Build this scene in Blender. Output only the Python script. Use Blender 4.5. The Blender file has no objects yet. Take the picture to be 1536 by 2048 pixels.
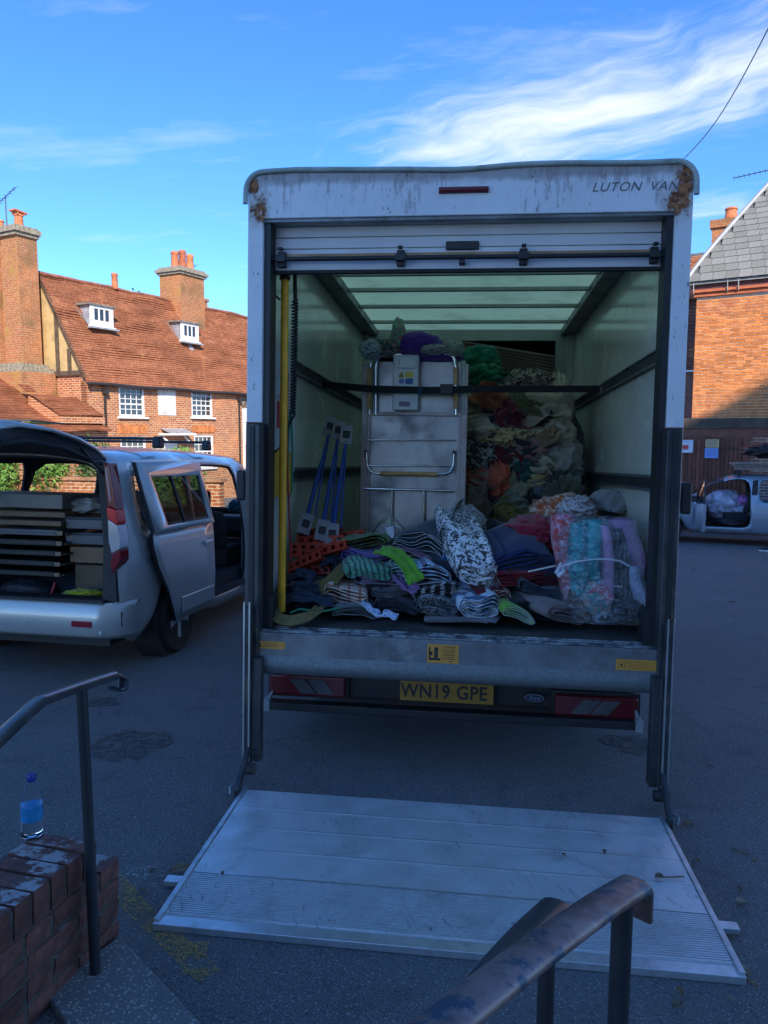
import bpy, bmesh, math, random
from mathutils import Vector, Matrix, noise, Euler
random.seed(7)
rad = math.radians
scn = bpy.context.scene
COL = scn.collection
# ------------------------------------------------------------------ camera
FPX = 1517.46
CAM = Vector((0.0757, -3.8869, 1.6391))
def cam_axes(yaw, pit, rol):
    fw = Vector((math.sin(yaw)*math.cos(pit), math.cos(yaw)*math.cos(pit), math.sin(pit)))
    r = Vector((math.cos(yaw), -math.sin(yaw), 0)); u = r.cross(fw)
    return (r*math.cos(rol)+u*math.sin(rol), u*math.cos(rol)-r*math.sin(rol), fw)
CR, CU, CF = cam_axes(rad(-6.5276), rad(-3.6439), rad(1.078))
cd = bpy.data.cameras.new('camera'); co = bpy.data.objects.new('camera', cd); COL.objects.link(co)
co.matrix_world = Matrix(((CR.x, CU.x, -CF.x, CAM.x), (CR.y, CU.y, -CF.y, CAM.y), (CR.z, CU.z, -CF.z, CAM.z), (0, 0, 0, 1)))
cd.sensor_fit = 'VERTICAL'; cd.sensor_height = 36; cd.lens = FPX/2048*36; cd.clip_start = .05; cd.clip_end = 2000
scn.camera = co
# level frame of the buildings: origin at the eye, x right, y ahead, z up (the yard falls away from the steps)
PG = rad(6.0)
GX = CR; GY = CF*math.cos(PG)+CU*math.sin(PG); GZ = CU*math.cos(PG)-CF*math.sin(PG)
BF = Matrix(((GX.x, GY.x, GZ.x, CAM.x), (GX.y, GY.y, GZ.y, CAM.y), (GX.z, GY.z, GZ.z, CAM.z), (0, 0, 0, 1)))
# ------------------------------------------------------------------ light
SUN_AZ, SUN_EL = rad(15), rad(33)       # azimuth to the right of "straight behind the viewer"
sdir = (BF.to_3x3() @ Vector((math.sin(SUN_AZ)*math.cos(SUN_EL), -math.cos(SUN_AZ)*math.cos(SUN_EL), math.sin(SUN_EL)))).normalized()
sl = bpy.data.lights.new('sun', 'SUN'); sl.energy = 2.0; sl.angle = rad(.5); sl.color = (1, .90, .76)
so = bpy.data.objects.new('sun', sl); COL.objects.link(so); so.rotation_euler = sdir.to_track_quat('Z', 'Y').to_euler(); so.location = (0, -20, 30)
scn.view_settings.view_transform = 'Standard'; scn.view_settings.look = 'None'; scn.view_settings.gamma = 1
scn.view_settings.exposure = 1.74
w = bpy.data.worlds.new('World'); scn.world = w; w.use_nodes = True
def build_world():
    nt = w.node_tree; N = nt.nodes; L = nt.links; N.clear()
    out = N.new('ShaderNodeOutputWorld'); bg = N.new('ShaderNodeBackground')
    sky = N.new('ShaderNodeTexSky'); sky.sky_type = 'NISHITA'; sky.sun_disc = False
    sky.sun_elevation = math.asin(sdir.z); sky.sun_rotation = math.atan2(sdir.x, sdir.y)
    sky.air_density = 1.0; sky.dust_density = 0.05; sky.ozone_density = 2.0; sky.altitude = 4200
    tc = N.new('ShaderNodeTexCoord'); sep = N.new('ShaderNodeSeparateXYZ'); L.new(tc.outputs['Generated'], sep.inputs[0])
    def m(op, a, b=None, c=None, clamp=False):
        n = N.new('ShaderNodeMath'); n.operation = op; n.use_clamp = clamp
        for i, x in enumerate((a, b, c)):
            if x is None: continue
            if isinstance(x, (int, float)): n.inputs[i].default_value = x
            else: L.new(x, n.inputs[i])
        return n.outputs[0]
    zz = m('ADD', m('MAXIMUM', sep.outputs[2], 0.0), .12)
    px = m('DIVIDE', sep.outputs[0], zz); py = m('DIVIDE', sep.outputs[1], zz)
    cmb = N.new('ShaderNodeCombineXYZ'); L.new(px, cmb.inputs[0]); L.new(py, cmb.inputs[1])
    # coordinates along / across the wind streaks
    ang = rad(-26)
    al = m('ADD', m('MULTIPLY', px, math.cos(ang)), m('MULTIPLY', py, math.sin(ang)))
    ac = m('ADD', m('MULTIPLY', px, -math.sin(ang)), m('MULTIPLY', py, math.cos(ang)))
    wn = N.new('ShaderNodeTexNoise'); wn.inputs['Scale'].default_value = 2.2; wn.inputs['Detail'].default_value = 3; L.new(cmb.outputs[0], wn.inputs['Vector'])
    wob = m('MULTIPLY', m('SUBTRACT', wn.outputs['Fac'], .5), .5)
    c2 = N.new('ShaderNodeCombineXYZ'); L.new(m('MULTIPLY', m('ADD', al, wob), 2.2), c2.inputs[0]); L.new(m('MULTIPLY', m('ADD', ac, wob), 7.5), c2.inputs[1])
    n1 = N.new('ShaderNodeTexNoise'); n1.inputs['Scale'].default_value = 1.0; n1.inputs['Detail'].default_value = 9; n1.inputs['Roughness'].default_value = .62; L.new(c2.outputs[0], n1.inputs['Vector'])
    c3 = N.new('ShaderNodeCombineXYZ'); L.new(m('MULTIPLY', m('ADD', al, m('MULTIPLY', wob, .3)), 6), c3.inputs[0]); L.new(m('MULTIPLY', m('ADD', ac, m('MULTIPLY', wob, .5)), 26), c3.inputs[1])
    n2 = N.new('ShaderNodeTexNoise'); n2.inputs['Scale'].default_value = 1.0; n2.inputs['Detail'].default_value = 6; L.new(c3.outputs[0], n2.inputs['Vector'])
    # one long cirrus bank lying across the sky, thin wisps elsewhere
    # bank core runs through (-.2,1.85) .. (.5,1.6), in (al, ac): constant ac
    acn = m('SUBTRACT', ac, BANK)
    bank = m('SUBTRACT', 1.0, m('MULTIPLY', m('ABSOLUTE', acn), 2.1), clamp=True)
    fade = m('MULTIPLY', m('ADD', al, 1.36), 2.2, clamp=True)
    low = m('MULTIPLY', m('SUBTRACT', 1.0, m('MULTIPLY', m('ABSOLUTE', m('SUBTRACT', ac, 2.28)), 4.0), clamp=True), .72)
    bank = m('MULTIPLY', m('MAXIMUM', bank, low), fade)
    fib = m('ADD', m('MULTIPLY', n1.outputs['Fac'], .75), m('MULTIPLY', n2.outputs['Fac'], .28))
    dens = m('ADD', m('MULTIPLY', bank, .56), m('SUBTRACT', fib, .72))
    dens = m('MULTIPLY', dens, 1.75, clamp=True)
    mr = N.new('ShaderNodeMapRange'); mr.interpolation_type = 'SMOOTHSTEP'; L.new(dens, mr.inputs[0]); mr.inputs[4].default_value = .92
    # low soft wisps
    c4 = N.new('ShaderNodeCombineXYZ'); L.new(m('MULTIPLY', px, 1.5), c4.inputs[0]); L.new(m('MULTIPLY', py, 4.2), c4.inputs[1]); c4.inputs[2].default_value = 3.3
    n3 = N.new('ShaderNodeTexNoise'); n3.inputs['Scale'].default_value = 1; n3.inputs['Detail'].default_value = 7; n3.inputs['Roughness'].default_value = .6; L.new(c4.outputs[0], n3.inputs['Vector'])
    wis = m('MULTIPLY', m('SUBTRACT', n3.outputs['Fac'], .55), 2.6, clamp=True)
    wis = m('MULTIPLY', wis, .55)
    tot = m('MAXIMUM', mr.outputs[0], wis)
    tot = m('MULTIPLY', tot, m('MULTIPLY', sep.outputs[2], 8, clamp=True))
    hs = N.new('ShaderNodeHueSaturation'); hs.inputs['Saturation'].default_value = 1.25; hs.inputs['Hue'].default_value = .503; hs.inputs['Value'].default_value = .83; L.new(sky.outputs[0], hs.inputs['Color'])
    tn = N.new('ShaderNodeMixRGB'); tn.blend_type = 'MULTIPLY'; tn.inputs[0].default_value = 1; L.new(hs.outputs[0], tn.inputs[1]); tn.inputs[2].default_value = (1, .97, 1, 1)
    mx = N.new('ShaderNodeMixRGB'); L.new(tot, mx.inputs[0]); L.new(tn.outputs[0], mx.inputs[1]); mx.inputs[2].default_value = CLOUDCOL
    L.new(mx.outputs[0], bg.inputs['Color']); bg.inputs['Strength'].default_value = SKYSTR
    L.new(bg.outputs[0], out.inputs['Surface'])
SKYSTR = .145; CLOUDCOL = (2.3, 2.42, 2.6, 1); BANK = 1.66
build_world()
# ------------------------------------------------------------------ helpers
def ray(u, v): return CR*((u-768)/FPX)+CU*((1024-v)/FPX)+CF
def P(u, v, y):                      # point on the ray of a photo pixel at depth plane y of the yard
    d = ray(u, v); return CAM+d*((y-CAM.y)/d.y)
def G(u, v, z=0.0):                  # point on the ground
    d = ray(u, v); return CAM+d*((z-CAM.z)/d.z)
def tag(o, label=None, cat=None, group=None, kind=None):
    if label: o['label'] = label
    if cat: o['category'] = cat
    if group: o['group'] = group
    if kind: o['kind'] = kind
    return o
def empty(name, mw=None, parent=None):
    o = bpy.data.objects.new(name, None); COL.objects.link(o); o.empty_display_size = .2
    if mw is not None: o.matrix_world = mw
    if parent: o.parent = parent
    return o
def link_mesh(name, me, parent=None, mw=None):
    o = bpy.data.objects.new(name, me); COL.objects.link(o)
    if mw is not None: o.matrix_basis = mw
    if parent: o.parent = parent
    return o
class MB:
    def __init__(s): s.v = []; s.f = []
    def add(s, vs, fs):
        n = len(s.v); s.v += [Vector(v) for v in vs]; s.f += [tuple(i+n for i in f) for f in fs]; return s
    def bx(s, x0, x1, y0, y1, z0, z1):
        return s.add([(x0,y0,z0),(x1,y0,z0),(x1,y1,z0),(x0,y1,z0),(x0,y0,z1),(x1,y0,z1),(x1,y1,z1),(x0,y1,z1)],
                     [(0,3,2,1),(4,5,6,7),(0,1,5,4),(1,2,6,5),(2,3,7,6),(3,0,4,7)])
    def box(s, c, d, rot=None):
        n = len(s.v); s.bx(-d[0]/2,d[0]/2,-d[1]/2,d[1]/2,-d[2]/2,d[2]/2)
        M = rot if rot is not None else Matrix.Identity(3)
        if isinstance(M, Euler): M = M.to_matrix()
        for i in range(n, len(s.v)): s.v[i] = M @ s.v[i]+Vector(c)
        return s
    def beam(s, a, b, wx, wz, up=(0,0,1)):
        a = Vector(a); b = Vector(b); d = (b-a); ln = d.length; d.normalize(); up = Vector(up)
        x = d.cross(up); x.normalize(); z = x.cross(d)
        M = Matrix((x, d, z)).transposed(); return s.box((a+b)/2, (wx, ln, wz), M)
    def tube(s, path, r, n=10, caps=True, flat=1.0, closed=False):
        path = [Vector(p) for p in path]; k = len(path); rs = r if isinstance(r, (list, tuple)) else [r]*k
        base = len(s.v); prev = None
        for i, p in enumerate(path):
            a = path[i-1] if (i > 0 or closed) else p; b = path[(i+1) % k] if (i < k-1 or closed) else p
            t = (b-a).normalized()
            if prev is None:
                h = Vector((0,0,1)) if abs(t.z) < .9 else Vector((1,0,0)); nx = t.cross(h).normalized()
            else: nx = (prev-t*prev.dot(t)).normalized()
            prev = nx; ny = t.cross(nx)
            for j in range(n):
                q = 2*math.pi*j/n; s.v.append(p+nx*(math.cos(q)*rs[i])+ny*(math.sin(q)*rs[i]*flat))
        for i in range(k if closed else k-1):
            for j in range(n):
                a = base+i*n+j; b = base+i*n+(j+1) % n; i2 = (i+1) % k
                s.f.append((a, b, base+i2*n+(j+1) % n, base+i2*n+j))
        if caps and not closed:
            s.f.append(tuple(base+j for j in range(n))[::-1]); s.f.append(tuple(base+(k-1)*n+j for j in range(n)))
        return s
    def cyl(s, a, b, r, r2=None, n=16): return s.tube([a, b], [r, r if r2 is None else r2], n)
    def prism(s, poly, axis, a, b):
        n = len(poly)
        def mk(p, t): return (t, p[0], p[1]) if axis == 'x' else ((p[0], t, p[1]) if axis == 'y' else (p[0], p[1], t))
        vs = [mk(p, a) for p in poly]+[mk(p, b) for p in poly]
        fs = [tuple(range(n))[::-1], tuple(range(n, 2*n))]+[(i, (i+1) % n, n+(i+1) % n, n+i) for i in range(n)]
        return s.add(vs, fs)
    def lathe(s, prof, n=20, c=(0,0,0)):
        base = len(s.v); c = Vector(c)
        for r, z in prof:
            for j in range(n): q = 2*math.pi*j/n; s.v.append(c+Vector((r*math.cos(q), r*math.sin(q), z)))
        for i in range(len(prof)-1):
            for j in range(n): s.f.append((base+i*n+j, base+i*n+(j+1) % n, base+(i+1)*n+(j+1) % n, base+(i+1)*n+j))
        if prof[0][0] > 1e-4: s.f.append(tuple(base+j for j in range(n))[::-1])
        if prof[-1][0] > 1e-4: s.f.append(tuple(base+(len(prof)-1)*n+j for j in range(n)))
        return s
    def grid(s, fn, nu, nv):
        base = len(s.v)
        for i in range(nu+1):
            for j in range(nv+1): s.v.append(Vector(fn(i/nu, j/nv)))
        for i in range(nu):
            for j in range(nv):
                a = base+i*(nv+1)+j; s.f.append((a, a+nv+1, a+nv+2, a+1))
        return s
    def mesh(s, name):
        me = bpy.data.meshes.new(name); me.from_pydata([tuple(v) for v in s.v], [], s.f); me.validate(); return me
    def build(s, name, mat, parent=None, smooth=None, bevel=0, mw=None, recal=True, rebase=None, seg=2):
        off = None
        if rebase is None: rebase = parent is None and mw is None
        if rebase:
            xs = [v.x for v in s.v]; ys = [v.y for v in s.v]; zs = [v.z for v in s.v]
            off = Vector(((min(xs)+max(xs))/2, (min(ys)+max(ys))/2, min(zs)))
            s.v = [v-off for v in s.v]
        me = s.mesh(name)
        if recal:
            bm = bmesh.new(); bm.from_mesh(me); bmesh.ops.recalc_face_normals(bm, faces=bm.faces); bm.to_mesh(me); bm.free()
        mats = mat if isinstance(mat, (list, tuple)) else [mat]
        for m_ in mats: me.materials.append(m_)
        if smooth is not None:
            me.polygons.foreach_set('use_smooth', [True]*len(me.polygons))
            if smooth < 170: me.set_sharp_from_angle(angle=rad(smooth))
        o = link_mesh(name, me, parent, mw)
        if off is not None: o.location = off
        if bevel:
            b = o.modifiers.new('bevel', 'BEVEL'); b.width = bevel; b.segments = seg; b.limit_method = 'ANGLE'; b.angle_limit = rad(40)
            if smooth is None:
                me.polygons.foreach_set('use_smooth', [True]*len(me.polygons)); me.set_sharp_from_angle(angle=rad(40))
                b.harden_normals = True
        return o
def solidify(o, t, offset=-1, mo=0, rim=0):
    m = o.modifiers.new('solid', 'SOLIDIFY'); m.thickness = t; m.offset = offset; m.material_offset = mo; m.material_offset_rim = rim; return o
def subsurf(o, l=1):
    m = o.modifiers.new('sub', 'SUBSURF'); m.levels = l; m.render_levels = l; return o
def copy_tree(o, parent=None):
    c = o.copy(); COL.objects.link(c)
    if parent: c.parent = parent
    for ch in list(o.children): copy_tree(ch, c)
    return c
def text(body, size, mat, parent, mw, name='lettering', ex=.0015, shear=0, sx=1.0, align='CENTER', space=1.0, bold=0.0):
    cu = bpy.data.curves.new(name, 'FONT'); cu.body = body; cu.size = size; cu.extrude = ex; cu.shear = shear
    cu.align_x = align; cu.align_y = 'CENTER'; cu.space_character = space; cu.resolution_u = 3; cu.offset = bold
    t = bpy.data.objects.new('t', cu); COL.objects.link(t)
    dg = bpy.context.evaluated_depsgraph_get(); dg.update()
    me = bpy.data.meshes.new_from_object(t.evaluated_get(dg)); bpy.data.objects.remove(t); me.name = name
    me.transform(Matrix.Diagonal((sx, 1, 1, 1))); me.materials.clear(); me.materials.append(mat)
    return link_mesh(name, me, parent, mw)
def facing(x, y, z, yaw=0, pitch=90): # a plane standing up, its text read from -y
    return Matrix.Translation((x, y, z)) @ Euler((rad(pitch), 0, rad(yaw))).to_matrix().to_4x4()
# ------------------------------------------------------------------ materials
class NT:
    def __init__(s, name):
        s.m = bpy.data.materials.new(name); s.m.use_nodes = True; s.nt = s.m.node_tree; s.N = s.nt.nodes; s.L = s.nt.links
        s.b = s.N['Principled BSDF']; s.tc = s.N.new('ShaderNodeTexCoord')
    def set(s, n, v):
        if hasattr(v, 'is_output') or isinstance(v, bpy.types.NodeSocket): s.L.new(v, s.b.inputs[n])
        else: s.b.inputs[n].default_value = v
    def put(s, inp, x):
        if isinstance(x, bpy.types.NodeSocket): s.L.new(x, inp)
        else: inp.default_value = x
    def math(s, op, a, b=None, c=None, clamp=False):
        n = s.N.new('ShaderNodeMath'); n.operation = op; n.use_clamp = clamp
        for i, x in enumerate((a, b, c)):
            if x is not None: s.put(n.inputs[i], x)
        return n.outputs[0]
    def xyz(s, sock=None):
        n = s.N.new('ShaderNodeSeparateXYZ'); s.L.new(sock or s.tc.outputs['Object'], n.inputs[0]); return n.outputs
    def comb(s, x=0., y=0., z=0.):
        n = s.N.new('ShaderNodeCombineXYZ')
        for i, q in enumerate((x, y, z)): s.put(n.inputs[i], q)
        return n.outputs[0]
    def noise(s, scale, detail=4, rough=.55, vec=None, dist=0, out='Fac'):
        n = s.N.new('ShaderNodeTexNoise'); n.inputs['Scale'].default_value = scale; n.inputs['Detail'].default_value = detail
        n.inputs['Roughness'].default_value = rough; n.inputs['Distortion'].default_value = dist
        s.L.new(vec or s.tc.outputs['Object'], n.inputs['Vector']); return n.outputs[out]
    def voro(s, scale, vec=None, feat='F1', out='Distance', rnd=1):
        n = s.N.new('ShaderNodeTexVoronoi'); n.feature = feat; n.inputs['Scale'].default_value = scale; n.inputs['Randomness'].default_value = rnd
        s.L.new(vec or s.tc.outputs['Object'], n.inputs['Vector']); return n.outputs[out]
    def ramp(s, x, lo, hi, a=0., b=1.):
        n = s.N.new('ShaderNodeMapRange'); n.interpolation_type = 'SMOOTHSTEP'; s.put(n.inputs[0], x)
        n.inputs[1].default_value = lo; n.inputs[2].default_value = hi; n.inputs[3].default_value = a; n.inputs[4].default_value = b; return n.outputs[0]
    def mix(s, f, a, b, typ='MIX'):
        n = s.N.new('ShaderNodeMixRGB'); n.blend_type = typ; s.put(n.inputs[0], f)
        for i, c in ((1, a), (2, b)):
            if isinstance(c, bpy.types.NodeSocket): s.L.new(c, n.inputs[i])
            else: n.inputs[i].default_value = (*c[:3], 1)
        return n.outputs[0]
    def bump(s, h, strength=.3, dist=.01, prev=None):
        n = s.N.new('ShaderNodeBump'); n.inputs['Strength'].default_value = strength; n.inputs['Distance'].default_value = dist
        s.L.new(h, n.inputs['Height'])
        if prev is not None: s.L.new(prev, n.inputs['Normal'])
        s.L.new(n.outputs[0], s.b.inputs['Normal']); return n.outputs[0]
    def rnd(s):
        n = s.N.new('ShaderNodeObjectInfo'); return n.outputs['Random']
def sc(c, k): return tuple(min(1, x*k) for x in c[:3])
_mats = {}
def mat(name, col, rough=.6, metal=0., var=.12, vs=6., bump=0., bs=60., dirt=None, ds=3., da=.55, coat=0., spec=.5, rnd=0., bd=.004, trans=0., alpha=1., ior=1.45, emit=None):
    if name in _mats: return _mats[name]
    t = NT(name); c = t.mix(t.ramp(t.noise(vs, 5), .3, .7), sc(col, 1-var), sc(col, 1+var))
    if rnd:
        k = t.math('MULTIPLY_ADD', t.rnd(), 2*rnd, 1-rnd); c = t.mix(1.0, c, t.comb(k, k, k), 'MULTIPLY')
    r = rough
    if dirt:
        f = t.ramp(t.noise(ds, 8, .65), da-.1, da+.14); c = t.mix(f, c, dirt); r = t.math('MULTIPLY_ADD', f, min(.25, .95-rough), rough)
    t.set('Base Color', c); t.set('Roughness', r); t.set('Metallic', metal); t.set('Specular IOR Level', spec)
    if coat: t.set('Coat Weight', coat); t.set('Coat Roughness', .05)
    if trans: t.set('Transmission Weight', trans); t.set('IOR', ior)
    if alpha < 1: t.set('Alpha', alpha)
    if emit: t.set('Emission Color', (*emit[0], 1)); t.set('Emission Strength', emit[1])
    if bump: t.bump(t.noise(bs, 4), bump, bd)
    _mats[name] = t.m; return t.m
def brickmat(name, axis, c1, c2, mortar, bw=.225, bh=.075, mort=.012, stain=None, sa=.6, bump=.6):
    if name in _mats: return _mats[name]
    t = NT(name); x, y, z = t.xyz(); h = x if axis == 'x' else y
    wob = t.math('MULTIPLY', t.math('SUBTRACT', t.noise(1.3, 3), .5), .02)
    v = t.comb(t.math('ADD', h, wob), t.math('ADD', z, wob), 0.)
    n = t.N.new('ShaderNodeTexBrick'); t.L.new(v, n.inputs['Vector']); n.offset = .5
    n.inputs['Scale'].default_value = 1; n.inputs['Brick Width'].default_value = bw; n.inputs['Row Height'].default_value = bh
    n.inputs['Mortar Size'].default_value = mort; n.inputs['Mortar Smooth'].default_value = .2; n.inputs['Bias'].default_value = -.1
    n.inputs['Color1'].default_value = (*c1, 1); n.inputs['Color2'].default_value = (*c2, 1); n.inputs['Mortar'].default_value = (*mortar, 1)
    c = n.outputs['Color']
    c = t.mix(t.ramp(t.noise(9, 5, vec=t.tc.outputs['Object']), .42, .7, 0, .45), c, sc(c1, .55))
    c = t.mix(t.ramp(t.noise(.9, 5), .45, .75, 0, .35), c, sc(c2, 1.25))
    if stain: c = t.mix(t.ramp(t.noise(1.1, 7, .65), sa-.1, sa+.15, 0, .75), c, stain)
    t.set('Base Color', c); t.set('Roughness', .9); t.set('Specular IOR Level', .2)
    b = t.bump(t.math('SUBTRACT', 1.0, n.outputs['Fac']), bump, .012); t.bump(t.noise(70, 4), .25, .006, b)
    _mats[name] = t.m; return t.m
def fab(name, c1, c2=None, kind='plain', s=30., c3=None, rough=.92):
    t = NT('fabric_'+name); v = t.tc.outputs['Object']; c = None
    wv = t.N.new('ShaderNodeVectorMath'); wv.operation = 'ADD'; t.L.new(v, wv.inputs[0])
    nn = t.N.new('ShaderNodeTexNoise'); nn.inputs['Scale'].default_value = s*.35; t.L.new(v, nn.inputs['Vector'])
    ms = t.N.new('ShaderNodeVectorMath'); ms.operation = 'SCALE'; ms.inputs['Scale'].default_value = .05; t.L.new(nn.outputs['Color'], ms.inputs[0]); t.L.new(ms.outputs[0], wv.inputs[1])
    wv = wv.outputs[0]; c2 = c2 or sc(c1, .7)
    if kind == 'plain': c = t.mix(t.ramp(t.noise(s*.3, 4), .35, .65), sc(c1, .82), sc(c1, 1.1))
    elif kind == 'floral':
        f = t.ramp(t.noise(s, 2, .5, wv, 1.2), .5, .54); c = t.mix(f, c1, c2)
        if c3: c = t.mix(t.ramp(t.voro(s*.8, wv), .16, .2, 1, 0), c, c3)
    elif kind == 'spots':
        c = t.mix(t.ramp(t.voro(s, v), .3, .36, 1, 0), c1, c2)
    elif kind == 'patch':
        q = t.voro(s, wv, out='Color'); x = t.xyz(q); c = t.mix(t.ramp(x[0], .45, .55), c1, c2)
        if c3: c = t.mix(t.ramp(x[1], .62, .68), c, c3)
    elif kind == 'stripe':
        x = t.xyz(wv); q = t.math('SINE', t.math('MULTIPLY', x[0], s*6.28)); c = t.mix(t.ramp(q, .2, .5), c1, c2)
    elif kind == 'check':
        x = t.xyz(v); a = t.math('GREATER_THAN', t.math('SINE', t.math('MULTIPLY', x[0], s*6.28)), .72); b = t.math('GREATER_THAN', t.math('SINE', t.math('MULTIPLY', x[1], s*6.28)), .72)
        c = t.mix(t.math('MAXIMUM', a, b), c1, c2)
    c = t.mix(t.ramp(t.noise(s*4, 2), .3, .7, 0, .25), c, sc(c1, .6))
    t.set('Base Color', c); t.set('Roughness', rough); t.set('Sheen Weight', .25); t.set('Specular IOR Level', .15)
    t.bump(t.noise(220, 2), .25, .002); return t.m
# ================================================================== setting
def asphalt():
    t = NT('asphalt'); f = t.noise(150, 4, .75); big = t.noise(.5, 5); mid = t.noise(5, 5)
    c = t.mix(t.ramp(f, .40, .62), (.065, .064, .066), (.235, .232, .226))
    c = t.mix(t.ramp(big, .35, .7, 0, .5), c, (.20, .196, .19)); c = t.mix(t.ramp(mid, .5, .75, 0, .35), c, (.05, .05, .053))
    c = t.mix(t.ramp(t.voro(60), .12, .26, .8, 0), c, (.40, .39, .38)); c = t.mix(t.ramp(t.noise(45, 3, .6), .56, .7, 0, .6), c, (.04, .04, .043))
    c = t.mix(t.ramp(t.noise(1.4, 9, .7), .60, .72, 0, .35), c, (.05, .05, .053))
    # hairline cracks
    ck = t.voro(.55, feat='DISTANCE_TO_EDGE'); c = t.mix(t.math('MULTIPLY', t.ramp(ck, .0, .004, .7, 0), t.ramp(t.noise(.7, 3), .52, .62)), c, (.018, .018, .02))
    t.set('Base Color', c); t.set('Roughness', .86); t.set('Specular IOR Level', .35)
    b = t.bump(f, .8, .012); t.bump(mid, .25, .02, b); return t.m
M_ASPH = asphalt()
g = MB(); n_ = 40
g.grid(lambda a, b: ((a-.5)*900, (b-.5)*900+60, 0), 4, 4)
tag(g.build('yard_ground', M_ASPH, rebase=False), kind='structure')
def blob(cx, cy, rx, ry, z, seed, n=36, amp=.35):
    vs = [(cx, cy, z)]
    for i in range(n):
        a = 2*math.pi*i/n; r = 1+amp*noise.noise(Vector((math.cos(a)*1.5+seed, math.sin(a)*1.5, seed*.7)))*1.6
        vs.append((cx+rx*r*math.cos(a), cy+ry*r*math.sin(a), z))
    return vs, [(0, i+1, (i+1) % n+1) for i in range(n)]
t = NT('worn_patch'); t.set('Base Color', t.mix(t.ramp(t.noise(110, 4, .7), .4, .62), (.06, .06, .062), (.19, .185, .18))); t.set('Alpha', t.ramp(t.noise(14, 6, .75), .44, .52)); t.set('Roughness', .95); t.bump(t.noise(90, 5, .7), 1, .02)
q = G(262, 1487); m_ = MB(); m_.add(*blob(q.x, q.y, .19, .22, .004, 2.1)); o_ = tag(m_.build('asphalt_patch', t.m, rebase=False), kind='structure')
q = G(200, 1405); m_ = MB(); m_.add(*blob(q.x, q.y, .12, .1, .0045, 5.1)); tag(m_.build('asphalt_patch', t.m, rebase=False), kind='structure')
q = G(1262, 1490); m_ = MB(); m_.add(*blob(q.x, q.y, .14, .16, .0042, 8.3)); tag(m_.build('asphalt_patch', t.m, rebase=False), kind='structure')
# worn yellow line paint beside the step
t = NT('worn_yellow_paint'); t.set('Base Color', t.mix(t.noise(20), (.48, .27, .06), (.36, .22, .08))); t.set('Roughness', .9)
t.set('Alpha', t.math('MULTIPLY', t.ramp(t.noise(130, 3, .8), .47, .55), t.ramp(t.noise(7, 6, .7), .36, .5))); M_YEL = t.m
def strip(pts, wd, z):
    m = MB(); k = len(pts); vs = []
    for i, p in enumerate(pts):
        a = pts[max(0, i-1)]; b = pts[min(k-1, i+1)]; d = (b-a).normalized(); n = Vector((-d.y, d.x, 0))
        vs += [p+n*wd/2+Vector((0, 0, z)), p-n*wd/2+Vector((0, 0, z))]
    return m.add(vs, [(2*i, 2*i+1, 2*i+3, 2*i+2) for i in range(k-1)])
tag(strip([G(225, 1755), G(270, 1815), G(330, 1870), G(420, 1955)], .085, .005).build('yellow_line', M_YEL, rebase=False), kind='structure')
tag(strip([G(398, 1885), G(392, 1915), G(385, 1950)], .07, .006).build('yellow_line', M_YEL, rebase=False), kind='structure')
t = NT('pale_marks'); t.set('Base Color', (.35, .34, .33, 1)); t.set('Roughness', .9); t.set('Alpha', t.math('MULTIPLY', t.ramp(t.noise(60, 4, .8), .5, .56), t.ramp(t.noise(9, 4), .45, .55)))
tag(strip([G(245, 1752), G(290, 1750), G(330, 1742)], .1, .007).build('chalk_marks', t.m, rebase=False), kind='structure')
# ---- unseen hall behind the viewer, shaped to shade the yard, paled for bounce
hall = empty('shading_hall', BF); tag(hall, 'unseen gabled hall behind the steps, shaped for its shade, pale for bounce light', 'building')
def rake(x): return 21.72+(x-16.83)*.36   # roof verge, set back behind the steps
M_HB = brickmat('hall_bounce_wall', 'x', (.50, .47, .42), (.58, .55, .50), (.5, .48, .44), bw=.6, bh=.3)
MB().prism([(-4, -3.2), (-4, rake(-4)), (19.4, rake(19.4)), (22.5, 9), (22.5, -3.2)], 'y', -24, -12).build('wall', M_HB, hall)
M_SLATE = mat('slate_dark', (.12, .12, .13), .7, var=.3, vs=3)
MB().add([(-4.3, -24, rake(-4.3)+.05), (-4.3, -11.9, rake(-4.3)+.05), (19.4, -11.9, rake(19.4)+.05), (19.4, -24, rake(19.4)+.05)], [(0, 1, 2, 3)]).add([(19.4, -24, rake(19.4)+.05), (19.4, -11.9, rake(19.4)+.05), (22.9, -11.9, 8.6), (22.9, -24, 8.6)], [(0, 1, 2, 3)]).build('roof', M_SLATE, hall)
o_ = solidify(hall.children[-1], .15)
dr = MB().bx(-1.0, 1.0, -11.99, -11.94, -1.7, .65).build('door', mat('hall_door', (.12, .05, .03), .5, var=.2), hall)
MB().cyl((.8, -11.94, -.6), (.8, -11.87, -.6), .03).build('handle', mat('brass', (.6, .45, .2), .3, 1), dr)
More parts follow.
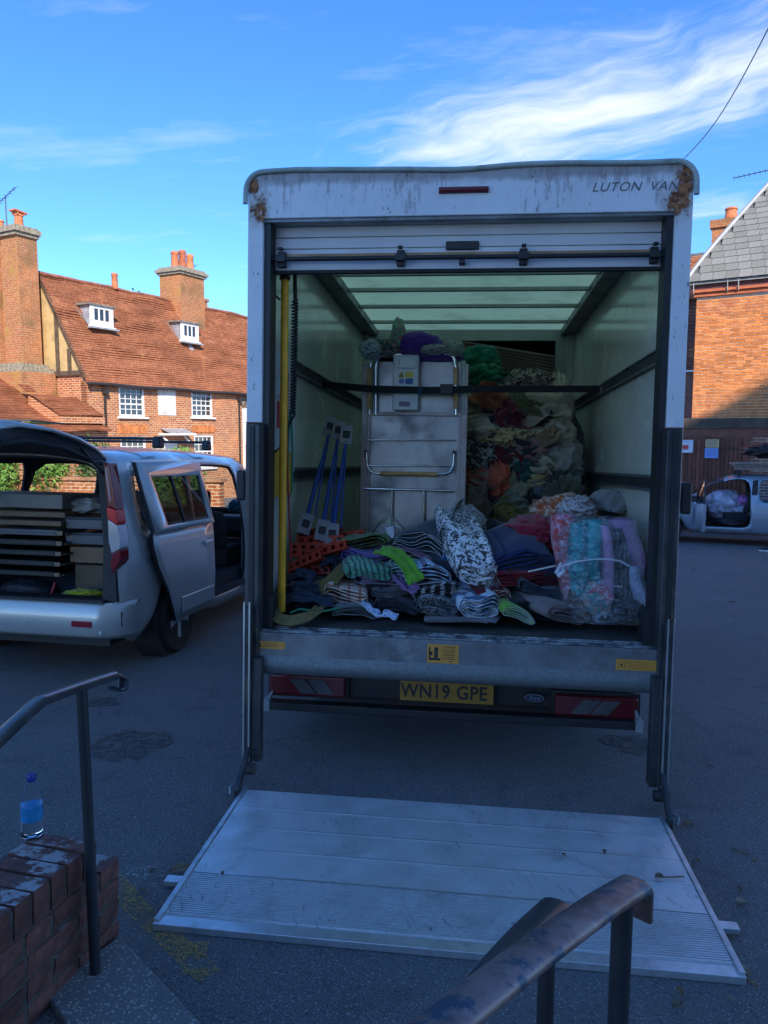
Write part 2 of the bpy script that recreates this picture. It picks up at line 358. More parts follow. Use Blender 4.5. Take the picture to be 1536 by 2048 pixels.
# ================================================================== the old brick house on the far side
TH = rad(28); P0 = Vector((-10.464, 27.0, 0))
HM = BF @ Matrix(((math.sin(TH), -math.cos(TH), 0, P0.x), (math.cos(TH), math.sin(TH), 0, P0.y), (0, 0, 1, 0), (0, 0, 0, 1)))
M_BX = brickmat('house_brick_x', 'x', (.40, .10, .035), (.62, .23, .08), (.66, .52, .36), bw=.24, bh=.08, stain=(.33, .13, .07), sa=.62)
M_BY = brickmat('house_brick_y', 'y', (.40, .10, .035), (.60, .22, .08), (.66, .52, .36), bw=.24, bh=.08, stain=(.28, .15, .07), sa=.58)
M_CHX = brickmat('chimney_brick_x', 'x', (.44, .14, .05), (.55, .20, .07), (.42, .33, .22), bw=.24, bh=.08, stain=(.20, .13, .06), sa=.55)
M_CHY = brickmat('chimney_brick_y', 'y', (.44, .14, .05), (.55, .20, .07), (.42, .33, .22), bw=.24, bh=.08, stain=(.42, .26, .06), sa=.56)
M_WHITE = mat('white_joinery', (.80, .79, .76), .5, var=.05, dirt=(.5, .47, .42), ds=6, da=.68)
M_GLASSW = mat('window_glass_dark', (.03, .035, .04), .06, var=.2, spec=.8)
M_LEAD = mat('lead_sheet', (.40, .41, .43), .55, .3, var=.2, vs=4)
M_POT = mat('terracotta', (.55, .17, .07), .8, var=.25, vs=9)
M_PIPE = mat('black_iron', (.035, .03, .03), .5, var=.2)
M_STONE = mat('lichen_mortar', (.30, .26, .19), .95, var=.35, vs=12, bump=.6, bs=30, bd=.03)
M_TIMB = mat('old_timber', (.10, .07, .045), .85, var=.3, vs=8)
M_OCH = mat('ochre_render', (.55, .38, .17), .9, var=.15, vs=2, dirt=(.30, .22, .13), ds=2.5, da=.62)
def tilemat(name, c1, c2, rh, bw=.17):
    t = NT(name); x, y, z = t.xyz()
    n = t.N.new('ShaderNodeTexBrick'); t.L.new(t.comb(t.math('ADD', x, t.math('MULTIPLY', y, .15)), z, 0.), n.inputs['Vector']); n.inputs['Scale'].default_value = 1
    n.inputs['Brick Width'].default_value = bw; n.inputs['Row Height'].default_value = rh; n.inputs['Mortar Size'].default_value = .006; n.inputs['Mortar Smooth'].default_value = .3
    n.inputs['Color1'].default_value = (*c1, 1); n.inputs['Color2'].default_value = (*c2, 1); n.inputs['Mortar'].default_value = (.05, .025, .015, 1)
    c = t.mix(t.ramp(t.noise(.8, 6, .6), .42, .7, 0, .6), n.outputs['Color'], sc(c1, .5))
    c = t.mix(t.ramp(t.noise(6, 6, .7), .54, .68, 0, .5), c, (.12, .06, .04)); c = t.mix(t.ramp(t.noise(2.3, 7, .7), .56, .7, 0, .6), c, (.52, .24, .11)); c = t.mix(t.ramp(t.noise(13, 6, .8), .60, .70, 0, .6), c, (.42, .36, .22))
    t.set('Base Color', c); t.set('Roughness', .88); t.set('Specular IOR Level', .2); t.bump(t.noise(40, 4), .5, .01); return t.m
M_TILE = tilemat('clay_tiles', (.33, .115, .055), (.45, .17, .08), .0866)
house = empty('brick_house', HM); tag(house, 'old orange brick house with long clay tile roof, two dormers and sash windows', 'house')
ZG = -3.4
RY, RZ, EZ = 2.147, 5.673, 2.0; SLP = (RZ-EZ)/RY
def roof_courses(name, x0, x1, y0, z0, y1, z1, mt, parent, nx=26, step=.1, sag=.05, lift=.022, seed=1.):
    m = MB(); L_ = math.hypot(y1-y0, z1-z0); nc = int(L_/step); ny, nz = -(z1-z0)/L_, (y1-y0)/L_
    for k in range(nc):
        ta = k/nc; tb = min(1, (k+1.25)/nc); rows = []
        for i in range(nx+1):
            x = x0+(x1-x0)*i/nx
            wob = noise.noise(Vector((x*.8, k*.22, seed)))*sag+noise.noise(Vector((x*5, k*3.1, seed)))*.008
            jb = noise.noise(Vector((x*7, k*5.7, seed+4)))*.012
            pa = (x, y0+(y1-y0)*ta+ny*(lift+wob+jb), z0+(z1-z0)*ta+nz*(lift+wob+jb)); pb = (x, y0+(y1-y0)*tb+ny*wob, z0+(z1-z0)*tb+nz*wob)
            pc = (x, pa[1]-ny*.025, pa[2]-nz*.025); rows.append((pa, pb, pc))
        vs = [p for r in rows for p in r]
        fs = []
        for i in range(nx): fs += [(3*i, 3*i+3, 3*i+4, 3*i+1), (3*i+2, 3*i+5, 3*i+3, 3*i)]
        m.add(vs, fs)
    return m.build(name, mt, parent, recal=False, smooth=25)
roof = roof_courses('roof', -.12, 14.0, -.16, EZ-.16*SLP, RY, RZ, M_TILE, house, nx=70, sag=.07, lift=.020)
nc_ = int(math.hypot(RY+.16, RZ-EZ+.16*SLP)/.1)
MB().tube([(x, RY, RZ+.02+.07*noise.noise(Vector((x*.8, nc_*.22, 1.)))+.02*noise.noise(Vector((x*4, 0, 3)))) for x in [(-.12+i*.3) for i in range(48)]], .075, 8).build('ridge_tiles', mat('ridge_tile', (.30, .11, .06), .9, var=.3, vs=5), roof, smooth=60)
MB().add([(-.1, RY, RZ-.03), (14, RY, RZ-.03), (14, RY+2.3, EZ), (-.1, RY+2.3, EZ)], [(0, 1, 2, 3)]).build('roof_back', M_TILE, roof)
MB().prism([(0.02, ZG), (0.02, EZ-.05), (RY, RZ-.2), (RY*2, EZ-.05), (RY*2, ZG)], 'x', .02, .2).build('gable_wall', M_BY, house)
# the plastered gable triangle with timbers
gw = MB().prism([(.15, EZ+.05), (RY, RZ-.28), (RY*2, EZ), (3.0, 2.1), (.9, 2.15)], 'x', -.03, .015).build('gable_render', M_OCH, house)
for a, b in (((.0, 1.95), (2.15, 5.6)), ((.05, 2.15), (3.0, 2.15)), ((1.35, 2.15), (1.35, 4.3)), ((.75, 2.1), (.75, 3.0))):
    MB().beam((-.055, a[0], a[1]-.06), (-.055, b[0], b[1]-.06), .16, .05, up=(1, 0, 0)).build('timber', M_TIMB, house)
# front wall with real window openings
wins = [(1.45, 2.72, .58, 1.72), (5.32, 6.62, .63, 1.80), (1.45, 2.72, -1.5, -.16), (5.42, 6.62, -1.5, -.12)]
panel = (3.42, 4.39, .67, 1.76)
door_r = (3.55, 4.55, -2.75, -.35)
def wall_with_holes(x0, x1, z0, z1, holes, y0, y1):
    xs = sorted({x0, x1, *[h[0] for h in holes], *[h[1] for h in holes]}); zs = sorted({z0, z1, *[h[2] for h in holes], *[h[3] for h in holes]})
    m = MB()
    def hole(i, j):
        if i < 0 or j < 0 or i >= len(xs)-1 or j >= len(zs)-1: return None
        cx = (xs[i]+xs[i+1])/2; cz = (zs[j]+zs[j+1])/2
        return any(h[0] < cx < h[1] and h[2] < cz < h[3] for h in holes)
    for i in range(len(xs)-1):
        for j in range(len(zs)-1):
            if hole(i, j): continue
            a, b, c, d = xs[i], xs[i+1], zs[j], zs[j+1]
            m.add([(a, y0, c), (b, y0, c), (b, y0, d), (a, y0, d)], [(0, 1, 2, 3)])
            for di, dj, q in ((-1, 0, [(a, y0, c), (a, y0, d), (a, y1, d), (a, y1, c)]), (1, 0, [(b, y0, d), (b, y0, c), (b, y1, c), (b, y1, d)]), (0, -1, [(b, y0, c), (a, y0, c), (a, y1, c), (b, y1, c)]), (0, 1, [(a, y0, d), (b, y0, d), (b, y1, d), (a, y1, d)])):
                if hole(i+di, j+dj) in (True, None): m.add(q, [(0, 1, 2, 3)])
    return m
fw_ = wall_with_holes(.02, 8.62, ZG, EZ-.2, wins+[door_r], 0, .3).build('front_wall', M_BX, house, recal=False)
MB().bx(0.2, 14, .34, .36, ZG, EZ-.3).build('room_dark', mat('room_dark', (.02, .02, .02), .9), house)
def sash(x0, x1, z0, z1, parent, cols=4, rows=4, y=.06, arch=True):
    t_ = .085
    m = MB().bx(x0-.05, x0+t_, y-.04, y+.06, z0, z1).bx(x1-t_, x1+.05, y-.04, y+.06, z0, z1).bx(x0+t_+.001, x1-t_-.001, y-.04, y+.06, z1-t_, z1).bx(x0+t_+.001, x1-t_-.001, y-.04, y+.06, z0, z0+t_)
    f = m.build('window', M_WHITE, parent)
    MB().bx(x0-.1, x1+.1, y-.16, y+.05, z0-.07, z0-.002).build('sill', M_WHITE, f)
    b = MB(); a0, a1, c0, c1 = x0+t_, x1-t_, z0+t_, z1-t_
    for i in range(1, cols): q = a0+(a1-a0)*i/cols; b.bx(q-.014, q+.014, y-.01, y+.03, c0, c1)
    for j in range(1, rows):
        q = c0+(c1-c0)*j/rows; hh = .03 if j == rows//2 else .014; b.bx(a0, a1, y-.012, y+.031, q-hh, q+hh)
    b.build('glazing_bars', M_WHITE, f)
    MB().bx(a0, a1, y+.012, y+.02, c0, c1).build('glass', M_GLASSW, f)
    bl = MB().grid(lambda a, b_: (a0+(a1-a0)*a, y+.13+.02*math.sin(a*38), c0+(c1-c0)*(.0+.72*b_)), 40, 2); bl.build('curtain', mat('net_curtain', (.62, .6, .55), .9), f)
    if arch:
        pts = [(x0-.03+(x1-x0+.06)*i/8, z1+.06*math.sin(math.pi*i/8)) for i in range(9)]
        MB().prism([(x0-.03, z1-.01)]+pts+[(x1+.03, z1-.01)], 'y', y-.045, y+.055).build('arched_head', M_WHITE, f)
    return f
for i, wz in enumerate(wins): sash(*wz, house, rows=5 if i < 2 else 4)
# gauged brick heads over ground-floor windows
for wz in wins[2:]:
    for i in range(13):
        x = wz[0]-.1+(wz[1]-wz[0]+.2)*(i+.5)/13; tl = (i-6)*.035
        MB().box((x, -.012, wz[3]+.26), (.085, .03, .30), Euler((0, tl, 0))).build('head_brick', mat('gauged_brick', (.60, .21, .07), .9, var=.2, rnd=.15), house)
pp = MB().prism([(panel[0], panel[2]), (panel[1], panel[2])]+[(panel[1]-(panel[1]-panel[0])*i/8, panel[3]-.04+.07*math.sin(math.pi*i/8)) for i in range(9)], 'y', -.015, .05).build('blind_window', mat('old_white_paint', (.74, .71, .66), .85, var=.1, dirt=(.5, .42, .33), ds=2.2, da=.6), house)
MB().bx(door_r[0], door_r[1], .1, .16, door_r[2]-.4, door_r[3]).build('front_door', M_WHITE, house)
cn = MB().bx(3.4, 4.95, -.55, .0, -.12, -.04).build('door_canopy', M_WHITE, house)
MB().add([(3.5, -.5, -.038), (4.85, -.5, -.038), (4.85, 0, .15), (3.5, 0, .15)], [(0, 1, 2, 3)]).build('lead_top', M_LEAD, cn)
for x in (3.55, 4.75): MB().box((x, -.25, -.3), (.06, .4, .06), Euler((.7, 0, 0))).build('bracket', M_WHITE, cn)
# gutter, downpipes
gt = MB().tube([(-.1+i*.5, -.2, EZ-.30+.015*math.sin(i*.9)) for i in range(28)], .06, 8).build('gutter', M_PIPE, house, smooth=60)
for x in (.74, 8.35):
    MB().tube([(x, -.2, EZ-.33), (x, -.12, EZ-.5), (x, -.06, EZ-.6), (x, -.06, ZG)], .045, 8).bx(x-.09, x+.09, -.2, -.02, EZ-.62, EZ-.48).build('downpipe', M_PIPE, house, smooth=50)
# white rendered bay with a lattice at the far end of the front
MB().bx(8.62, 14, .02, .3, ZG, EZ-.9).build('end_wall', mat('white_render', (.72, .70, .66), .9, var=.08), house)
lt = MB()
for i in range(28):
    x = 8.65+i*.2
    lt.beam((x, -.01, EZ-.9), (x+.6, -.01, EZ-.3), .02, .02); lt.beam((x+.6, -.03, EZ-.9), (x, -.03, EZ-.3), .02, .02)
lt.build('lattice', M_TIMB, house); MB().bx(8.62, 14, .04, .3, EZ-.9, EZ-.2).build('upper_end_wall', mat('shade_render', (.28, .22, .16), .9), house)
# dormers
def dormer(x0, x1, yf, z0, z1):
    yb = yf+.62
    body = MB().prism([(yf, z0), (yf, z1), (yb, z1+.08), (yf+.12, z0)], 'x', x0, x1).build('dormer', M_LEAD, roof)
    MB().bx(x0-.12, x1+.12, yf-.14, yb+.25, z1+.0, z1+.07).build('dormer_roof', mat('moss_lead', (.22, .19, .15), .9, var=.3), body)
    y = yf-.03
    f = MB().bx(x0, x0+.1, y-.05, y, z0, z1-.002).bx(x1-.1, x1, y-.05, y, z0, z1-.002).bx(x0+.101, x1-.101, y-.05, y, z1-.11, z1-.002).bx(x0+.101, x1-.101, y-.05, y, z0, z0+.2).bx(x0-.05, x1+.05, y-.12, y+.02, z0-.06, z0-.002)
    f.build('dormer_frame', M_WHITE, body)
    for i in range(3):
        a = x0+.16+(x1-x0-.32)*i/3; b = x0+.16+(x1-x0-.32)*(i+1)/3
        MB().bx(a+.03, b-.03, y-.02, y-.008, z0+.24, z1-.15).build('pane', M_GLASSW, body)
    m = MB()
    for i in range(4): q = x0+.16+(x1-x0-.32)*i/3; m.bx(q-.03, q+.03, y-.045, y-.004, z0+.202, z1-.112)
    m.build('mullions', M_WHITE, body)
    MB().bx(x0-.1, x1+.12, yf-.25, yf-.02, z0-.12, z0-.062).build('lead_apron', M_LEAD, body)
    MB().add([(x0-.02, yf-.02, z0-.05), (x0-.2, yf+.3, z0+.55), (x0-.3, yf+.66, z1+.15), (x0-.02, yb, z1)], [(0, 1, 2, 3)]).build('lead_flashing', M_LEAD, body)
dormer(1.12, 2.2, 1.02, 3.93, 4.66); dormer(5.85, 6.93, 1.02, 3.88, 4.62)
def pot(x, y, z, h, parent, r=.15, cowl=False, m=M_POT):
    o = MB().lathe([(r*1.15, 0), (r*1.15, .06), (r, .1), (r*.86, h*.8), (r*1.0, h*.84), (r*1.0, h*.93), (r*.8, h), (r*.7, h), (r*.7, h-.1)], 16, (x, y, z)).build('chimney_pot', m, parent, smooth=45)
    if cowl: MB().box((x, y, z+h+.06), (.5, .34, .05), Euler((0, .1, 0))).box((x-.12, y, z+h+.0), (.05, .3, .1)).box((x+.12, y, z+h), (.05, .3, .1)).build('cowl', m, o)
# ridge stack with three pots
st = MB().bx(6.55, 8.05, 1.55, 2.75, 4.1, 6.8).build('chimney_stack', [M_CHX, M_CHY], house)
for p in st.data.polygons: p.material_index = 1 if abs(p.normal.x) > .5 else 0
MB().bx(6.47, 8.13, 1.47, 2.83, 6.801, 6.9).bx(6.4, 8.2, 1.4, 2.9, 6.901, 7.02).bx(6.5, 8.1, 1.5, 2.8, 7.021, 7.12).build('corbel', M_STONE, st)
for i, x in enumerate((6.83, 7.3, 7.78)): pot(x, 2.1, 7.1, (.72, .86, .78)[i], st, .17, m=mat(('terracotta', 'terracotta_dark', 'terracotta_pale')[i], ((.55, .17, .07), (.42, .12, .06), (.62, .22, .09))[i], .8, var=.25))
MB().prism([(.9, 3.4), (1.5, 4.45), (1.5, 4.6), (.9, 3.55)], 'x', 6.3, 6.55).bx(6.4, 8.3, 1.2, 1.55, 4.0, 4.08).build('lead_flashing', M_LEAD, st)
MB().bx(8.5, 9.0, 2.2, 2.9, 5.2, 6.0).bx(8.44, 9.06, 2.14, 2.96, 6.001, 6.12).build('low_stack', M_CHX, house)
pot(3.45, 2.15, 5.68, .62, roof, .13)
# big side stack at the gable end
sk = MB().bx(-1.1, -.3, 1.85, 2.72, 2.4, 6.75).bx(-.95, -.3, 2.721, 2.95, 2.4, 6.75).bx(-1.15, -.3, 2.951, 4.0, 2.4, 6.75).build('side_stack', [M_CHX, M_CHY], house)
for p in sk.data.polygons: p.material_index = 1 if abs(p.normal.x) > .5 else 0
MB().bx(-1.2, -.25, 1.78, 4.1, 6.751, 6.87).bx(-1.26, -.2, 1.71, 4.16, 6.871, 7.03).bx(-1.18, -.26, 1.8, 4.08, 7.031, 7.1).build('corbel', M_STONE, sk)
MB().bx(-1.3, -.15, 1.7, 4.1, 2.25, 2.399).bx(-1.4, -.05, 1.55, 4.2, 2.1, 2.249).build('base_corbel', M_STONE, sk)
kb = MB().bx(-1.45, -.05, 1.5, 4.25, ZG, 2.099).build('stack_base', [M_CHX, M_CHY], sk)
for p in kb.data.polygons: p.material_index = 1 if abs(p.normal.x) > .5 else 0
pot(-.65, 2.3, 7.1, .5, sk, .16, True); pot(-.65, 3.35, 7.1, .42, sk, .17, m=mat('terracotta_pale', (.62, .22, .09), .8, var=.25))
# low tiled wing running towards the yard
wg = roof_courses('wing_roof', -7, -.02, -1.2, .05, 5.4, 3.18, M_TILE, house, nx=24, seed=5)
MB().bx(-7, -.03, -1.0, 5.4, ZG, .05).build('wing_wall', M_BX, house)
pr = roof_courses('porch_roof', -1.9, -.02, -.9, .55, .6, 1.25, M_TILE, house, nx=12, seed=9)
MB().prism([(-.9, .5), (.6, 1.2), (.6, .3), (-.9, .3)], 'x', -1.9, -.04).build('porch_wall', M_BX, house)
roof_courses('stack_lean_roof', -1.9, -1.5, .7, 1.35, 1.15, 1.62, M_TILE, house, nx=6, seed=11)
# television aerials on the stacks
def aerial(name, label, mw, h, yagi, n=9, sp=.35):
    m = MB().tube([(0, 0, 0), (0, 0, h)], .022, 6)
    a, b = Vector(yagi[0]), Vector(yagi[1]); m.tube([a, b], .015, 6); d = (b-a).normalized(); s = d.cross(Vector((0, 0, 1))).normalized()
    s = (s+Vector((0, 0, .5))).normalized()
    for i in range(n): p = a+(b-a)*i/(n-1); m.tube([p-s*sp*(.6+.4*i/n), p+s*sp*(.6+.4*i/n)], .008, 5)
    o = m.build(name, mat('aerial_metal', (.12, .12, .13), .5, .6), mw=mw); tag(o, label, 'aerial', 'television aerials on chimneys'); return o
aerial('television_aerial', 'spidery television aerial beside the two pots of the tall gable stack', HM @ Matrix.Translation((-.5, 3.15, 7.08)), 1.25, ((-.1, -.7, 1.45), (0, .5, 1.05)), 6, .25)
aerial('television_aerial', 'small television aerial beside three tall chimney pots', HM @ Matrix.Translation((8.0, 2.4, 7.1)), .45, ((-.1, 0, .4), (.5, 0, .45)), 4, .15)
# ---- tree beyond the ridge
def leaf_cloud(m, c, r, n, s, seed):
    rn = random.Random(seed)
    for _ in range(n):
        d = Vector((rn.gauss(0, 1), rn.gauss(0, 1), rn.gauss(0, 1))).normalized(); k = rn.random()**.4
        k *= 1+.35*noise.noise(d*2.3+Vector((seed, 0, 0)))
        p = Vector(c)+Vector((d.x*r[0], d.y*r[1], d.z*r[2]))*k
        a = Vector((rn.gauss(0, 1), rn.gauss(0, 1), rn.gauss(0, 1))).normalized(); b = a.cross(d).normalized(); q = s*(.6+.8*rn.random())
        m.add([p-a*q, p+b*q*.5, p+a*q, p-b*q*.5], [(0, 1, 2, 3)])
    return m
def leafmat(name, c1, c2):
    if name in _mats: return _mats[name]
    t = NT(name); t.set('Base Color', t.mix(t.ramp(t.noise(1.2, 4), .35, .65), c1, c2)); t.set('Roughness', .6)
    t.set('Transmission Weight', 0.); _mats[name] = t.m; return t.m
LM1 = leafmat('leaves_green', (.06, .12, .025), (.13, .20, .04)); LM2 = leafmat('leaves_bright', (.12, .26, .04), (.22, .36, .06))
M_BARK = mat('bark', (.12, .09, .06), .9, var=.3)
def tree(name, label, mw, h, r, n, s, seed, mt, group=None):
    e = empty(name, mw); tag(e, label, 'tree' if h > 3 else 'shrub', group)
    tr = MB().tube([(0, 0, 0), (.1*h*.1, 0, h*.4), (0, .05, h*.75)], [h*.03, h*.022, h*.01], 8)
    for i in range(6):
        a = i*1.05; tr.tube([(0, 0, h*(.35+.06*i)), (math.cos(a)*r[0]*.6, math.sin(a)*r[1]*.6, h*(.55+.06*i))], [h*.012, h*.004], 6)
    tr.build('trunk', M_BARK, e, smooth=60)
    c = MB(); rn = random.Random(seed)
    leaf_cloud(c, (0, 0, h*.65), (r[0], r[1], h*.35), n, s, seed)
    for i in range(6):
        a = rn.random()*6.28; leaf_cloud(c, (math.cos(a)*r[0]*.6, math.sin(a)*r[1]*.6, h*(.5+.4*rn.random())), (r[0]*.45, r[1]*.45, h*.16), n//7, s, seed+i)
    c.build('crown', mt, e, recal=False); return e
tree('tree', 'leafy green tree top showing over the tiled roof ridge', BF @ Matrix.Translation((-13.2, 40, -2.6)), 9.5, (2.4, 2.4), 9000, .12, 3, LM1)
# ---- garden wall with plants, in the sun beyond the silver people carrier
gwl = MB().bx(-11, 1.5, 0, .25, -1.2, 1.02).build('garden_wall', M_BX, mw=BF @ Matrix.Translation((-5.2, 17.5, -2.15)) @ Euler((0, 0, rad(-12))).to_matrix().to_4x4())
tag(gwl, 'low brick garden wall with flowers above it, seen through the people carrier', 'wall')
MB().bx(-11.05, 1.55, -.05, .3, 1.021, 1.1).build('coping', mat('coping', (.45, .22, .12), .9, var=.3), gwl)
for i, (x, s) in enumerate(((-10.35, 2), (-9.2, 5), (-8.05, 8), (-6.9, 12))):
    tree('garden_shrub', ('pale shrub with sunlit leaves above the brick garden wall', 'bright green shrub above the brick garden wall', 'loose yellow green shrub above the brick garden wall', 'dark leaved shrub above the brick garden wall')[i],
         BF @ Matrix.Translation((x, 17.9+.1*i, -2.15)), 1.75+.1*i, (.55, .35), 900, .05, s, (LM1, LM2, LM2, LM1)[i], 'shrubs over the garden wall')
# ---- iron railing stair at the far end of the house
rl = empty('iron_railing', HM @ Matrix.Translation((7.3, -1.2, -2.2))); tag(rl, 'pale iron railing beside the far end of the brick house', 'railing')
M_RAIL = mat('pale_iron', (.45, .44, .42), .5, .3, var=.1)
MB().tube([(0, 0, 1.6), (1.6, 0, 2.2)], .025, 6).build('top_rail', M_RAIL, rl); MB().tube([(0, 0, .6), (1.6, 0, .75)], .02, 6).build('bottom_rail', M_RAIL, rl)
for i in range(13): MB().tube([(i*.13, 0, 0.2), (i*.13, 0, 1.6+i*.13*.375)], .01, 5).build('baluster', M_RAIL, rl)
for x in (1.62, 1.95): MB().bx(x, x+.12, -.1, .02, -.6, 2.5).build('post', M_RAIL, rl)
MB().bx(.9, 1.05, -.04, -.03, 1.3, 1.5).build('notice', M_WHITE, rl)

tree('garden_shrub', 'feathery conifer shrub seen through the side window of the people carrier', BF @ Matrix.Translation((-4.55, 16.2, -2.25)), 2.0, (.7, .5), 2600, .05, 31, LM2, 'shrubs over the garden wall')
# ================================================================== brick building on the right
RT = Vector((8.044, 20.0, 0)); RX = Vector((.848, -.53, 0)); RYv = Vector((.53, .848, 0))
RM = BF @ Matrix(((RX.x, RYv.x, 0, RT.x), (RX.y, RYv.y, 0, RT.y), (0, 0, 1, 0), (0, 0, 0, 1)))
rb_ = empty('brick_building', RM); tag(rb_, 'bright orange brick building with grey slate roof above the wooden gates', 'building')
M_MORT = mat('lime_mortar', (.72, .56, .38), .95, var=.15, vs=10, bump=.4)
t = NT('facing_brick'); r_ = t.rnd()
c = t.mix(t.ramp(t.noise(14, 4), .35, .7), (.60, .18, .05), (.76, .28, .085)); k = t.math('MULTIPLY_ADD', r_, .55, .70); c = t.mix(1., c, t.comb(k, k, k), 'MULTIPLY')
t.set('Base Color', c); t.set('Roughness', .9); t.set('Specular IOR Level', .2); t.bump(t.noise(60, 4), .4, .006); M_FB = t.m
t = NT('facing_brick_far'); c = t.mix(t.ramp(t.noise(4.4, 4), .35, .7), (.50, .145, .045), (.76, .28, .085)); t.set('Base Color', c); t.set('Roughness', .9); M_FB2 = t.m
MB().bx(0.01, 9, .012, .4, -3.2, 3.44).build('wall', M_MORT, rb_)
MB().bx(.012, .3, .41, 9, -3.2, 3.44).build('return_wall', brickmat('return_brick', 'y', (.42, .13, .05), (.5, .18, .07), (.45, .35, .25)), rb_)
def mk_brick(l, name): return MB().bx(-l/2, l/2, 0, .05, -.029, .029).mesh(name)
BS = mk_brick(.213, 'brick_stretcher'); BH = mk_brick(.098, 'brick_header')
for me in (BS, BH): me.materials.append(M_FB)
cnt = 0; far = MB(); rn = random.Random(4)
for r in range(41):
    z = .37+.0375+r*.075; x = .0; j = 0
    if z > 3.4: break
    hd = r % 2 == 0
    while x < 4.4:
        l = (.048 if j == 0 else (.098 if j % 2 else .213)) if r % 2 else (.213 if j % 2 == 0 else .098)
        xx = x+l/2+.006; jit = rn.uniform(-.004, .003)
        if l > .05 and xx < 1.95 and cnt < 300 and 8 <= r:
            o = bpy.data.objects.new('brick', BS if l > .2 else BH); COL.objects.link(o); o.parent = rb_; o.location = (xx, jit-.0, z+rn.uniform(-.003, .003)); cnt += 1
        else: far.bx(xx-l/2, xx+l/2, jit, .04, z-.029, z+.029)
        x += l+.0125; j += 1
tag(far.build('brickwork', M_FB2, rb_, recal=False), kind='stuff')
M_RUB = mat('rubbed_brick', (.50, .14, .06), .85, var=.2, vs=7)
MB().bx(-.06, 9, -.07, .01, 3.44, 3.54).bx(-.12, 9, -.13, .01, 3.541, 3.61).build('cornice', M_RUB, rb_, bevel=.012)
MB().bx(-.1, 9, -.10, .01, 3.611, 3.74).build('eaves_board', mat('dark_red_board', (.16, .05, .04), .7, var=.2), rb_)
MB().bx(-.22, 9, -.2, .05, 3.74, 3.80).build('gutter', mat('lead_grey', (.30, .31, .30), .6, .2, var=.2), rb_)
for x in (-.05, .75, 1.0): MB().tube([(x, -.21, 3.78), (x, -.16, 3.6), (x, -.12, 3.52)],   .011, 6).build('gutter_bracket', mat('bracket_grey', (.5, .5, .48), .6), rb_)
# slate roof: one hip edge leans in from the corner; slope faces the yard
def slope_pt(x, s): # s = metres up the slope; bell-cast foot
    dy = s*.62-.03*math.exp(-s*2); dz = s*.80-.18*math.exp(-s*1.7)+.18; return Vector((x, -.2+dy, 3.80+dz*.98-.0))
M_SL = NT('roof_slate'); r_ = M_SL.rnd(); c = M_SL.mix(r_, (.185, .182, .165), (.245, .24, .22)); c = M_SL.mix(M_SL.ramp(M_SL.noise(7, 7, .75), .48, .62, 0, .7), c, (.13, .12, .09)); M_SL.set('Base Color', c); M_SL.set('Roughness', .8); M_SL.bump(M_SL.noise(25, 5), .4, .01); M_SL = M_SL.m
rs = MB().grid(lambda a, b: slope_pt(-.2+9.2*a if b == 0 else max(-.2+9.2*a, -.30+b*5.2*.50), b*5.2)+Vector((0, .02, -.03)), 20, 14).build('slate_roof', M_SLATE, rb_)
ps = 0; sw, sh = .30, .21
for r in range(20):
    s = r*sh; j = 0; x = -.2+.50*s+(.15 if r % 2 else 0)
    while x < 2.6:
        xc = x+sw/2; a = slope_pt(xc, s); b = slope_pt(xc, s+sh*1.12)
        d = (b-a).normalized(); nrm = Vector((1, 0, 0)).cross(d)
        if ps < 150:
            m = MB(); l = (b-a).length; vs = []
            for (px_, py_) in ((-sw/2+.004, 0), (sw/2-.004, 0), (sw/2-.004, l), (-sw/2+.004, l)):
                for tk in (0, .012):
                    q = Vector((px_, 0, 0))+d*py_+nrm*(tk+(.016 if py_ == 0 else 0)+rn.uniform(0, .004)); vs.append(q)
            m.add(vs, [(0, 2, 4, 6), (1, 7, 5, 3), (0, 1, 3, 2), (2, 3, 5, 4), (4, 5, 7, 6), (6, 7, 1, 0)])
            o = m.build('slate', M_SL, rs); o.location = a; ps += 1
        x += sw
hp = [slope_pt(-.24+.50*s, s)+Vector((0, -.02, .03)) for s in [i*.3 for i in range(18)]]
MB().tube(hp, .06, 8).build('lead_hip', mat('pale_lead', (.36, .37, .37), .5, .2, var=.1), rb_, smooth=60)
MB().add([slope_pt(-.22, 0), slope_pt(-.22+2.5, 5.0), (2.3, 6, 3.8+4), (-.2, 9, 3.8)], [(0, 1, 2, 3)]).build('roof_return', M_SLATE, rb_)
# beam and gates under the wall
MB().bx(-.35, 9, -.10, .0, .10, .36).build('lintel_beam', mat('dark_beam', (.09, .065, .05), .8, var=.3, vs=5), rb_)
MB().bx(-.35, 9, -.06, .01, -.12, .099).build('red_fascia', mat('red_brown_board', (.20, .075, .05), .75, var=.2, vs=8), rb_)
gate = empty('wooden_gates', RM @ Matrix.Translation((-.2, -.12, -2.7))); tag(gate, 'red brown boarded wooden gates under the brick building', 'gate')
M_BRD = mat('red_brown_timber', (.17, .055, .035), .75, var=.3, vs=14, rnd=.3)
x = -.6
for i in range(22):
    wd = .095
    if not (.40 < x < .44): MB().bx(x+.005, x+wd-.005, rn.uniform(-.01, .0), .03, 0.02, 2.58).build('board', M_BRD, gate)
    x += wd+.003
MB().bx(-.62, 1.5, .03, .06, 1.2, 1.32).bx(-.62, 1.5, .03, .06, 2.2, 2.32).bx(-.62, 1.5, .03, .06, .3, .42).build('ledge', M_BRD, gate)
MB().bx(-.6, .3, -.03, -.012, 2.27, 2.30).bx(.75, 1.35, -.03, -.012, 2.28, 2.31).build('hinge_strap', M_PIPE, gate)
MB().bx(1.5, 1.62, -.08, .08, 0, 2.58).build('gate_post', M_BRD, gate)
MB().bx(.0, .32, -.04, -.012, 1.03, 1.09).build('bolt', mat('dull_alu', (.5, .5, .5), .5, .6), gate)
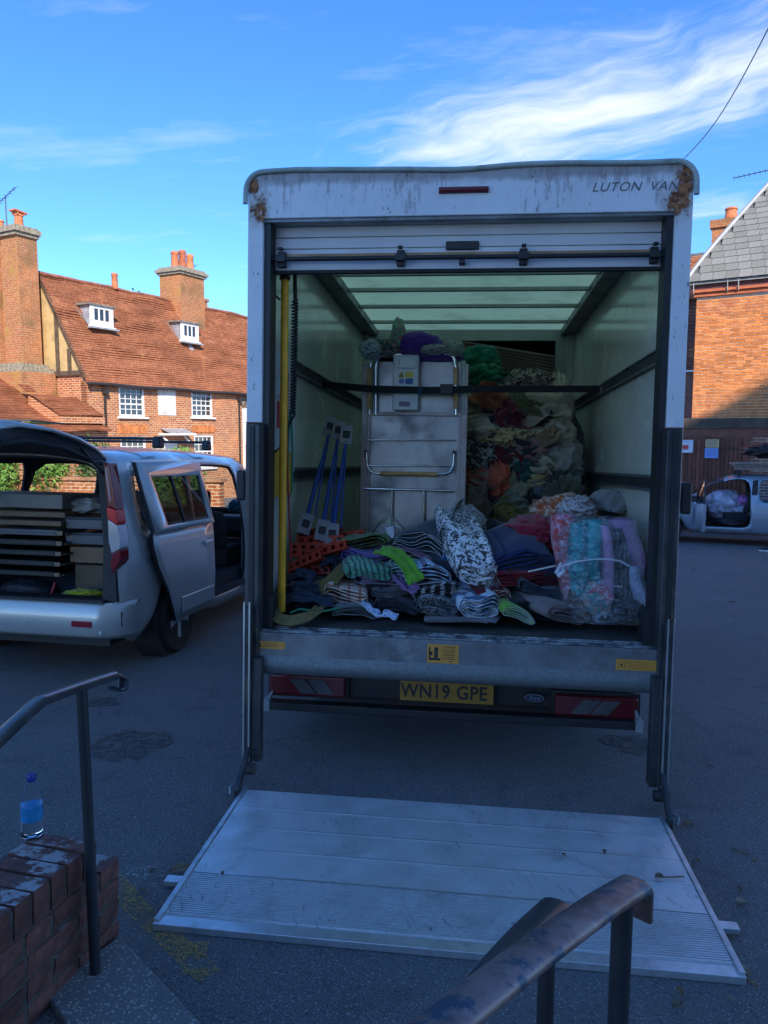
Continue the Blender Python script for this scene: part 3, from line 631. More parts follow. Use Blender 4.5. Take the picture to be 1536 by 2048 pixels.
pier = MB().bx(1.45, 4.5, -.05, -.01, -2.7, -.121).build('lower_brick_wall', brickmat('lower_brick', 'x', (.30, .10, .06), (.38, .14, .08), (.55, .47, .38)), rb_)
def sign(name, label, x0, x1, z0, z1, base, marks):
    e = empty(name, RM @ Matrix.Translation((x0, -.175, z0))); tag(e, label, 'sign', 'notices on the gates')
    MB().bx(0, x1-x0, 0, .012, 0, z1-z0).build('panel', base, e)
    for (a, b, c, d, m) in marks: MB().bx(a*(x1-x0), b*(x1-x0), -.003, -.0005, c*(z1-z0), d*(z1-z0)).build('printed_line', m, e)
M_RED = mat('sign_red', (.62, .06, .06), .5); M_INK = mat('sign_ink', (.08, .08, .12), .6); M_BLUE = mat('sign_blue', (.22, .36, .75), .5, var=.05); M_YS = mat('sign_sand', (.62, .45, .22), .6, var=.1); M_SW = mat('sign_white', (.66, .70, .76), .5, var=.04)
sign('gate_sign', 'white notice with a red block on the wooden gates', -.30, .10, -.53, -.20, M_SW, [(.2, .72, .3, .6, M_RED), (.22, .7, .22, .27, M_RED), (.1, .9, .85, .88, M_BLUE)])
sign('gate_sign', 'sand coloured notice above the blue one on the gates', .40, .72, -.39, -.18, M_YS, [(.1, .9, .15+.16*i, .2+.16*i, M_INK) for i in range(5)])
sign('gate_sign', 'blue notice directly below the sand coloured one on the gates', .39, .71, -.66, -.405, M_BLUE, [(.12, .9, .2+.2*i, .26+.2*i, mat('sign_pale', (.1, .16, .4), .5)) for i in range(4)])
# ---- neighbour behind: tiled roof, hung tiles, chimney
nb = empty('tile_hung_house', RM @ Matrix.Translation((-3.2, 4.2, 0))); tag(nb, 'shaded tile hung house with red roof tucked behind the orange brick building', 'house')
MB().bx(0, 3.6, 0, 4, -3.2, 1.9).build('wall', brickmat('shadow_purple_brick', 'x', (.22, .10, .09), (.28, .13, .11), (.25, .2, .18)), nb)  # brick given the purple cast of a wall in shadow
roof_courses('hung_tiles', 0, 3.6, -.12, 1.9, -.02, 4.1, tilemat('hung_tile', (.17, .085, .075), (.22, .11, .09), .1), nb, nx=14, seed=21)
roof_courses('roof', -.2, 3.8, -.3, 4.05, 1.8, 5.75, tilemat('red_roof_tile', (.42, .17, .08), (.52, .22, .11), .085), nb, nx=14, seed=22)
MB().bx(-3, 3.9, 1.8, 4, 5.3, 5.85).build('dark_ridge', M_SLATE, nb)
ck = MB().bx(2.5, 3.4, 1.9, 2.7, 4.5, 6.6).build('chimney_stack', M_CHX, nb); MB().bx(2.44, 3.46, 1.83, 2.77, 6.601, 6.85).build('corbel', M_CHX, ck); pot(3.0, 2.3, 6.85, .42, ck, .2)
aerial('television_aerial', 'long television aerial over the grey slate roof', RM @ Matrix.Translation((1.4, 6.0, 6.6)), 1.6, ((-1.5, 0, 1.45), (.9, 0, 1.62)), 17, .12)
# overhead wire
wr = MB(); a = BF @ (Vector(((1370-768)/FPX, 1, 0))*9.0); 
pa = CAM+ray(1373, 312)*16; pb = CAM+ray(1560, 10)*10.5
wr.tube([pa+(pb-pa)*(i/12)+Vector((0, 0, -.25*math.sin(math.pi*i/12))) for i in range(-2, 17)], .009, 5)
tag(wr.build('overhead_wire', mat('wire_black', (.03, .03, .035), .6)), 'thin black overhead wire crossing the sky beside the van roof', 'wire')

# ---- terrace closing the yard beyond the van
tc_ = empty('brick_terrace', BF @ Matrix.Translation((-6.6, 41, -3.4))); tag(tc_, 'long brick terrace closing the yard beyond the van', 'house')
tw = [(1.2+2.6*i, 2.2+2.6*i, z0, z0+1.4) for i in range(8) for z0 in (1.0, 3.5)]
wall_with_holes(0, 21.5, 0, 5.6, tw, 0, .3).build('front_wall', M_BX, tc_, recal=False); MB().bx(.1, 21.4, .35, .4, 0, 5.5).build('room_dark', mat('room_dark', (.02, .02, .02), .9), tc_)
for q in tw: sash(*q, tc_, 2, 4, arch=False)
roof_courses('roof', -.2, 21.7, -.3, 5.5, 3.2, 8.2, tilemat('terrace_tile', (.30, .12, .07), (.38, .16, .09), .077), tc_, nx=40, seed=33)
MB().bx(6.3, 7.4, 2.7, 3.5, 7.4, 9.6).build('chimney_stack', M_CHX, tc_); MB().bx(14.3, 15.4, 2.7, 3.5, 7.4, 9.6).build('chimney_stack', M_CHX, tc_)
# ================================================================== box van with tail lift
van = empty('box_van'); tag(van, 'white box van with open roller shutter, loaded with fabric, tail lift lowered', 'van')
def vanpaint(name, rust=True):
    t = NT(name); x, y, z = t.xyz()
    c = t.mix(t.ramp(t.noise(3, 5), .3, .7), (.66, .66, .68), (.74, .74, .76))
    streak = t.noise(1, 6, .7, t.comb(t.math('MULTIPLY', x, 30), t.math('MULTIPLY', y, 30), t.math('MULTIPLY', z, 7)))
    top = t.ramp(z, 2.86, 3.12)
    sc_ = t.math('MULTIPLY', t.ramp(t.math('ADD', streak, t.math('MULTIPLY', top, .12)), .58, .68), t.ramp(t.noise(2.1, 3), .40, .55))
    c = t.mix(t.math('MULTIPLY', sc_, .55), c, (.22, .17, .19))
    c = t.mix(t.ramp(t.math('MULTIPLY_ADD', t.noise(7, 7, .7), .09, z), 3.075, 3.115, 0, .65), c, (.24, .19, .18))
    # dents of black scuffs and fine scratches
    c = t.mix(t.math('MULTIPLY', t.ramp(t.noise(1, 3, .6, t.comb(t.math('MULTIPLY', x, 90), t.math('MULTIPLY', y, 40), t.math('MULTIPLY', z, 22))), .64, .69), t.ramp(t.noise(4, 2), .46, .56)), c, (.12, .1, .1))
    if rust:
        n = t.noise(17, 8, .75); n2 = t.noise(60, 4); d = None
        for (cx, cz, rx, rz) in ((-1.035, 2.925, .05, .085), (-1.08, 3.045, .05, .05), (1.058, 3.03, .05, .09), (1.03, 2.925, .075, .07), (1.06, 2.97, .05, .12)):
            e = t.math('SUBTRACT', 1.0, t.math('SQRT', t.math('ADD', t.math('POWER', t.math('DIVIDE', t.math('SUBTRACT', x, cx), rx), 2.0), t.math('POWER', t.math('DIVIDE', t.math('SUBTRACT', z, cz), rz), 2.0))))
            d = e if d is None else t.math('MAXIMUM', d, e)
        f = t.ramp(t.math('ADD', d, t.math('MULTIPLY', t.math('SUBTRACT', n, .5), 3.2)), .10, .45)
        halo = t.ramp(t.math('ADD', d, t.math('MULTIPLY', t.math('SUBTRACT', n, .5), 2.4)), -.55, .2, 0, .6); c = t.mix(halo, c, (.46, .36, .30)); rc = t.mix(t.ramp(t.noise(45, 6, .75), .35, .65), (.09, .03, .015), (.50, .20, .08)); rc = t.mix(t.ramp(t.noise(28, 5, .7), .6, .66), rc, (.55, .48, .44)); c = t.mix(f, c, rc)
        t.set('Roughness', t.math('MULTIPLY_ADD', f, .5, .38)); t.bump(t.math('MULTIPLY', f, n2), .8, .008)
    else: t.set('Roughness', .38)
    t.set('Base Color', c); return t.m
M_VAN = vanpaint('van_white'); M_VANS = vanpaint('van_side', False)
def grp(name):
    t = NT(name); c = t.mix(t.ramp(t.noise(1.5, 5), .35, .7), (.72, .70, .61), (.80, .78, .70)); c = t.mix(t.ramp(t.noise(5, 8, .7), .56, .75, 0, .5), c, (.36, .35, .30))
    t.set('Base Color', c); t.set('Roughness', t.ramp(t.noise(4, 4), .3, .7, .13, .28)); t.set('Coat Weight', .5); t.set('Coat Roughness', .08); return t.m
M_GRP = grp('inner_panel')
M_DK = mat('dark_steel', (.045, .047, .052), .5, .3, var=.3, dirt=(.12, .10, .09), ds=5, da=.6)
M_DK2 = mat('column_steel', (.06, .062, .068), .42, .4, var=.3, dirt=(.16, .12, .09), ds=7, da=.58)
M_BLK = mat('black_plastic', (.018, .018, .02), .5, var=.2)
M_RUBB = mat('rubber', (.02, .02, .02), .8)
M_STEEL = mat('grey_steel', (.20, .21, .22), .45, .5, var=.25, dirt=(.10, .09, .08), ds=5, da=.62)
M_ALU = mat('bright_aluminium', (.62, .63, .64), .35, .9, var=.1)
t = NT('galvanised'); v_ = t.voro(110, out='Color'); c = t.mix(t.xyz(v_)[0], (.13, .145, .15), (.19, .205, .21)); c = t.mix(t.ramp(t.noise(6, 7, .7), .55, .75, 0, .6), c, (.20, .2, .2)); t.set('Base Color', c); t.set('Metallic', .35); t.set('Roughness', .5); M_GALV = t.m
HW = 1.10
# sides, bulkhead, roof
for s in (-1, 1):
    o = MB().bx(s*1.062 if s > 0 else -HW, HW if s > 0 else -1.062, .052, 4.1, .70, 3.03).build('side_panel', [M_VANS, M_GRP], van)
    for p in o.data.polygons:
        if p.normal.x*s < -.5: p.material_index = 1
    MB().bx(min(s*.93, s*1.062), max(s*.93, s*1.062), .06, 4.0, 2.955, 3.02).build('roof_side_beam', M_STEEL, van)
    MB().bx(min(s*.985, s*1.06), max(s*.985, s*1.06), 3.93, 4.0, .75, 2.954).build('corner_post', mat('pale_steel', (.50, .51, .48), .5, .2, var=.1), van)
t = NT('translucent_roof'); dif = t.N.new('ShaderNodeBsdfDiffuse'); trl = t.N.new('ShaderNodeBsdfTranslucent'); mx = t.N.new('ShaderNodeMixShader'); mx.inputs[0].default_value = .85
c = t.mix(t.ramp(t.noise(2.2, 6, .65), .45, .72, 0, .8), (1.0, .80, .31), (.70, .56, .21)); t.L.new(c, trl.inputs[0]); dif.inputs[0].default_value = (.75, .7, .5, 1)
t.L.new(dif.outputs[0], mx.inputs[1]); t.L.new(trl.outputs[0], mx.inputs[2]); t.L.new(mx.outputs[0], t.N['Material Output'].inputs[0]); M_TROOF = t.m
def roofz(x, y): return 3.035+.075*(1-abs(x/HW)**6)+.012*noise.noise(Vector((x*1.7, y, 2)))
MB().grid(lambda a, b: ((a*2-1)*1.095, .06+b*5.2, roofz((a*2-1)*1.095, 0)), 28, 10).build('roof_skin', M_TROOF, van, smooth=80)
for y in (.5, 1.07, 1.65, 2.15, 2.78, 3.5): MB().bx(-.929, .929, y-.020, y+.020, 2.99, 3.02).build('roof_rib', mat('pale_rib', (.42, .43, .40), .5, .2, var=.1), van, bevel=.005)
# bulkhead with the opening into the over-cab space
M_PALE = mat('pale_panel', (.42, .44, .40), .5, var=.08)
bh = MB().bx(-1.06, 1.06, 4.0, 4.04, .70, 2.05).bx(-1.06, -.93, 4.0, 4.04, 2.051, 3.02).bx(.885, 1.06, 4.0, 4.04, 2.051, 3.02).bx(-.929, .884, 4.0, 4.04, 2.91, 3.02).build('bulkhead', M_PALE, van)
MB().bx(-1.1, 1.1, 4.11, 5.3, 2.0, 2.04).bx(-1.1, 1.1, 5.301, 5.35, 2.0, 3.0).bx(-1.1, -1.06, 4.11, 5.3, 2.041, 3.03).bx(1.06, 1.1, 4.11, 5.3, 2.041, 3.03).build('over_cab_pod', mat('pod', (.12, .115, .115), .6), van)
MB().bx(-1.055, 1.055, 4.045, 5.3, 2.975, 2.99).build('pod_light_block', M_BLK, van)  # black panel sized to stop light leaking in through the roof skin
# rear portal frame with rounded top corners
def arc(cx, cz, r, a0, a1, n=7): return [(cx+r*math.cos(rad(a0+(a1-a0)*i/n)), cz+r*math.sin(rad(a0+(a1-a0)*i/n))) for i in range(n+1)]
W2 = 1.018
outer = [(-HW, .70)]+arc(-HW+.09, 3.02, .09, 180, 90)+[(x, 3.11-.014*math.exp(-((x-.0)/.22)**2)+.005*math.sin(x*5)) for x in (-.85,-.7,-.55, -.4,-.3,-.2, -.1,0,.1, .2,.3,.4, .5,.65, .8)]+arc(HW-.09, 3.02, .09, 90, 0)+[(HW, .70)]
poly = outer+[(W2, .70), (W2, 2.88), (-W2, 2.88), (-W2, .70)]
pf = MB().prism(poly, 'y', -.012, .05).build('portal_frame', M_VAN, van, bevel=.006)
# roof lip: greenish GRP edge with a dent
lip = [(-HW-.012, 2.955)]+arc(-HW+.085, 3.018, .095, 180, 90)+[(x, 3.114-.014*math.exp(-((x-.0)/.22)**2)+.005*math.sin(x*5)) for x in [(-.85+i*.1) for i in range(18)]]+arc(HW-.085, 3.018, .095, 90, 0)+[(HW+.012, 2.955)]
M_LIP = mat('grp_lip', (.36, .42, .38), .55, var=.2, vs=6, dirt=(.16, .17, .15), ds=8, da=.58)
MB().tube([(x, -.018, z) for x, z in lip], .0135, 8).build('roof_lip', M_LIP, van, smooth=60)
MB().bx(-W2, W2, .0, .051, 2.865, 2.879).build('lintel_trim', M_STEEL, van)
for s in (-1, 1):
    a, b = sorted((s*.985, s*1.017)); MB().bx(a, b, .01, .13, .75, 2.864).build('shutter_track', M_BLK, van)
    a, b = sorted((s*.955, s*1.01)); MB().bx(a, b, .012, .12, .752, .93).build('track_foot', M_BLK, van)
# roller shutter rolled up: visible bottom slats
t = NT('shutter_white'); x, y, z = t.xyz(); c = t.mix(t.ramp(t.noise(4, 6), .35, .7), (.62, .60, .63), (.70, .68, .70)); c = t.mix(t.ramp(t.noise(11, 8, .75), .6, .72, 0, .6), c, (.26, .24, .25)); t.set('Base Color', c); t.set('Roughness', .5); M_SHUT = t.m
sh = MB().bx(-.984, .984, .095, .115, 2.645, 2.70).build('roller_shutter', M_SHUT, van, bevel=.004)
zs = [2.702, 2.757, 2.815, 2.873, 2.93]
for i in range(4): MB().bx(-.984, .984, .097, .115, zs[i], zs[i+1]-.004).build('slat', M_SHUT, sh, bevel=.004)
M_STRIP = mat('varnished_strip', (.36, .20, .09), .5, var=.25, vs=9)
MB().bx(-.95, .96, .083, .0945, 2.703, 2.726).build('timber_strip', M_STRIP, sh)
MB().bx(-.985, .985, .09, .12, 2.628, 2.6445).build('rubber_seal', M_RUBB, sh)
MB().cyl((-1.01, .052, 2.692), (1.012, .052, 2.692), .012, n=10).build('lock_bar', M_BLK, sh, smooth=60)
for u in (563, 801, 1047, 1309):
    x = P(u, 515, .06).x; MB().bx(x-.02, x+.02, .06, .094, 2.655, 2.735).bx(x-.026, x+.026, .034, .07, 2.675, 2.71).bx(x-.012, x+.012, .03, .06, 2.735, 2.75).build('lock_bracket', M_BLK, sh, bevel=.004)
x = P(924, 515, .06).x; MB().bx(x-.015, x+.015, .05, .09, 2.66, 2.69).build('bar_clip', M_BLK, sh, bevel=.003)
x = P(925, 487, .09).x; MB().bx(x-.085, x+.085, .082, .0965, 2.738, 2.782).build('handle_plate', M_BLK, sh, bevel=.006)
# brake light, lettering
x0 = P(878, 383, -.01).x; x1 = P(977, 382, -.01).x
M_REDL = mat('red_lens', (.11, .003, .008), .3, coat=.4, var=.15)
bl = MB().cyl((x0, -.016, 3.0), (x1, -.016, 3.0), .016, n=12).build('brake_light', M_REDL, van, smooth=60)
M_GREYL = mat('grey_letters', (.13, .13, .15), .5)
text('LUTON', .062, M_GREYL, van, facing(.735, -.0135, 2.998), shear=.3, sx=1.05, ex=.0008, space=1.08); text('VAN', .062, M_GREYL, van, facing(.958, -.0135, 2.998), shear=.3, sx=1.05, ex=.0008, space=1.08)
# floor and rear sill
t = NT('worn_floor'); x, y, z = t.xyz(); c = t.mix(t.ramp(t.noise(6, 6), .35, .7), (.045, .046, .05), (.085, .085, .09))
wear = t.ramp(t.noise(1, 7, .75, t.comb(t.math('MULTIPLY', x, 6), t.math('MULTIPLY', y, 45), 0.)), .55, .62); edge = t.ramp(y, -.08, .03, 0, 1)
c = t.mix(t.math('MULTIPLY', wear, t.ramp(t.noise(9, 6, .7), .45, .6)), c, (.42, .44, .45)); t.set('Base Color', c); t.set('Roughness', .6); M_FLOOR = t.m
MB().bx(-1.06, 1.06, .1, 4.0, .69, .748).build('floor', mat('load_floor', (.06, .055, .05), .8, var=.3, vs=5), van)
MB().bx(-1.045, 1.03, -.07, .099, .69, .747).build('sill_plate', M_FLOOR, van, bevel=.004)
for i, y in enumerate((-.045, -.012, .03, .07)): MB().bx(-1.03, 1.02, y-.004, y+.004, .748, .7535).build('tread_strip', mat('worn_alu_strip', (.50, .52, .54), .45, .5, var=.4, vs=30, dirt=(.09, .09, .1), ds=12, da=.5), van)
MB().bx(-1.045, 1.03, -.085, -.071, .63, .752).build('sill_face', M_STEEL, van, bevel=.004)
prof = [(-.075, .634)]+[(-.084-.016*math.sin(math.pi*i/10*.7)+.04*(i/10)**4, .634-.108*i/10) for i in range(11)]+[(-.02, .526), (-.02, .634)]
MB().prism(prof, 'x', -1.03, 1.018).build('lift_beam', M_GALV, van, smooth=35)
M_OR = mat('orange_sticker', (.62, .27, .04), .5, var=.1)
def sticker(u0, v0, u1, v1, kind):
    a = P(u0, v0, -.087); b = P(u1, v1, -.087); w_, h_ = b.x-a.x, a.z-b.z
    s = MB().bx(a.x, b.x, -.0885, -.0855, b.z, a.z).build('warning_sticker', M_OR, van); y = -.0895; K = M_BLK; m = MB()
    if kind == 0:
        c = (a.x+w_*.16, (a.z+b.z)/2); r = h_*.38
        for i in range(3):
            p = [(c[0]+r*math.sin(rad(120*(i+k))), c[1]-r*.1+r*math.cos(rad(120*(i+k)))) for k in (0, 1)]
            m.beam((p[0][0], y, p[0][1]), (p[1][0], y, p[1][1]), .005, .001, up=(0, 1, 0))
        m.bx(c[0]-.002, c[0]+.002, y, y+.0005, c[1]-.008, c[1]+.009)
        for i in range(3): m.bx(a.x+w_*.3, a.x+w_*(.75+.08*((i*3) % 3)), y, y+.0005, b.z+h_*(.3+.17*i), b.z+h_*(.34+.17*i))
    elif kind == 1:
        m.bx(a.x+w_*.05, a.x+w_*.10, y, y+.0005, b.z+h_*.15, b.z+h_*.85); m.bx(a.x+w_*.08, a.x+w_*.42, y, y+.0005, b.z+h_*.15, b.z+h_*.28); m.bx(a.x+w_*.22, a.x+w_*.34, y, y+.0005, b.z+h_*.29, b.z+h_*.85)
        m.bx(a.x+w_*.10, a.x+w_*.17, y, y+.0005, b.z+h_*.4, b.z+h_*.62)
        m.bx(a.x+w_*.455, a.x+w_*.465, y, y+.0005, b.z+h_*.06, b.z+h_*.94)
        for i in range(6): m.bx(a.x+w_*.5, a.x+w_*(.9-.05*(i % 2)), y, y+.0005, b.z+h_*(.22+.1*i), b.z+h_*(.25+.1*i))
        text('WARNING', .013, K, s, facing(a.x+w_*.72, y, b.z+h_*.87), ex=.0004); text('681', .014, K, s, facing(a.x+w_*.75, y, b.z+h_*.12), ex=.0004)
    else:
        m.bx(a.x+w_*.05, a.x+w_*.22, y, y+.0005, b.z+h_*.2, b.z+h_*.23).bx(a.x+w_*.05, a.x+w_*.22, y, y+.0005, b.z+h_*.72, b.z+h_*.75).bx(a.x+w_*.05, a.x+w_*.06, y, y+.0005, b.z+h_*.24, b.z+h_*.71).bx(a.x+w_*.21, a.x+w_*.22, y, y+.0005, b.z+h_*.24, b.z+h_*.71)
        m.bx(a.x+w_*.1, a.x+w_*.17, y, y+.0005, b.z+h_*.4, b.z+h_*.55)
        for i in range(5): m.bx(a.x+w_*.28, a.x+w_*(.9-.1*(i % 2)), y, y+.0005, b.z+h_*(.18+.15*i), b.z+h_*(.2+.15*i))
    m.build('printed_marks', K, s)
sticker(508, 1281, 570, 1299, 0); sticker(855, 1288, 917, 1328, 1); sticker(1232, 1318, 1313, 1343, 2)
# lift columns
for s in (-1, 1):
    xo = s*1.072; xi = s*1.0; a, b = sorted((xo, xi))
    c = MB().bx(a, b, -.115, -.02, .62, 1.83).build('lift_column', M_DK2, van, bevel=.006)
    m = MB().bx(s*1.037-.012, s*1.037+.012, -.125, -.116, .62, 1.82); m.build('column_channel', M_BLK, c)
    MB().bx(a+.001, b-.001, -.116, -.019, 1.831, 1.838).build('column_cap', mat('red_oxide', (.14, .06, .05), .6), c)
    x0, x1 = sorted((s*.972, s*1.012))
    lg = MB().bx(x0, x1, -.155, -.09, .09, .63).build('lift_leg', M_DK, van, bevel=.004)
    x0, x1 = sorted((s*1.02, s*1.062)); sl_ = MB().bx(x0, x1, -.175, -.128, .075, .90).build('slide_rail', M_DK2, van, bevel=.004)
    for q in (s*1.026, s*1.054): MB().bx(q-.004, q+.004, -.181, -.1755, .10, .925).build('wear_edge', M_ALU, sl_)
    for z in (.16, .27, .35): MB().cyl((s*1.06, -.15, z), (s*1.072, -.15, z), .009, n=8).build('bolt', M_STEEL, sl_)
    # hinge arm down to the platform
    MB().beam((s*1.035, -.15, .16), (s*1.0, -.46, .05), .022, .05).cyl((s*.985, -.2, .07), (s*1.06, -.2, .07), .028, n=12).build('hinge_arm', M_DK, van, bevel=.003)
    MB().tube([(s*.99, -.40, .045), (s*1.03, -.40, .075), (s*1.04, -.43, .07), (s*1.03, -.45, .045)], .008, 8).build('chain_hook', M_STEEL, van, smooth=60)
    # marker lamp stalks on the body sides
    z = P(480, 972, .06).z if s < 0 else P(1374, 998, .06).z
    k = MB().bx(*sorted((s*1.10, s*1.14)), .03, .07, z-.02, z+.02).build('marker_arm', M_RUBB, van)
    MB().bx(*sorted((s*1.115, s*1.165)), .02, .10, z-.075, z+.085).build('marker_lamp', M_BLK, k, bevel=.012)
# platform: planks, ribbed ramp, tip
def platmat(name):
    t = NT(name); x, y, z = t.xyz()
    br = t.noise(1, 5, .6, t.comb(t.math('MULTIPLY', x, 14), t.math('MULTIPLY', y, 160), 0.))
    c = t.mix(br, (.48, .49, .50), (.72, .73, .74))
    c = t.mix(t.ramp(t.noise(3.1, 9, .72, dist=.6), .47, .70, 0, .42), c, (.26, .255, .245))
    scr = t.ramp(t.noise(1, 3, .5, t.comb(t.math('ADD', t.math('MULTIPLY', x, 48), t.math('MULTIPLY', y, 20)), t.math('MULTIPLY', y, 5), 0.), dist=2.5), .63, .65)
    c = t.mix(t.math('MULTIPLY', scr, t.math('MULTIPLY', t.ramp(t.noise(2.5, 3), .45, .6), .6)), c, (.12, .12, .12))
    bl = t.ramp(t.voro(5.5), .02, .05, .6, 0); c = t.mix(bl, c, (.16, .15, .15))
    t.set('Base Color', c); t.set('Metallic', .45); t.set('Roughness', t.ramp(t.noise(7, 5), .3, .7, .34, .55)); t.bump(br, .15, .002); return t.m
M_PLAT = platmat('platform_aluminium'); M_TIP = mat('tip_aluminium', (.60, .62, .65), .35, .75, var=.1, vs=20, dirt=(.3, .3, .3), ds=9, da=.66)
YB, YF, WP = -.40, -1.44, .967
def pz(y): return .030+(.022)*(y-YF)/(YB-YF)
def wedge(m, x0, x1, y0, y1, th, dz=0): # y0 nearer the viewer
    z0, z1 = pz(y0)+dz, pz(y1)+dz
    return m.add([(x0, y0, z0-th), (x1, y0, z0-th), (x1, y1, z1-th), (x0, y1, z1-th), (x0, y0, z0), (x1, y0, z0), (x1, y1, z1), (x0, y1, z1)], [(0, 3, 2, 1), (4, 5, 6, 7), (0, 1, 5, 4), (1, 2, 6, 5), (2, 3, 7, 6), (3, 0, 4, 7)])
plat = wedge(MB(), -WP+.002, WP-.002, YF+.05, YB-.002, .004, -.0285).build('platform', mat('edge_aluminium', (.50, .52, .55), .4, .8, var=.2, vs=12), van, bevel=.003)
for s in (-1, 1): wedge(MB(), *sorted((s*WP, s*(WP+.022))), YF+.005, YB+.01, .028, .006).build('edge_profile', mat('edge_aluminium', (.5, .52, .55)), plat, bevel=.003)
ys = [YB, -.575, -.755, -.935, -1.12]
for i in range(4):
    wedge(MB(), -WP+.001, WP-.001, ys[i+1]+.0025, ys[i]-.0005, .028).build('plank', M_PLAT, plat, bevel=.0015)
    wedge(MB(), -WP+.001, WP-.001, ys[i+1]-.0025, ys[i+1]+.0025, .022, .002).build('plank_joint', M_ALU, plat)
wedge(MB(), -WP+.001, WP-.001, -1.395, -1.123, .022, -.003).build('ramp_plate', M_PLAT, plat)
m = MB()
for i in range(21): y = -1.13-.0125*i; wedge(m, -WP+.001, WP-.001, y-.0062, y, .006, .0010)
tag(m.build('ramp_ribs', M_PLAT, plat), kind='stuff')
wedge(MB(), -WP-.02, WP+.02, YF-.01, -1.397, .026, -.002).build('ramp_tip', M_TIP, plat, bevel=.002)
for s in (-1, 1): wedge(MB(), *sorted((s*(WP+.023), s*(WP+.085))), -1.20, -1.155, .02, -.0).build('side_tab', M_TIP, plat, bevel=.002)
# rear lamp bar, lamps, plate
def lampset(u0, v0, u1, v1, flip):
    a = P(u0, v0, .3); b = P(u1, v1, .3); z0, z1 = (a.z+b.z)/2-.06, (a.z+b.z)/2+.06
    o = MB().bx(a.x, b.x, .285, .36, z0, z1).build('tail_lamp', M_REDL, van, bevel=.012)
    MB().bx(a.x-.015, b.x+.015, .32, .37, z0-.015, z1+.015).build('lamp_housing', M_BLK, o)
    c = (a.x+b.x)/2+(.03 if not flip else -.0); k = .035 if not flip else -.035
    for q in (0, 1):
        x = c-.10+q*.105; MB().prism([(x+k, z0+.02), (x+.09+k, z0+.02), (x+.09-k, z1-.02), (x-k, z1-.02)], 'y', .279, .286).build('clear_lens', mat('clear_lens', (.075, .07, .072), .2, coat=.5), o)  # clear lens toned dark, as shaded under the sill
    for q, z in ((c-.02, z1-.022), (c+.02, z0+.022)): MB().cyl((q, .281, z), (q, .277, z), .007, n=8).build('screw', M_BLK, o)
lampset(541, 1345, 690, 1397, False); lampset(1110, 1387, 1275, 1440, True)
M_PLATE = mat('plate_yellow_shaded', (.36, .18, .02), .4, var=.06)  # plate yellow darkened for the shade of its recess
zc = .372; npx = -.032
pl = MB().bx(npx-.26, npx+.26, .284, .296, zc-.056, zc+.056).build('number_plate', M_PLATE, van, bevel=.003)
text('WN19', .108, M_BLK, pl, facing(npx-.118, .282, zc), ex=.0008, sx=.88, space=1.06, name='plate_characters', bold=.0022); text('GPE', .108, M_BLK, pl, facing(npx+.14, .282, zc), ex=.0008, sx=.88, space=1.06, name='plate_characters', bold=.0022)
ox, oz = P(1068, 1395, .3).x, P(1068, 1395, .3).z
ov = [(ox+.052*math.cos(6.283*i/28), oz+.021*math.sin(6.283*i/28)) for i in range(28)]
bd = MB().prism(ov, 'y', .288, .298).build('oval_badge', mat('badge_rim', (.38, .40, .42), .3, .7), van)
MB().prism([(ox+(x-ox)*.92, oz+(z-oz)*.86) for x, z in ov], 'y', .286, .2879).build('badge_field', mat('badge_blue', (.02, .03, .08), .3), bd)
text('Ford', .030, mat('badge_rim', (.38, .40, .42)), bd, facing(ox, .285, oz-.001), ex=.0006, shear=.25)
MB().bx(-1.06, 1.0, .36, .42, .29, .47).build('lamp_bar', M_BLK, van, bevel=.008)
ub = MB().bx(-1.045, 1.005, .24, .32, .232, .278).build('underrun_bar', M_BLK, van, bevel=.006)
for u, s in ((530, -1), (1283, 1)): xx = -1.05 if s < 0 else 1.005; MB().bx(xx-.02, xx+.02, .235, .325, .225, .285).prism([(xx-.012, .286), (xx+.012, .286), (xx+.012-s*.02, .33), (xx-s*.02, .33)], 'y', .27, .3).build('bar_end', mat('grey_end', (.25, .26, .27), .5, var=.2), ub)
# chassis, wheels, cab
MB().bx(-.45, -.37, .42, 5.6, .45, .60).bx(.37, .45, .42, 5.6, .45, .60).bx(-.9, .9, 1.0, 1.06, .5, .68).bx(-.9, .9, 2.4, 2.46, .5, .68).bx(-1.0, 1.0, .42, 4.0, .62, .689).build('chassis', M_BLK, van)
MB().cyl((-.8, 1.35, .34), (.8, 1.35, .34), .06).lathe([(.001, -.14), (.13, -.08), (.15, 0), (.13, .08), (.001, .14)], 16, (0, 1.35, .34)).build('rear_axle', M_BLK, van)
MB().bx(-.95, -.5, 2.0, 3.2, .28, .60).build('shade_block_left', M_BLK, van, bevel=.05)  # added block, darkens the ground under the van
MB().bx(.5, .95, 2.0, 3.4, .30, .60).build('shade_block_right', M_BLK, van, bevel=.03)  # second added block, keeps light from under the van
MB().bx(-.35, .35, .55, 1.15, .36, .56).build('shade_block_rear', M_BLK, van, bevel=.05)  # rear block added for the same underbody shade
for s_ in (-1, 1): MB().bx(*sorted((s_*1.03, s_*1.07)), 1.85, 4.2, .32, .69).build('shade_skirt', M_BLK, van)  # skirts added to close off side light below the floor
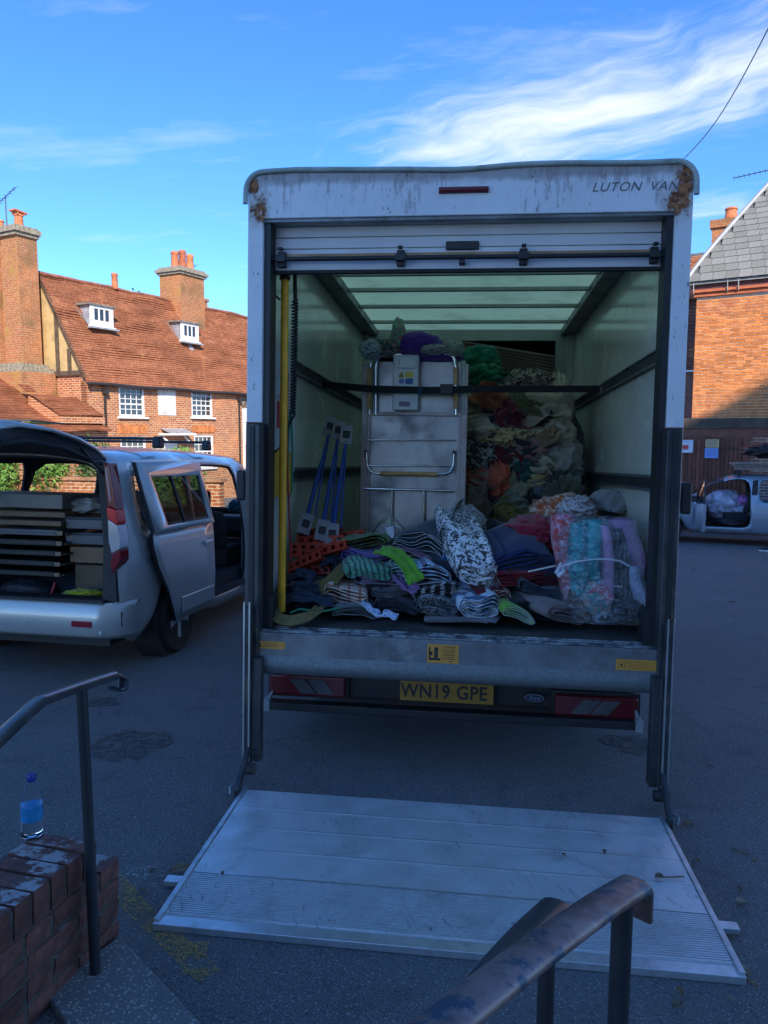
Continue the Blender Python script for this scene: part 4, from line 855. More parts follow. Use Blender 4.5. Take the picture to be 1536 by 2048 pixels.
def wheel(c, r, wd, parent, out, spokes=0, name='wheel'):
    c = Vector(c); m = MB(); n = 32; prof = [(r*.62, -wd/2), (r*.93, -wd/2), (r, -wd*.36), (r, wd*.36), (r*.93, wd/2), (r*.62, wd/2)]
    m.lathe(prof, n); m.f = [f for f in m.f if len(f) == 4]
    M_ = Matrix.Translation(c) @ Euler((0, rad(90)*out, 0)).to_matrix().to_4x4()
    m.lathe([(r*.62, -wd/2), (r*.62, wd/2)], n); m.f = [f for f in m.f if len(f) == 4]
    o = m.build(name, M_RUBB, parent, smooth=40); o.matrix_basis = M_
    k = MB().lathe([(r*.64, wd*.40), (r*.60, wd*.46), (r*.57, wd*.30), (.001, wd*.25)] if not spokes else [(r*.64, wd*.42), (r*.61, wd*.5), (r*.57, wd*.40), (r*.56, -wd*.3), (.001, -wd*.3)], n)
    k.build('rim', mat('rim_dark', (.05, .05, .055), .5, .5) if spokes else mat('steel_wheel', (.25, .25, .26), .5, .6), o, smooth=40)
    if spokes:
        sp = MB().lathe([(.06, wd*.46), (.03, wd*.5), (.001, wd*.5)], 16)
        for i in range(spokes):
            a = 6.283*i/spokes; d = Vector((math.cos(a), math.sin(a), 0)); q = Vector((-d.y, d.x, 0))
            sp.add([d*.03+q*.035+Vector((0, 0, wd*.46)), d*.03-q*.035+Vector((0, 0, wd*.46)), d*r*.6-q*.025+Vector((0, 0, wd*.48)), d*r*.6+q*.025+Vector((0, 0, wd*.48)), d*.03+q*.03+Vector((0, 0, wd*.3)), d*.03-q*.03+Vector((0, 0, wd*.3)), d*r*.6-q*.02+Vector((0, 0, wd*.36)), d*r*.6+q*.02+Vector((0, 0, wd*.36))], [(0, 1, 2, 3), (4, 7, 6, 5), (0, 4, 5, 1), (1, 5, 6, 2), (2, 6, 7, 3), (3, 7, 4, 0)])
        sp.build('spokes', mat('alloy', (.6, .6, .61), .4, .5), o)
    return o
for s in (-1, 1):
    wheel((s*.88, 1.35, .345), .345, .2, van, s); wheel((s*.62, 1.35, .345), .345, .2, van, s); wheel((s*.86, 4.95, .345), .345, .21, van, s)
    MB().bx(*sorted((s*.55, s*1.0)), 1.76, 1.775, .12, .6).build('mud_flap', M_RUBB, van)
cabp = [(4.12, .35), (4.12, 1.98), (4.6, 1.985), (5.25, 1.9), (5.95, 1.25), (6.5, 1.05), (6.62, .6), (6.6, .35)]
MB().prism(cabp, 'x', -.98, .98).build('cab', mat('cab_paint', (.70, .70, .71), .3, coat=.5, var=.03), van, bevel=.05)
for s in (-1, 1): MB().prism([(4.35, 1.3), (4.35, 1.85), (5.2, 1.82), (5.75, 1.3)], 'x', *sorted((s*.981, s*.988))).build('cab_window', M_GLASSW, van)
# interior fittings: tie rails, load lock pole, spiral cable, wall box
M_TIE = mat('tie_rail_steel', (.10, .105, .11), .45, .6, var=.2)
for s in (-1, 1):
    for z in (1.56, 2.235):
        x0, x1 = sorted((s*1.04, s*1.061)); o = MB().bx(x0, x1, .15, 3.92, z-.045, z+.045).build('tie_rail', M_TIE, van, bevel=.006)
        m = MB()
        for i in range(62): m.bx(*sorted((s*1.0385, s*1.0395)), .2+i*.06, .222+i*.06, z-.02, z+.02)
        tag(m.build('slots', M_BLK, o), kind='stuff')
        MB().bx(*sorted((s*1.03, s*1.0382)), .151, 3.91, z+.03, z+.04).bx(*sorted((s*1.03, s*1.0382)), .151, 3.91, z-.04, z-.03).build('rail_lip', M_STEEL, o)
p1 = P(559, 560, .2); p2 = P(555, 1212, .2)
MB().cyl((-.955, .2, p2.z-.03), (-.955, .2, p1.z), .0215, n=16).build('yellow_grab_pole', mat('yellow_paint', (.80, .38, .015), .45, var=.12, vs=14, dirt=(.35, .2, .06), ds=12, da=.64), van, smooth=60)
MB().cyl((-.955, .2, p1.z), (-.955, .2, p1.z+.02), .03, n=12).lathe([(.02, 0), (.045, .03), (.045, .06), (.07, .09)], 12, (-.955, .2, p1.z+.02)).build('pole_bracket', M_BLK, van, smooth=40)
path = [P(590, 545, .28), P(592, 600, .28)]
for i in range(240):
    f = i/239; c = P(590-3*f-2*f*f, 600+230*f, .28); a = i*.95; path.append(c+Vector((math.cos(a)*.014, math.sin(a)*.014, 0)))
path += [P(577, 850, .28), P(568, 880, .27), P(560, 895, .24), P(548, 905, .2), P(540, 915, .15)]
MB().tube(path, .0065, 6).build('spiral_cable', M_BLK, van, smooth=80)
MB().tube([P(590, 542, .28), P(590, 570, .28), P(591, 608, .28)], .012, 8).build('cable_sleeve', M_BLK, van, smooth=80)
MB().tube([P(548, 560, .12), P(545, 575, .14), P(550, 590, .18), P(560, 600, .2)], .006, 6).build('loop_cable', M_BLK, van, smooth=80)
# yellow and white control box on the left wall
MB().bx(-1.06, -1.02, .18, .75, 1.58, 2.27).build('wall_panel', mat('panel_white', (.5, .5, .5), .5, var=.1), van, bevel=.005)
MB().bx(-1.06, -1.012, .16, .66, 1.44, 1.70).build('yellow_box', mat('yellow_box', (.60, .33, .03), .5, var=.15), van, bevel=.006)
MB().bx(-1.0195, -1.018, .3, .42, 1.83, 1.98).build('red_notice', M_RED, van)
MB().bx(-1.0195, -1.018, .3, .42, 2.02, 2.11).build('white_notice', M_SW, van)
# ================================================================== cargo in the van
FL = .749
def dist(y): return (y-CAM.y)
def bolt(name, label, u, vb, wpx, hpx, y, ln, mt, edge, yaw=0, pitch=0, roll=0, turns=3.2, seed=1, cat='fabric', droop=0., group='folded fabrics in the van'):
    """flat-wound bolt of cloth lying with its end towards the tail of the van"""
    k = dist(y)/FPX; w_, h_ = wpx*k, hpx*k; rn = random.Random(seed); m = MB(); ns = 10
    prof = []                                    # cross-section of the folded cloth, from the inside out
    if seed % 3 == 0:                            # flat-wound
        n = int(24*turns); T = turns*2*math.pi
        for i in range(n+1):
            a = T*i/n; f = i/n; ca, sa = math.cos(a), math.sin(a)
            prof.append((w_/2*(1-.30*f)*math.copysign(abs(ca)**.55, ca), h_/2*(1-.93*f)*math.copysign(abs(sa)**.8, sa), f))
    else:                                        # folded to and fro, then one turn wrapped round
        nl = max(3, int(turns*1.6)); dz = h_*.82/nl
        for L in range(nl):
            z = -h_*.41+dz*(L+.5); sg = 1 if L % 2 == 0 else -1; e0, e1 = w_*.44*rn.uniform(.86, 1), w_*.44*rn.uniform(.9, 1)
            for i in range(9): prof.append((sg*(-e0+(e0+e1)*i/8), z+dz*.12*math.sin(i), .4))
            if L < nl-1:
                for i in range(1, 4): a = math.pi*i/4; prof.append((sg*(e1+dz*.5*math.sin(a)), z+dz/2-dz/2*math.cos(a), .4))
        for i in range(19):
            a = math.pi*.5+sg*0+2*math.pi*i/18*.97; ca, sa = math.cos(a), math.sin(a)
            prof.append((-sg*w_/2*math.copysign(abs(ca)**.4, ca)*(1 if sg > 0 else -1)*-sg, h_/2*math.copysign(abs(sa)**.55, sa), 0.))
    n = len(prof)-1; sagx = rn.uniform(-.15, .15)
    for j in range(ns+1):
        fy = j/ns
        for i, (x, z, f) in enumerate(prof):
            q = Vector((x*5+seed*3.7, fy*ln*3, z*4))
            wob = (noise.noise(q)*.30+noise.noise(q*2.2)*.14)*h_; wobx = noise.noise(q+Vector((9, 2, 4)))*w_*.06
            z2 = z+wob+h_*.16*math.sin(x/w_*4.5+seed)+sagx*x-h_*.5*(x/w_)**2*.8
            z2 = max(z2, -h_/2)
            yy = fy*ln+((noise.noise(Vector((i*.22, seed, j)))*.03+.02*math.sin(x/w_*3+seed)) if j in (0, ns) else 0)-(.010*f if j == 0 else 0)
            front = (1-fy)**3
            m.v.append(Vector((x*(1+.06*math.sin(fy*3))+wobx, yy, z2+h_/2-droop*(1-fy)**2-front*.25*h_*(.5+z/h_))))
    for j in range(ns):
        for i in range(n): a = j*(n+1)+i; m.f.append((a, a+1, a+n+2, a+n+1))
    o = m.build(name, [mt, edge], smooth=60, rebase=False, recal=False)
    solidify(o, .0032, 0, 0, 1)
    o.location = P(u, vb, y); o.rotation_euler = (rad(pitch), rad(roll), rad(yaw))
    tag(o, label, cat, group); return o
def crumple(name, label, u, v, y, ru, rv, ry, mt, seed, cat='cloth', group='crumpled cloth in the van', amp=.34, freq=1.6, nu=46, nv=30, floor=None):
    k = dist(y)/FPX; c = P(u, v, y); rx, rz = ru*k, rv*k; m = MB(); rn = random.Random(seed)
    A = Euler((rn.uniform(-.6, .6), rn.uniform(-1.2, 1.2), rn.random()*3)).to_matrix()
    def fn(a, b):
        th = a*2*math.pi; ph = (b-.5)*math.pi*.999
        d = Vector((math.cos(ph)*math.cos(th), math.cos(ph)*math.sin(th), math.sin(ph)))
        q = A @ d; q = Vector((q.x*.42, q.y*2.1, q.z*1.2))*freq+Vector((seed*1.3, seed*.7, 0))
        q += Vector((noise.noise(q*.8), noise.noise(q*.8+Vector((5, 0, 0))), 0))*.6
        f = (1-abs(noise.noise(q)))**2.5*.85+(1-abs(noise.noise(q*2.1)))**2.5*.45+(1-abs(noise.noise(q*4.3)))**2*.16
        r = 1+amp*(f-.85)+.10*noise.noise(d*1.4+Vector((seed, 3, 1)))
        return (d.x*rx*r, d.y*ry*r, d.z*rz*r)
    m.grid(fn, nu, nv); o = m.build(name, mt, smooth=180, rebase=False, recal=False); o.location = c
    if floor is not None:
        for vt in o.data.vertices: vt.co.z = max(vt.co.z, floor-c.z)
    tag(o, label, cat, group); return o
E_W = fab('edge_white', (.62, .62, .62)); E_D = fab('edge_dark', (.10, .10, .12)); E_G = fab('edge_grey', (.30, .30, .31)); E_C = fab('edge_cream', (.62, .50, .42))
NV = (.012, .025, .075)
B = [
 # label,u,vbottom,w,h,y,len,mat,edge,yaw,pitch,roll,turns
 ('grey green flat roll of cloth on the van floor edge', 708, 1236, 88, 30, .26, .5, fab('greygreen', (.20, .22, .22)), E_G, 4, 0, 0, 3),
 ('charcoal folded cloth under the black patterned bolts', 790, 1226, 92, 34, .30, .5, fab('charcoal', (.045, .045, .055)), E_D, -6, 0, 0, 4),
 ('black and white leaf print folded cloth beside the blue tie dye one', 872, 1232, 96, 40, .30, .5, fab('leafprint', (.012, .012, .016), (.35, .35, .38), 'floral', 70), E_D, -3, 0, 2, 4),
 ('cream folded cloth with rust red check', 692, 1208, 86, 46, .34, .45, fab('rustcheck', (.72, .55, .46), (.42, .12, .06), 'check', 16), E_C, 8, 0, 0, 3),
 ('dark grey folded cloth stacked on charcoal cloth', 783, 1192, 82, 26, .36, .45, fab('darkgrey', (.10, .10, .11)), E_G, 0, 0, 0, 3),
 ('black cloth with thin white zigzag lying in the middle stack', 868, 1196, 92, 34, .36, .5, fab('zigzag', (.015, .015, .02), (.5, .5, .52), 'stripe', 18), E_W, -4, 0, 0, 3),
 ('lavender soft folded cloth under mint striped roll', 765, 1170, 118, 30, .40, .45, fab('lavender', (.30, .24, .36)), E_G, -5, 0, 0, 2),
 ('white and blue striped folded cloth in the middle stack', 857, 1170, 92, 40, .40, .45, fab('bluewhite', (.45, .62, .80), (.16, .12, .26), 'stripe', 14), E_W, 10, 0, -8, 3),
 ('mint green cloth roll with dark stripes', 742, 1160, 98, 42, .38, .5, fab('mintstripe', (.16, .42, .30), (.03, .10, .08), 'stripe', 30), E_W, 14, 0, -9, 4.2),
 ('turquoise folded end beside the mint striped roll', 798, 1152, 64, 38, .44, .4, fab('turq', (.10, .42, .42), (.7, .75, .75), 'stripe', 24), E_W, -8, 0, -6, 3),
 ('blue violet paisley folded cloth', 735, 1134, 112, 42, .52, .4, fab('paisley', (.07, .10, .36), (.30, .10, .30), 'floral', 60, (.35, .40, .60)), E_D, -6, 0, 4, 2.4),
 ('olive green floral folded cloth on top of the paisley one', 722, 1098, 110, 34, .60, .4, fab('olivefloral', (.10, .17, .04), (.05, .09, .03), 'floral', 26, (.35, .30, .38)), E_W, -4, 0, -3, 2),
 ('mauve folded cloth with pale edge under the navy denim', 812, 1134, 112, 40, .55, .4, fab('mauve', (.26, .08, .17)), E_C, -18, 0, 12, 2.4),
 ('navy denim folded cloth with white selvedge', 834, 1112, 116, 62, .60, .45, fab('denim', (.012, .035, .06), (.02, .05, .085), 'plain', 40), E_W, -20, 0, 10, 3.2),
 ('sky blue folded edge between monochrome floral rolls', 905, 1138, 52, 30, .50, .4, fab('skyblue', (.05, .14, .34)), E_W, 0, 0, 0, 3),
 ('small black and white print roll behind the big floral roll', 905, 1112, 56, 66, .55, .5, fab('smallmono', (.03, .03, .035), (.55, .55, .57), 'floral', 80), E_G, -14, 12, 0, 3),
 ('big white cloth roll with black leaf print', 950, 1165, 82, 66, .36, .62, fab('monofloral', (.80, .80, .84), (.012, .012, .016), 'floral', 34), E_G, 16, 20, 0, 3.4),
 ('pale blue tie dye folded cloth', 957, 1232, 88, 52, .28, .5, fab('tiedye', (.55, .64, .76), (.04, .09, .2), 'patch', 22), E_W, 14, 8, 6, 3.6),
 ('maroon folded cloth with pale piping', 985, 1208, 72, 36, .36, .5, fab('maroon', (.14, .015, .03)), E_C, 16, 6, 5, 3.6),
 ('speckled maroon cloth under the navy felt', 1015, 1190, 62, 44, .44, .4, fab('speckmaroon', (.12, .02, .05), (.45, .25, .32), 'spots', 130), E_D, 20, 6, 0, 2),
 ('lime green folded cloth on the van floor edge', 1036, 1243, 66, 30, .22, .4, fab('lime', (.20, .48, .03)), E_W, 10, 0, 8, 3),
 ('black folded cloth wedged behind the lime one', 1075, 1238, 110, 40, .32, .5, fab('nightblack', (.014, .016, .02)), E_D, 14, 0, 8, 3),
 ('slate grey thick folded cloth under the burgundy one', 1083, 1194, 82, 32, .36, .5, fab('slate', (.06, .07, .09)), E_G, 6, 0, -3, 4),
 ('taupe folded cloth sliding towards the wrapped bundle', 1128, 1244, 100, 44, .26, .55, fab('taupe', (.24, .19, .19)), E_D, 28, 6, 14, 4.2),
 ('burgundy folded cloth under the navy felt block', 1052, 1172, 128, 36, .40, .5, fab('burgundy', (.20, .01, .02)), E_D, 12, 0, 2, 2.6),
 ('navy felt block with a pale edge strip', 1046, 1150, 136, 56, .44, .5, fab('navyfelt', (.018, .032, .11), (.022, .04, .13), 'plain', 60), E_D, 14, 8, 3, 2.6),
 ('thin grey cloth flat on the sill', 915, 1247, 150, 9, .22, .3, fab('thingrey', (.16, .15, .17)), E_G, -4, 0, 0, 1.4),
]
WHITE_ED = {7, 9, 13, 17, 20}
for i, b in enumerate(B):
    b = list(b)
    if i not in WHITE_ED and i not in (3, 12, 18): b[8] = b[7]
    bolt('folded_fabric', b[0], *b[1:9], yaw=b[9], pitch=b[10], roll=b[11], turns=b[12], seed=i+1)
# white edge strip of the felt block, on the floor scarf and drapes
def drape(name, label, pts, wd, mt, seed, cat='cloth', nrm=(0, -.3, 1), thick=.005, group='crumpled cloth in the van', wav=.012):
    pts = [Vector(p) for p in pts]; m = MB(); n = 28; nv = 9
    def at(t):
        t *= len(pts)-1; i = min(int(t), len(pts)-2); f = t-i; p0 = pts[max(0, i-1)]; p1 = pts[i]; p2 = pts[i+1]; p3 = pts[min(len(pts)-1, i+2)]
        return .5*((2*p1)+(p2-p0)*f+(2*p0-5*p1+4*p2-p3)*f*f+(3*p1-p0-3*p2+p3)*f**3)
    nn = Vector(nrm)
    def fn(a, b):
        p = at(a); d = (at(min(1, a+.02))-at(max(0, a-.02))).normalized(); s = d.cross(nn).normalized(); up = s.cross(d)
        return p+s*((b-.5)*wd)+up*(wav*noise.noise(Vector((a*6, b*5, seed)))*2+wav*.8*math.sin(b*14+a*5+seed))
    m.grid(fn, n, nv); o = m.build(name, mt, smooth=180, recal=False); solidify(o, thick, 0); tag(o, label, cat, group); return o
drape('draped_cloth', 'bright lime cloth draped over the mint and turquoise folds', [P(760, 1098, .48), P(790, 1105, .40), P(815, 1132, .36), P(832, 1165, .34)], .12, fab('limedrape', (.16, .40, .04)), 3)
drape('scarf', 'white scarf with blue dotted end lying on the sill', [P(725, 1205, .28), P(740, 1218, .22), P(757, 1231, .2), P(775, 1226, .19), P(795, 1233, .18)], .045, fab('scarf', (.55, .62, .78), (.06, .14, .4), 'spots', 90), 6)
drape('draped_cloth', 'plum cloth strip hanging under the turquoise fold', [P(790, 1150, .42), P(810, 1172, .36), P(830, 1180, .34), P(822, 1160, .34)], .05, fab('plum', (.30, .16, .34)), 8)
o = MB().beam(P(1056, 1143, .40), P(1117, 1130, .40), .006, .008).build('card_strip', mat('card_strip', (.72, .68, .6), .7)); tag(o, 'white card strip edging the navy felt block', 'strip')
MB_fr = MB()
for i in range(26):
    q = P(978+random.uniform(0, 18), 1130, .37); MB_fr.tube([q, q+Vector((random.uniform(-.01, .01), -.01, -.05)), q+Vector((random.uniform(-.03, .03), -.02, -.10-random.random()*.03))], .0012, 4)
tag(MB_fr.build('fringe', E_G), 'pale fringe hanging from the big black leaf print roll', 'fringe')
# deep bed under the front row so nothing floats: dark folded heap
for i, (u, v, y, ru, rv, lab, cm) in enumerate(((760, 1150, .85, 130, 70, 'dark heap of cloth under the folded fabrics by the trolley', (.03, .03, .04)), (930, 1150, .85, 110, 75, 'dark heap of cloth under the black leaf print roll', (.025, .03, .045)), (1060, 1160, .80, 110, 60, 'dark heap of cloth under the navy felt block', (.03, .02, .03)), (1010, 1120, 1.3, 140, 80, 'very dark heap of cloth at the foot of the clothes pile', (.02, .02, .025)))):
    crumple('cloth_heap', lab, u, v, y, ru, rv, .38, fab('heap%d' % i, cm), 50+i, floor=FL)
# ---- pile of loose clothes filling the front right
PILE = [
 ('dark green crumpled cloth low in the clothes pile', 975, 1040, 2.0, 70, 45, (.02, .05, .03), None),
 ('mustard patterned cloth at the foot of the clothes pile', 1030, 1045, 1.9, 62, 40, (.16, .12, .03), (.04, .06, .02)),
 ('black crumpled cloth low in the clothes pile', 1090, 1030, 2.1, 75, 50, (.018, .018, .02), None),
 ('deep purple brown cloth in the clothes pile beside the trolley', 970, 1000, 2.1, 62, 38, (.08, .025, .04), None),
 ('khaki crumpled cloth in the middle of the clothes pile', 1030, 990, 2.1, 42, 42, (.20, .18, .11), None),
 ('grey blue crumpled cloth in the clothes pile', 1075, 985, 2.2, 55, 42, (.08, .10, .12), None),
 ('red and teal floral cloth in the clothes pile', 975, 965, 2.1, 52, 30, (.32, .06, .04), (.10, .20, .15)),
 ('coral fold beside the floral cloth in the clothes pile', 1003, 962, 2.05, 24, 36, (.48, .10, .05), None),
 ('maroon crumpled cloth in the clothes pile', 1010, 925, 2.2, 62, 40, (.11, .01, .018), None),
 ('olive camouflage like cloth in the clothes pile', 1080, 935, 2.25, 60, 45, (.14, .14, .09), (.05, .06, .05)),
 ('grey stone coloured cloth bulging at the clothes pile edge', 1118, 925, 2.3, 46, 50, (.30, .28, .24), None),
 ('black cloth with white print in the clothes pile', 970, 912, 2.15, 48, 30, (.03, .03, .03), (.35, .35, .33)),
 ('charcoal sleeve in the clothes pile against the wall', 1120, 975, 2.2, 44, 36, (.05, .045, .05), None),
 ('sand coloured cloth with dark spots in the clothes pile', 1055, 880, 2.3, 62, 26, (.55, .46, .26), (.1, .08, .05)),
 ('yellow spotted cloth across the clothes pile', 1005, 875, 2.2, 58, 24, (.50, .40, .18), (.14, .10, .06)),
 ('rose brown crumpled cloth in the clothes pile', 1010, 850, 2.35, 72, 26, (.30, .09, .09), None),
 ('beige crumpled cloth in the clothes pile beside the trolley', 975, 862, 2.2, 48, 26, (.44, .38, .29), None),
 ('pale beige sleeve in the clothes pile', 1110, 870, 2.35, 40, 34, (.42, .36, .26), None),
 ('cream crumpled cloth high in the clothes pile', 968, 818, 2.4, 46, 30, (.60, .52, .38), None),
 ('plum cloth with light print high in the clothes pile', 1010, 830, 2.45, 44, 28, (.10, .04, .06), (.4, .3, .3)),
 ('large tan shirt bundled at the top of the clothes pile', 1075, 822, 2.4, 52, 34, (.50, .42, .28), None),
 ('pale tan cloth hanging at the clothes pile corner', 1118, 815, 2.55, 30, 50, (.44, .37, .27), None),
 ('white crumpled cloth high in the clothes pile', 1000, 800, 2.5, 42, 22, (.62, .60, .54), None),
 ('crimson cloth near the top of the clothes pile', 1040, 795, 2.55, 36, 18, (.40, .05, .08), None),
 ('black and cream cloth on top of the clothes pile', 1065, 768, 2.6, 50, 20, (.03, .03, .035), (.5, .45, .35)),
 ('green blanket bundled behind the trolley top', 975, 765, 2.7, 52, 26, (.006, .16, .085), None),
 ('dark brown crumpled cloth beside the trolley foot', 955, 1030, 1.75, 32, 46, (.07, .04, .025), None),
 ('dark teal crumpled cloth in the clothes pile', 1050, 945, 2.2, 34, 34, (.02, .07, .07), None),
 ('greyish green crumpled cloth in the clothes pile', 1035, 1010, 2.05, 34, 34, (.14, .16, .12), None),
 ('dark olive crumpled cloth at the clothes pile edge', 1130, 1000, 2.0, 40, 40, (.07, .07, .05), None),
]
for i, (lab, u, v, y, ru, rv, c1, c2) in enumerate(PILE):
    c1 = sc(c1, 1.05); u -= 8
    mt = fab('pile%d' % i, c1, c2, 'floral' if c2 else 'plain', 34 if c2 else 12)
    crumple('crumpled_cloth', lab, u, v, y, ru*1.12, rv*1.25, .30, mt, 100+i*3, amp=.36, freq=1.45, nu=72, nv=46)
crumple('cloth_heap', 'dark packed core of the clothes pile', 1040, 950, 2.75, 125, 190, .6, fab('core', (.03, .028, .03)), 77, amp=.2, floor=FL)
# garments trailing over the pile
GAR = [('rust', (.30, .09, .04)), ('olive green', (.10, .11, .05)), ('dull cream', (.42, .36, .26)), ('wine red', (.13, .015, .03)), ('stone grey', (.22, .21, .19)), ('ink blue', (.02, .03, .07)), ('moss green', (.07, .10, .04)), ('tan', (.32, .23, .13)), ('charcoal', (.03, .03, .035)), ('dusty pink', (.32, .16, .15)), ('sage', (.20, .23, .17)), ('chocolate brown', (.07, .035, .02)), ('oatmeal', (.45, .39, .29)), ('brick red', (.28, .05, .03)), ('bottle green', (.01, .06, .035)), ('straw yellow', (.40, .32, .14)), ('aubergine', (.06, .02, .05)), ('slate blue', (.09, .11, .15)), ('off white', (.50, .48, .43)), ('sepia', (.16, .10, .06)), ('teal', (.02, .10, .10)), ('mole grey', (.13, .12, .12))]
rg = random.Random(21)
for i, (nm, c_) in enumerate(GAR):
    v0 = 795+(i*11.5) % 250; u0 = 955+rg.random()*150; a_ = rg.uniform(-.5, .9); l_ = rg.uniform(55, 105); yb = 1.98-.10*(v0-795)/250
    pts = []
    for k_ in range(5):
        f_ = k_/4-.5; pts.append(P(min(1140, max(948, u0+l_*f_*math.cos(a_)+rg.uniform(-8, 8))), v0+l_*f_*math.sin(a_)+18*abs(f_)+rg.uniform(-6, 6), yb+.16*f_*f_*4+rg.uniform(-.03, .05)))
    drape('trailing_garment', nm+' garment trailing across the tall clothes pile', pts, rg.uniform(.10, .20), fab('gar%d' % i, c_, sc(c_, .45), ('plain', 'plain', 'plain', 'spots')[i % 4], (14, 14, 20, 70)[i % 4]), i*1.7, 'garment', (0, -1, .25), .006, 'garments on the clothes pile', .030)
# on top of the trolley
for i, (lab, u, v, y, ru, rv, c1, c2) in enumerate((
    ('white and teal leaf print cloth hanging over the trolley top corner', 742, 700, 1.42, 20, 16, (.40, .45, .45), (.01, .10, .10)),
    ('dark teal floral cloth bunched on the trolley top', 772, 696, 1.5, 34, 14, (.01, .07, .07), (.35, .25, .2)),
    ('mint floral cloth standing in a peak on the trolley top', 797, 672, 1.5, 13, 28, (.16, .42, .30), (.40, .10, .10)),
    ('purple cloth bunched on the trolley top', 838, 690, 1.5, 44, 20, (.075, .03, .24), None),
    ('purple cloth fold slipping behind the white control box', 875, 714, 1.60, 46, 12, (.07, .025, .22), None),
    ('grey green cloth bunched at the trolley top right', 905, 698, 1.55, 22, 15, (.26, .30, .24), None),
    ('pale printed cloth between purple cloth and trolley frame', 868, 700, 1.48, 26, 9, (.38, .38, .36), (.05, .05, .08)))):
    crumple('crumpled_cloth', lab, u, v, y, ru*1.15, rv*1.2, .13, fab('top%d' % i, c1, c2, 'floral' if c2 else 'plain', 45), 200+i, amp=.20, freq=1.1, group='cloth on the trolley top')
# right foot of the pile
crumple('crumpled_cloth', 'crimson cloth spilling behind the navy felt block', 1072, 1066, .95, 62, 34, .3, fab('crimson', (.34, .03, .06)), 301, amp=.42)
bagf = crumple('crumpled_cloth', 'orange and cream floral cloth bundle above the wrapped one', 1130, 1020, 1.15, 62, 30, .22, fab('orangefloral', (.45, .12, .05), (.62, .50, .40), 'floral', 26), 302, amp=.4)
bolt('folded_fabric', 'grey striped rolled cloth behind the wrapped bundle', 1188, 1040, 84, 56, 1.0, .5, fab('greystripe', (.20, .19, .20), (.30, .28, .30), 'stripe', 20), E_G, -30, 0, -14, 4, 303)
crumple('crumpled_cloth', 'white printed cloth corner beside the grey striped roll', 1150, 1018, .98, 34, 24, .12, fab('whiteprint', (.55, .56, .60), (.25, .1, .1), 'floral', 40), 304, amp=.5)
# shrink-wrapped bundle: upright folds inside a clear wrap
wb = empty('wrapped_bundle', Matrix.Translation((P(1205, 1200, .35).x, .35, FL))); tag(wb, 'clear plastic wrapped bundle of teal, pink and black fabrics against the van wall', 'bundle')
WB = wb.location
def fold_slab(u0, v0, u1, v1, wpx, y, mt, seed, name='fabric_fold'):
    a = P(u0, v0, y)-WB; b = P(u1, v1, y)-WB; w_ = wpx*dist(y)/FPX; m = MB()
    def fn(s, t_):
        p = b+(a-b)*t_; an = s*2*math.pi; q = Vector((s*4, t_*5, seed)); r = 1+.10*noise.noise(q)
        x = w_/2*math.copysign(abs(math.cos(an))**.7, math.cos(an))*r; yy = .10*math.copysign(abs(math.sin(an))**.8, math.sin(an))*r*(1-.3*abs(t_-.4))
        return p+Vector((x+.012*math.sin(t_*5+seed), yy-.035*math.sin(t_*math.pi)+.02, 0))
    m.grid(fn, 22, 14); return m.build(name, mt, wb, smooth=180, recal=False)
fold_slab(1128, 1030, 1140, 1205, 46, .42, fab('pinkrose', (.60, .30, .38), (.55, .07, .06), 'floral', 34), 1)
fold_slab(1155, 1045, 1160, 1210, 40, .36, fab('tealfloral', (.02, .20, .24), (.03, .42, .45), 'floral', 26, (.60, .28, .15)), 2)
fold_slab(1182, 1040, 1186, 1170, 36, .38, fab('teal', (.015, .36, .38), (.02, .42, .44), 'plain', 14), 3)
fold_slab(1204, 1050, 1222, 1222, 22, .36, fab('pinkslab', (.62, .30, .52), (.5, .22, .42), 'plain', 14), 4)
fold_slab(1226, 1055, 1250, 1220, 40, .40, fab('blackweave', (.03, .03, .035), (.12, .12, .13), 'stripe', 40), 5)
fold_slab(1246, 1040, 1268, 1150, 44, .46, fab('pinkfelt', (.50, .25, .46), (.55, .28, .5), 'plain', 20), 6)
fold_slab(1264, 1130, 1280, 1225, 26, .36, fab('bluedots', (.55, .6, .8), (.05, .1, .35), 'spots', 110), 7)
fold_slab(1180, 1160, 1196, 1225, 60, .35, fab('foldpattern', (.10, .30, .32), (.62, .40, .34), 'floral', 30, (.4, .08, .1)), 8)
fold_slab(1150, 1175, 1165, 1232, 40, .37, fab('darkslab', (.05, .03, .03), (.14, .07, .03), 'floral', 20), 9)
fold_slab(1245, 1195, 1260, 1238, 70, .33, fab('bottomblack', (.02, .02, .024)), 10)
a = [P(*q, .30)-WB for q in ((1172, 1182), (1202, 1162), (1226, 1192), (1206, 1214))]
o = MB().add([q+Vector((0, -.045, 0)) for q in a]+[q+Vector((0, -.03, 0)) for q in a], [(0, 1, 2, 3), (7, 6, 5, 4), (0, 4, 5, 1), (1, 5, 6, 2), (2, 6, 7, 3), (3, 7, 4, 0)]).build('folded_corner', fab('diamond', (.55, .12, .18), (.62, .55, .66), 'floral', 24), wb)
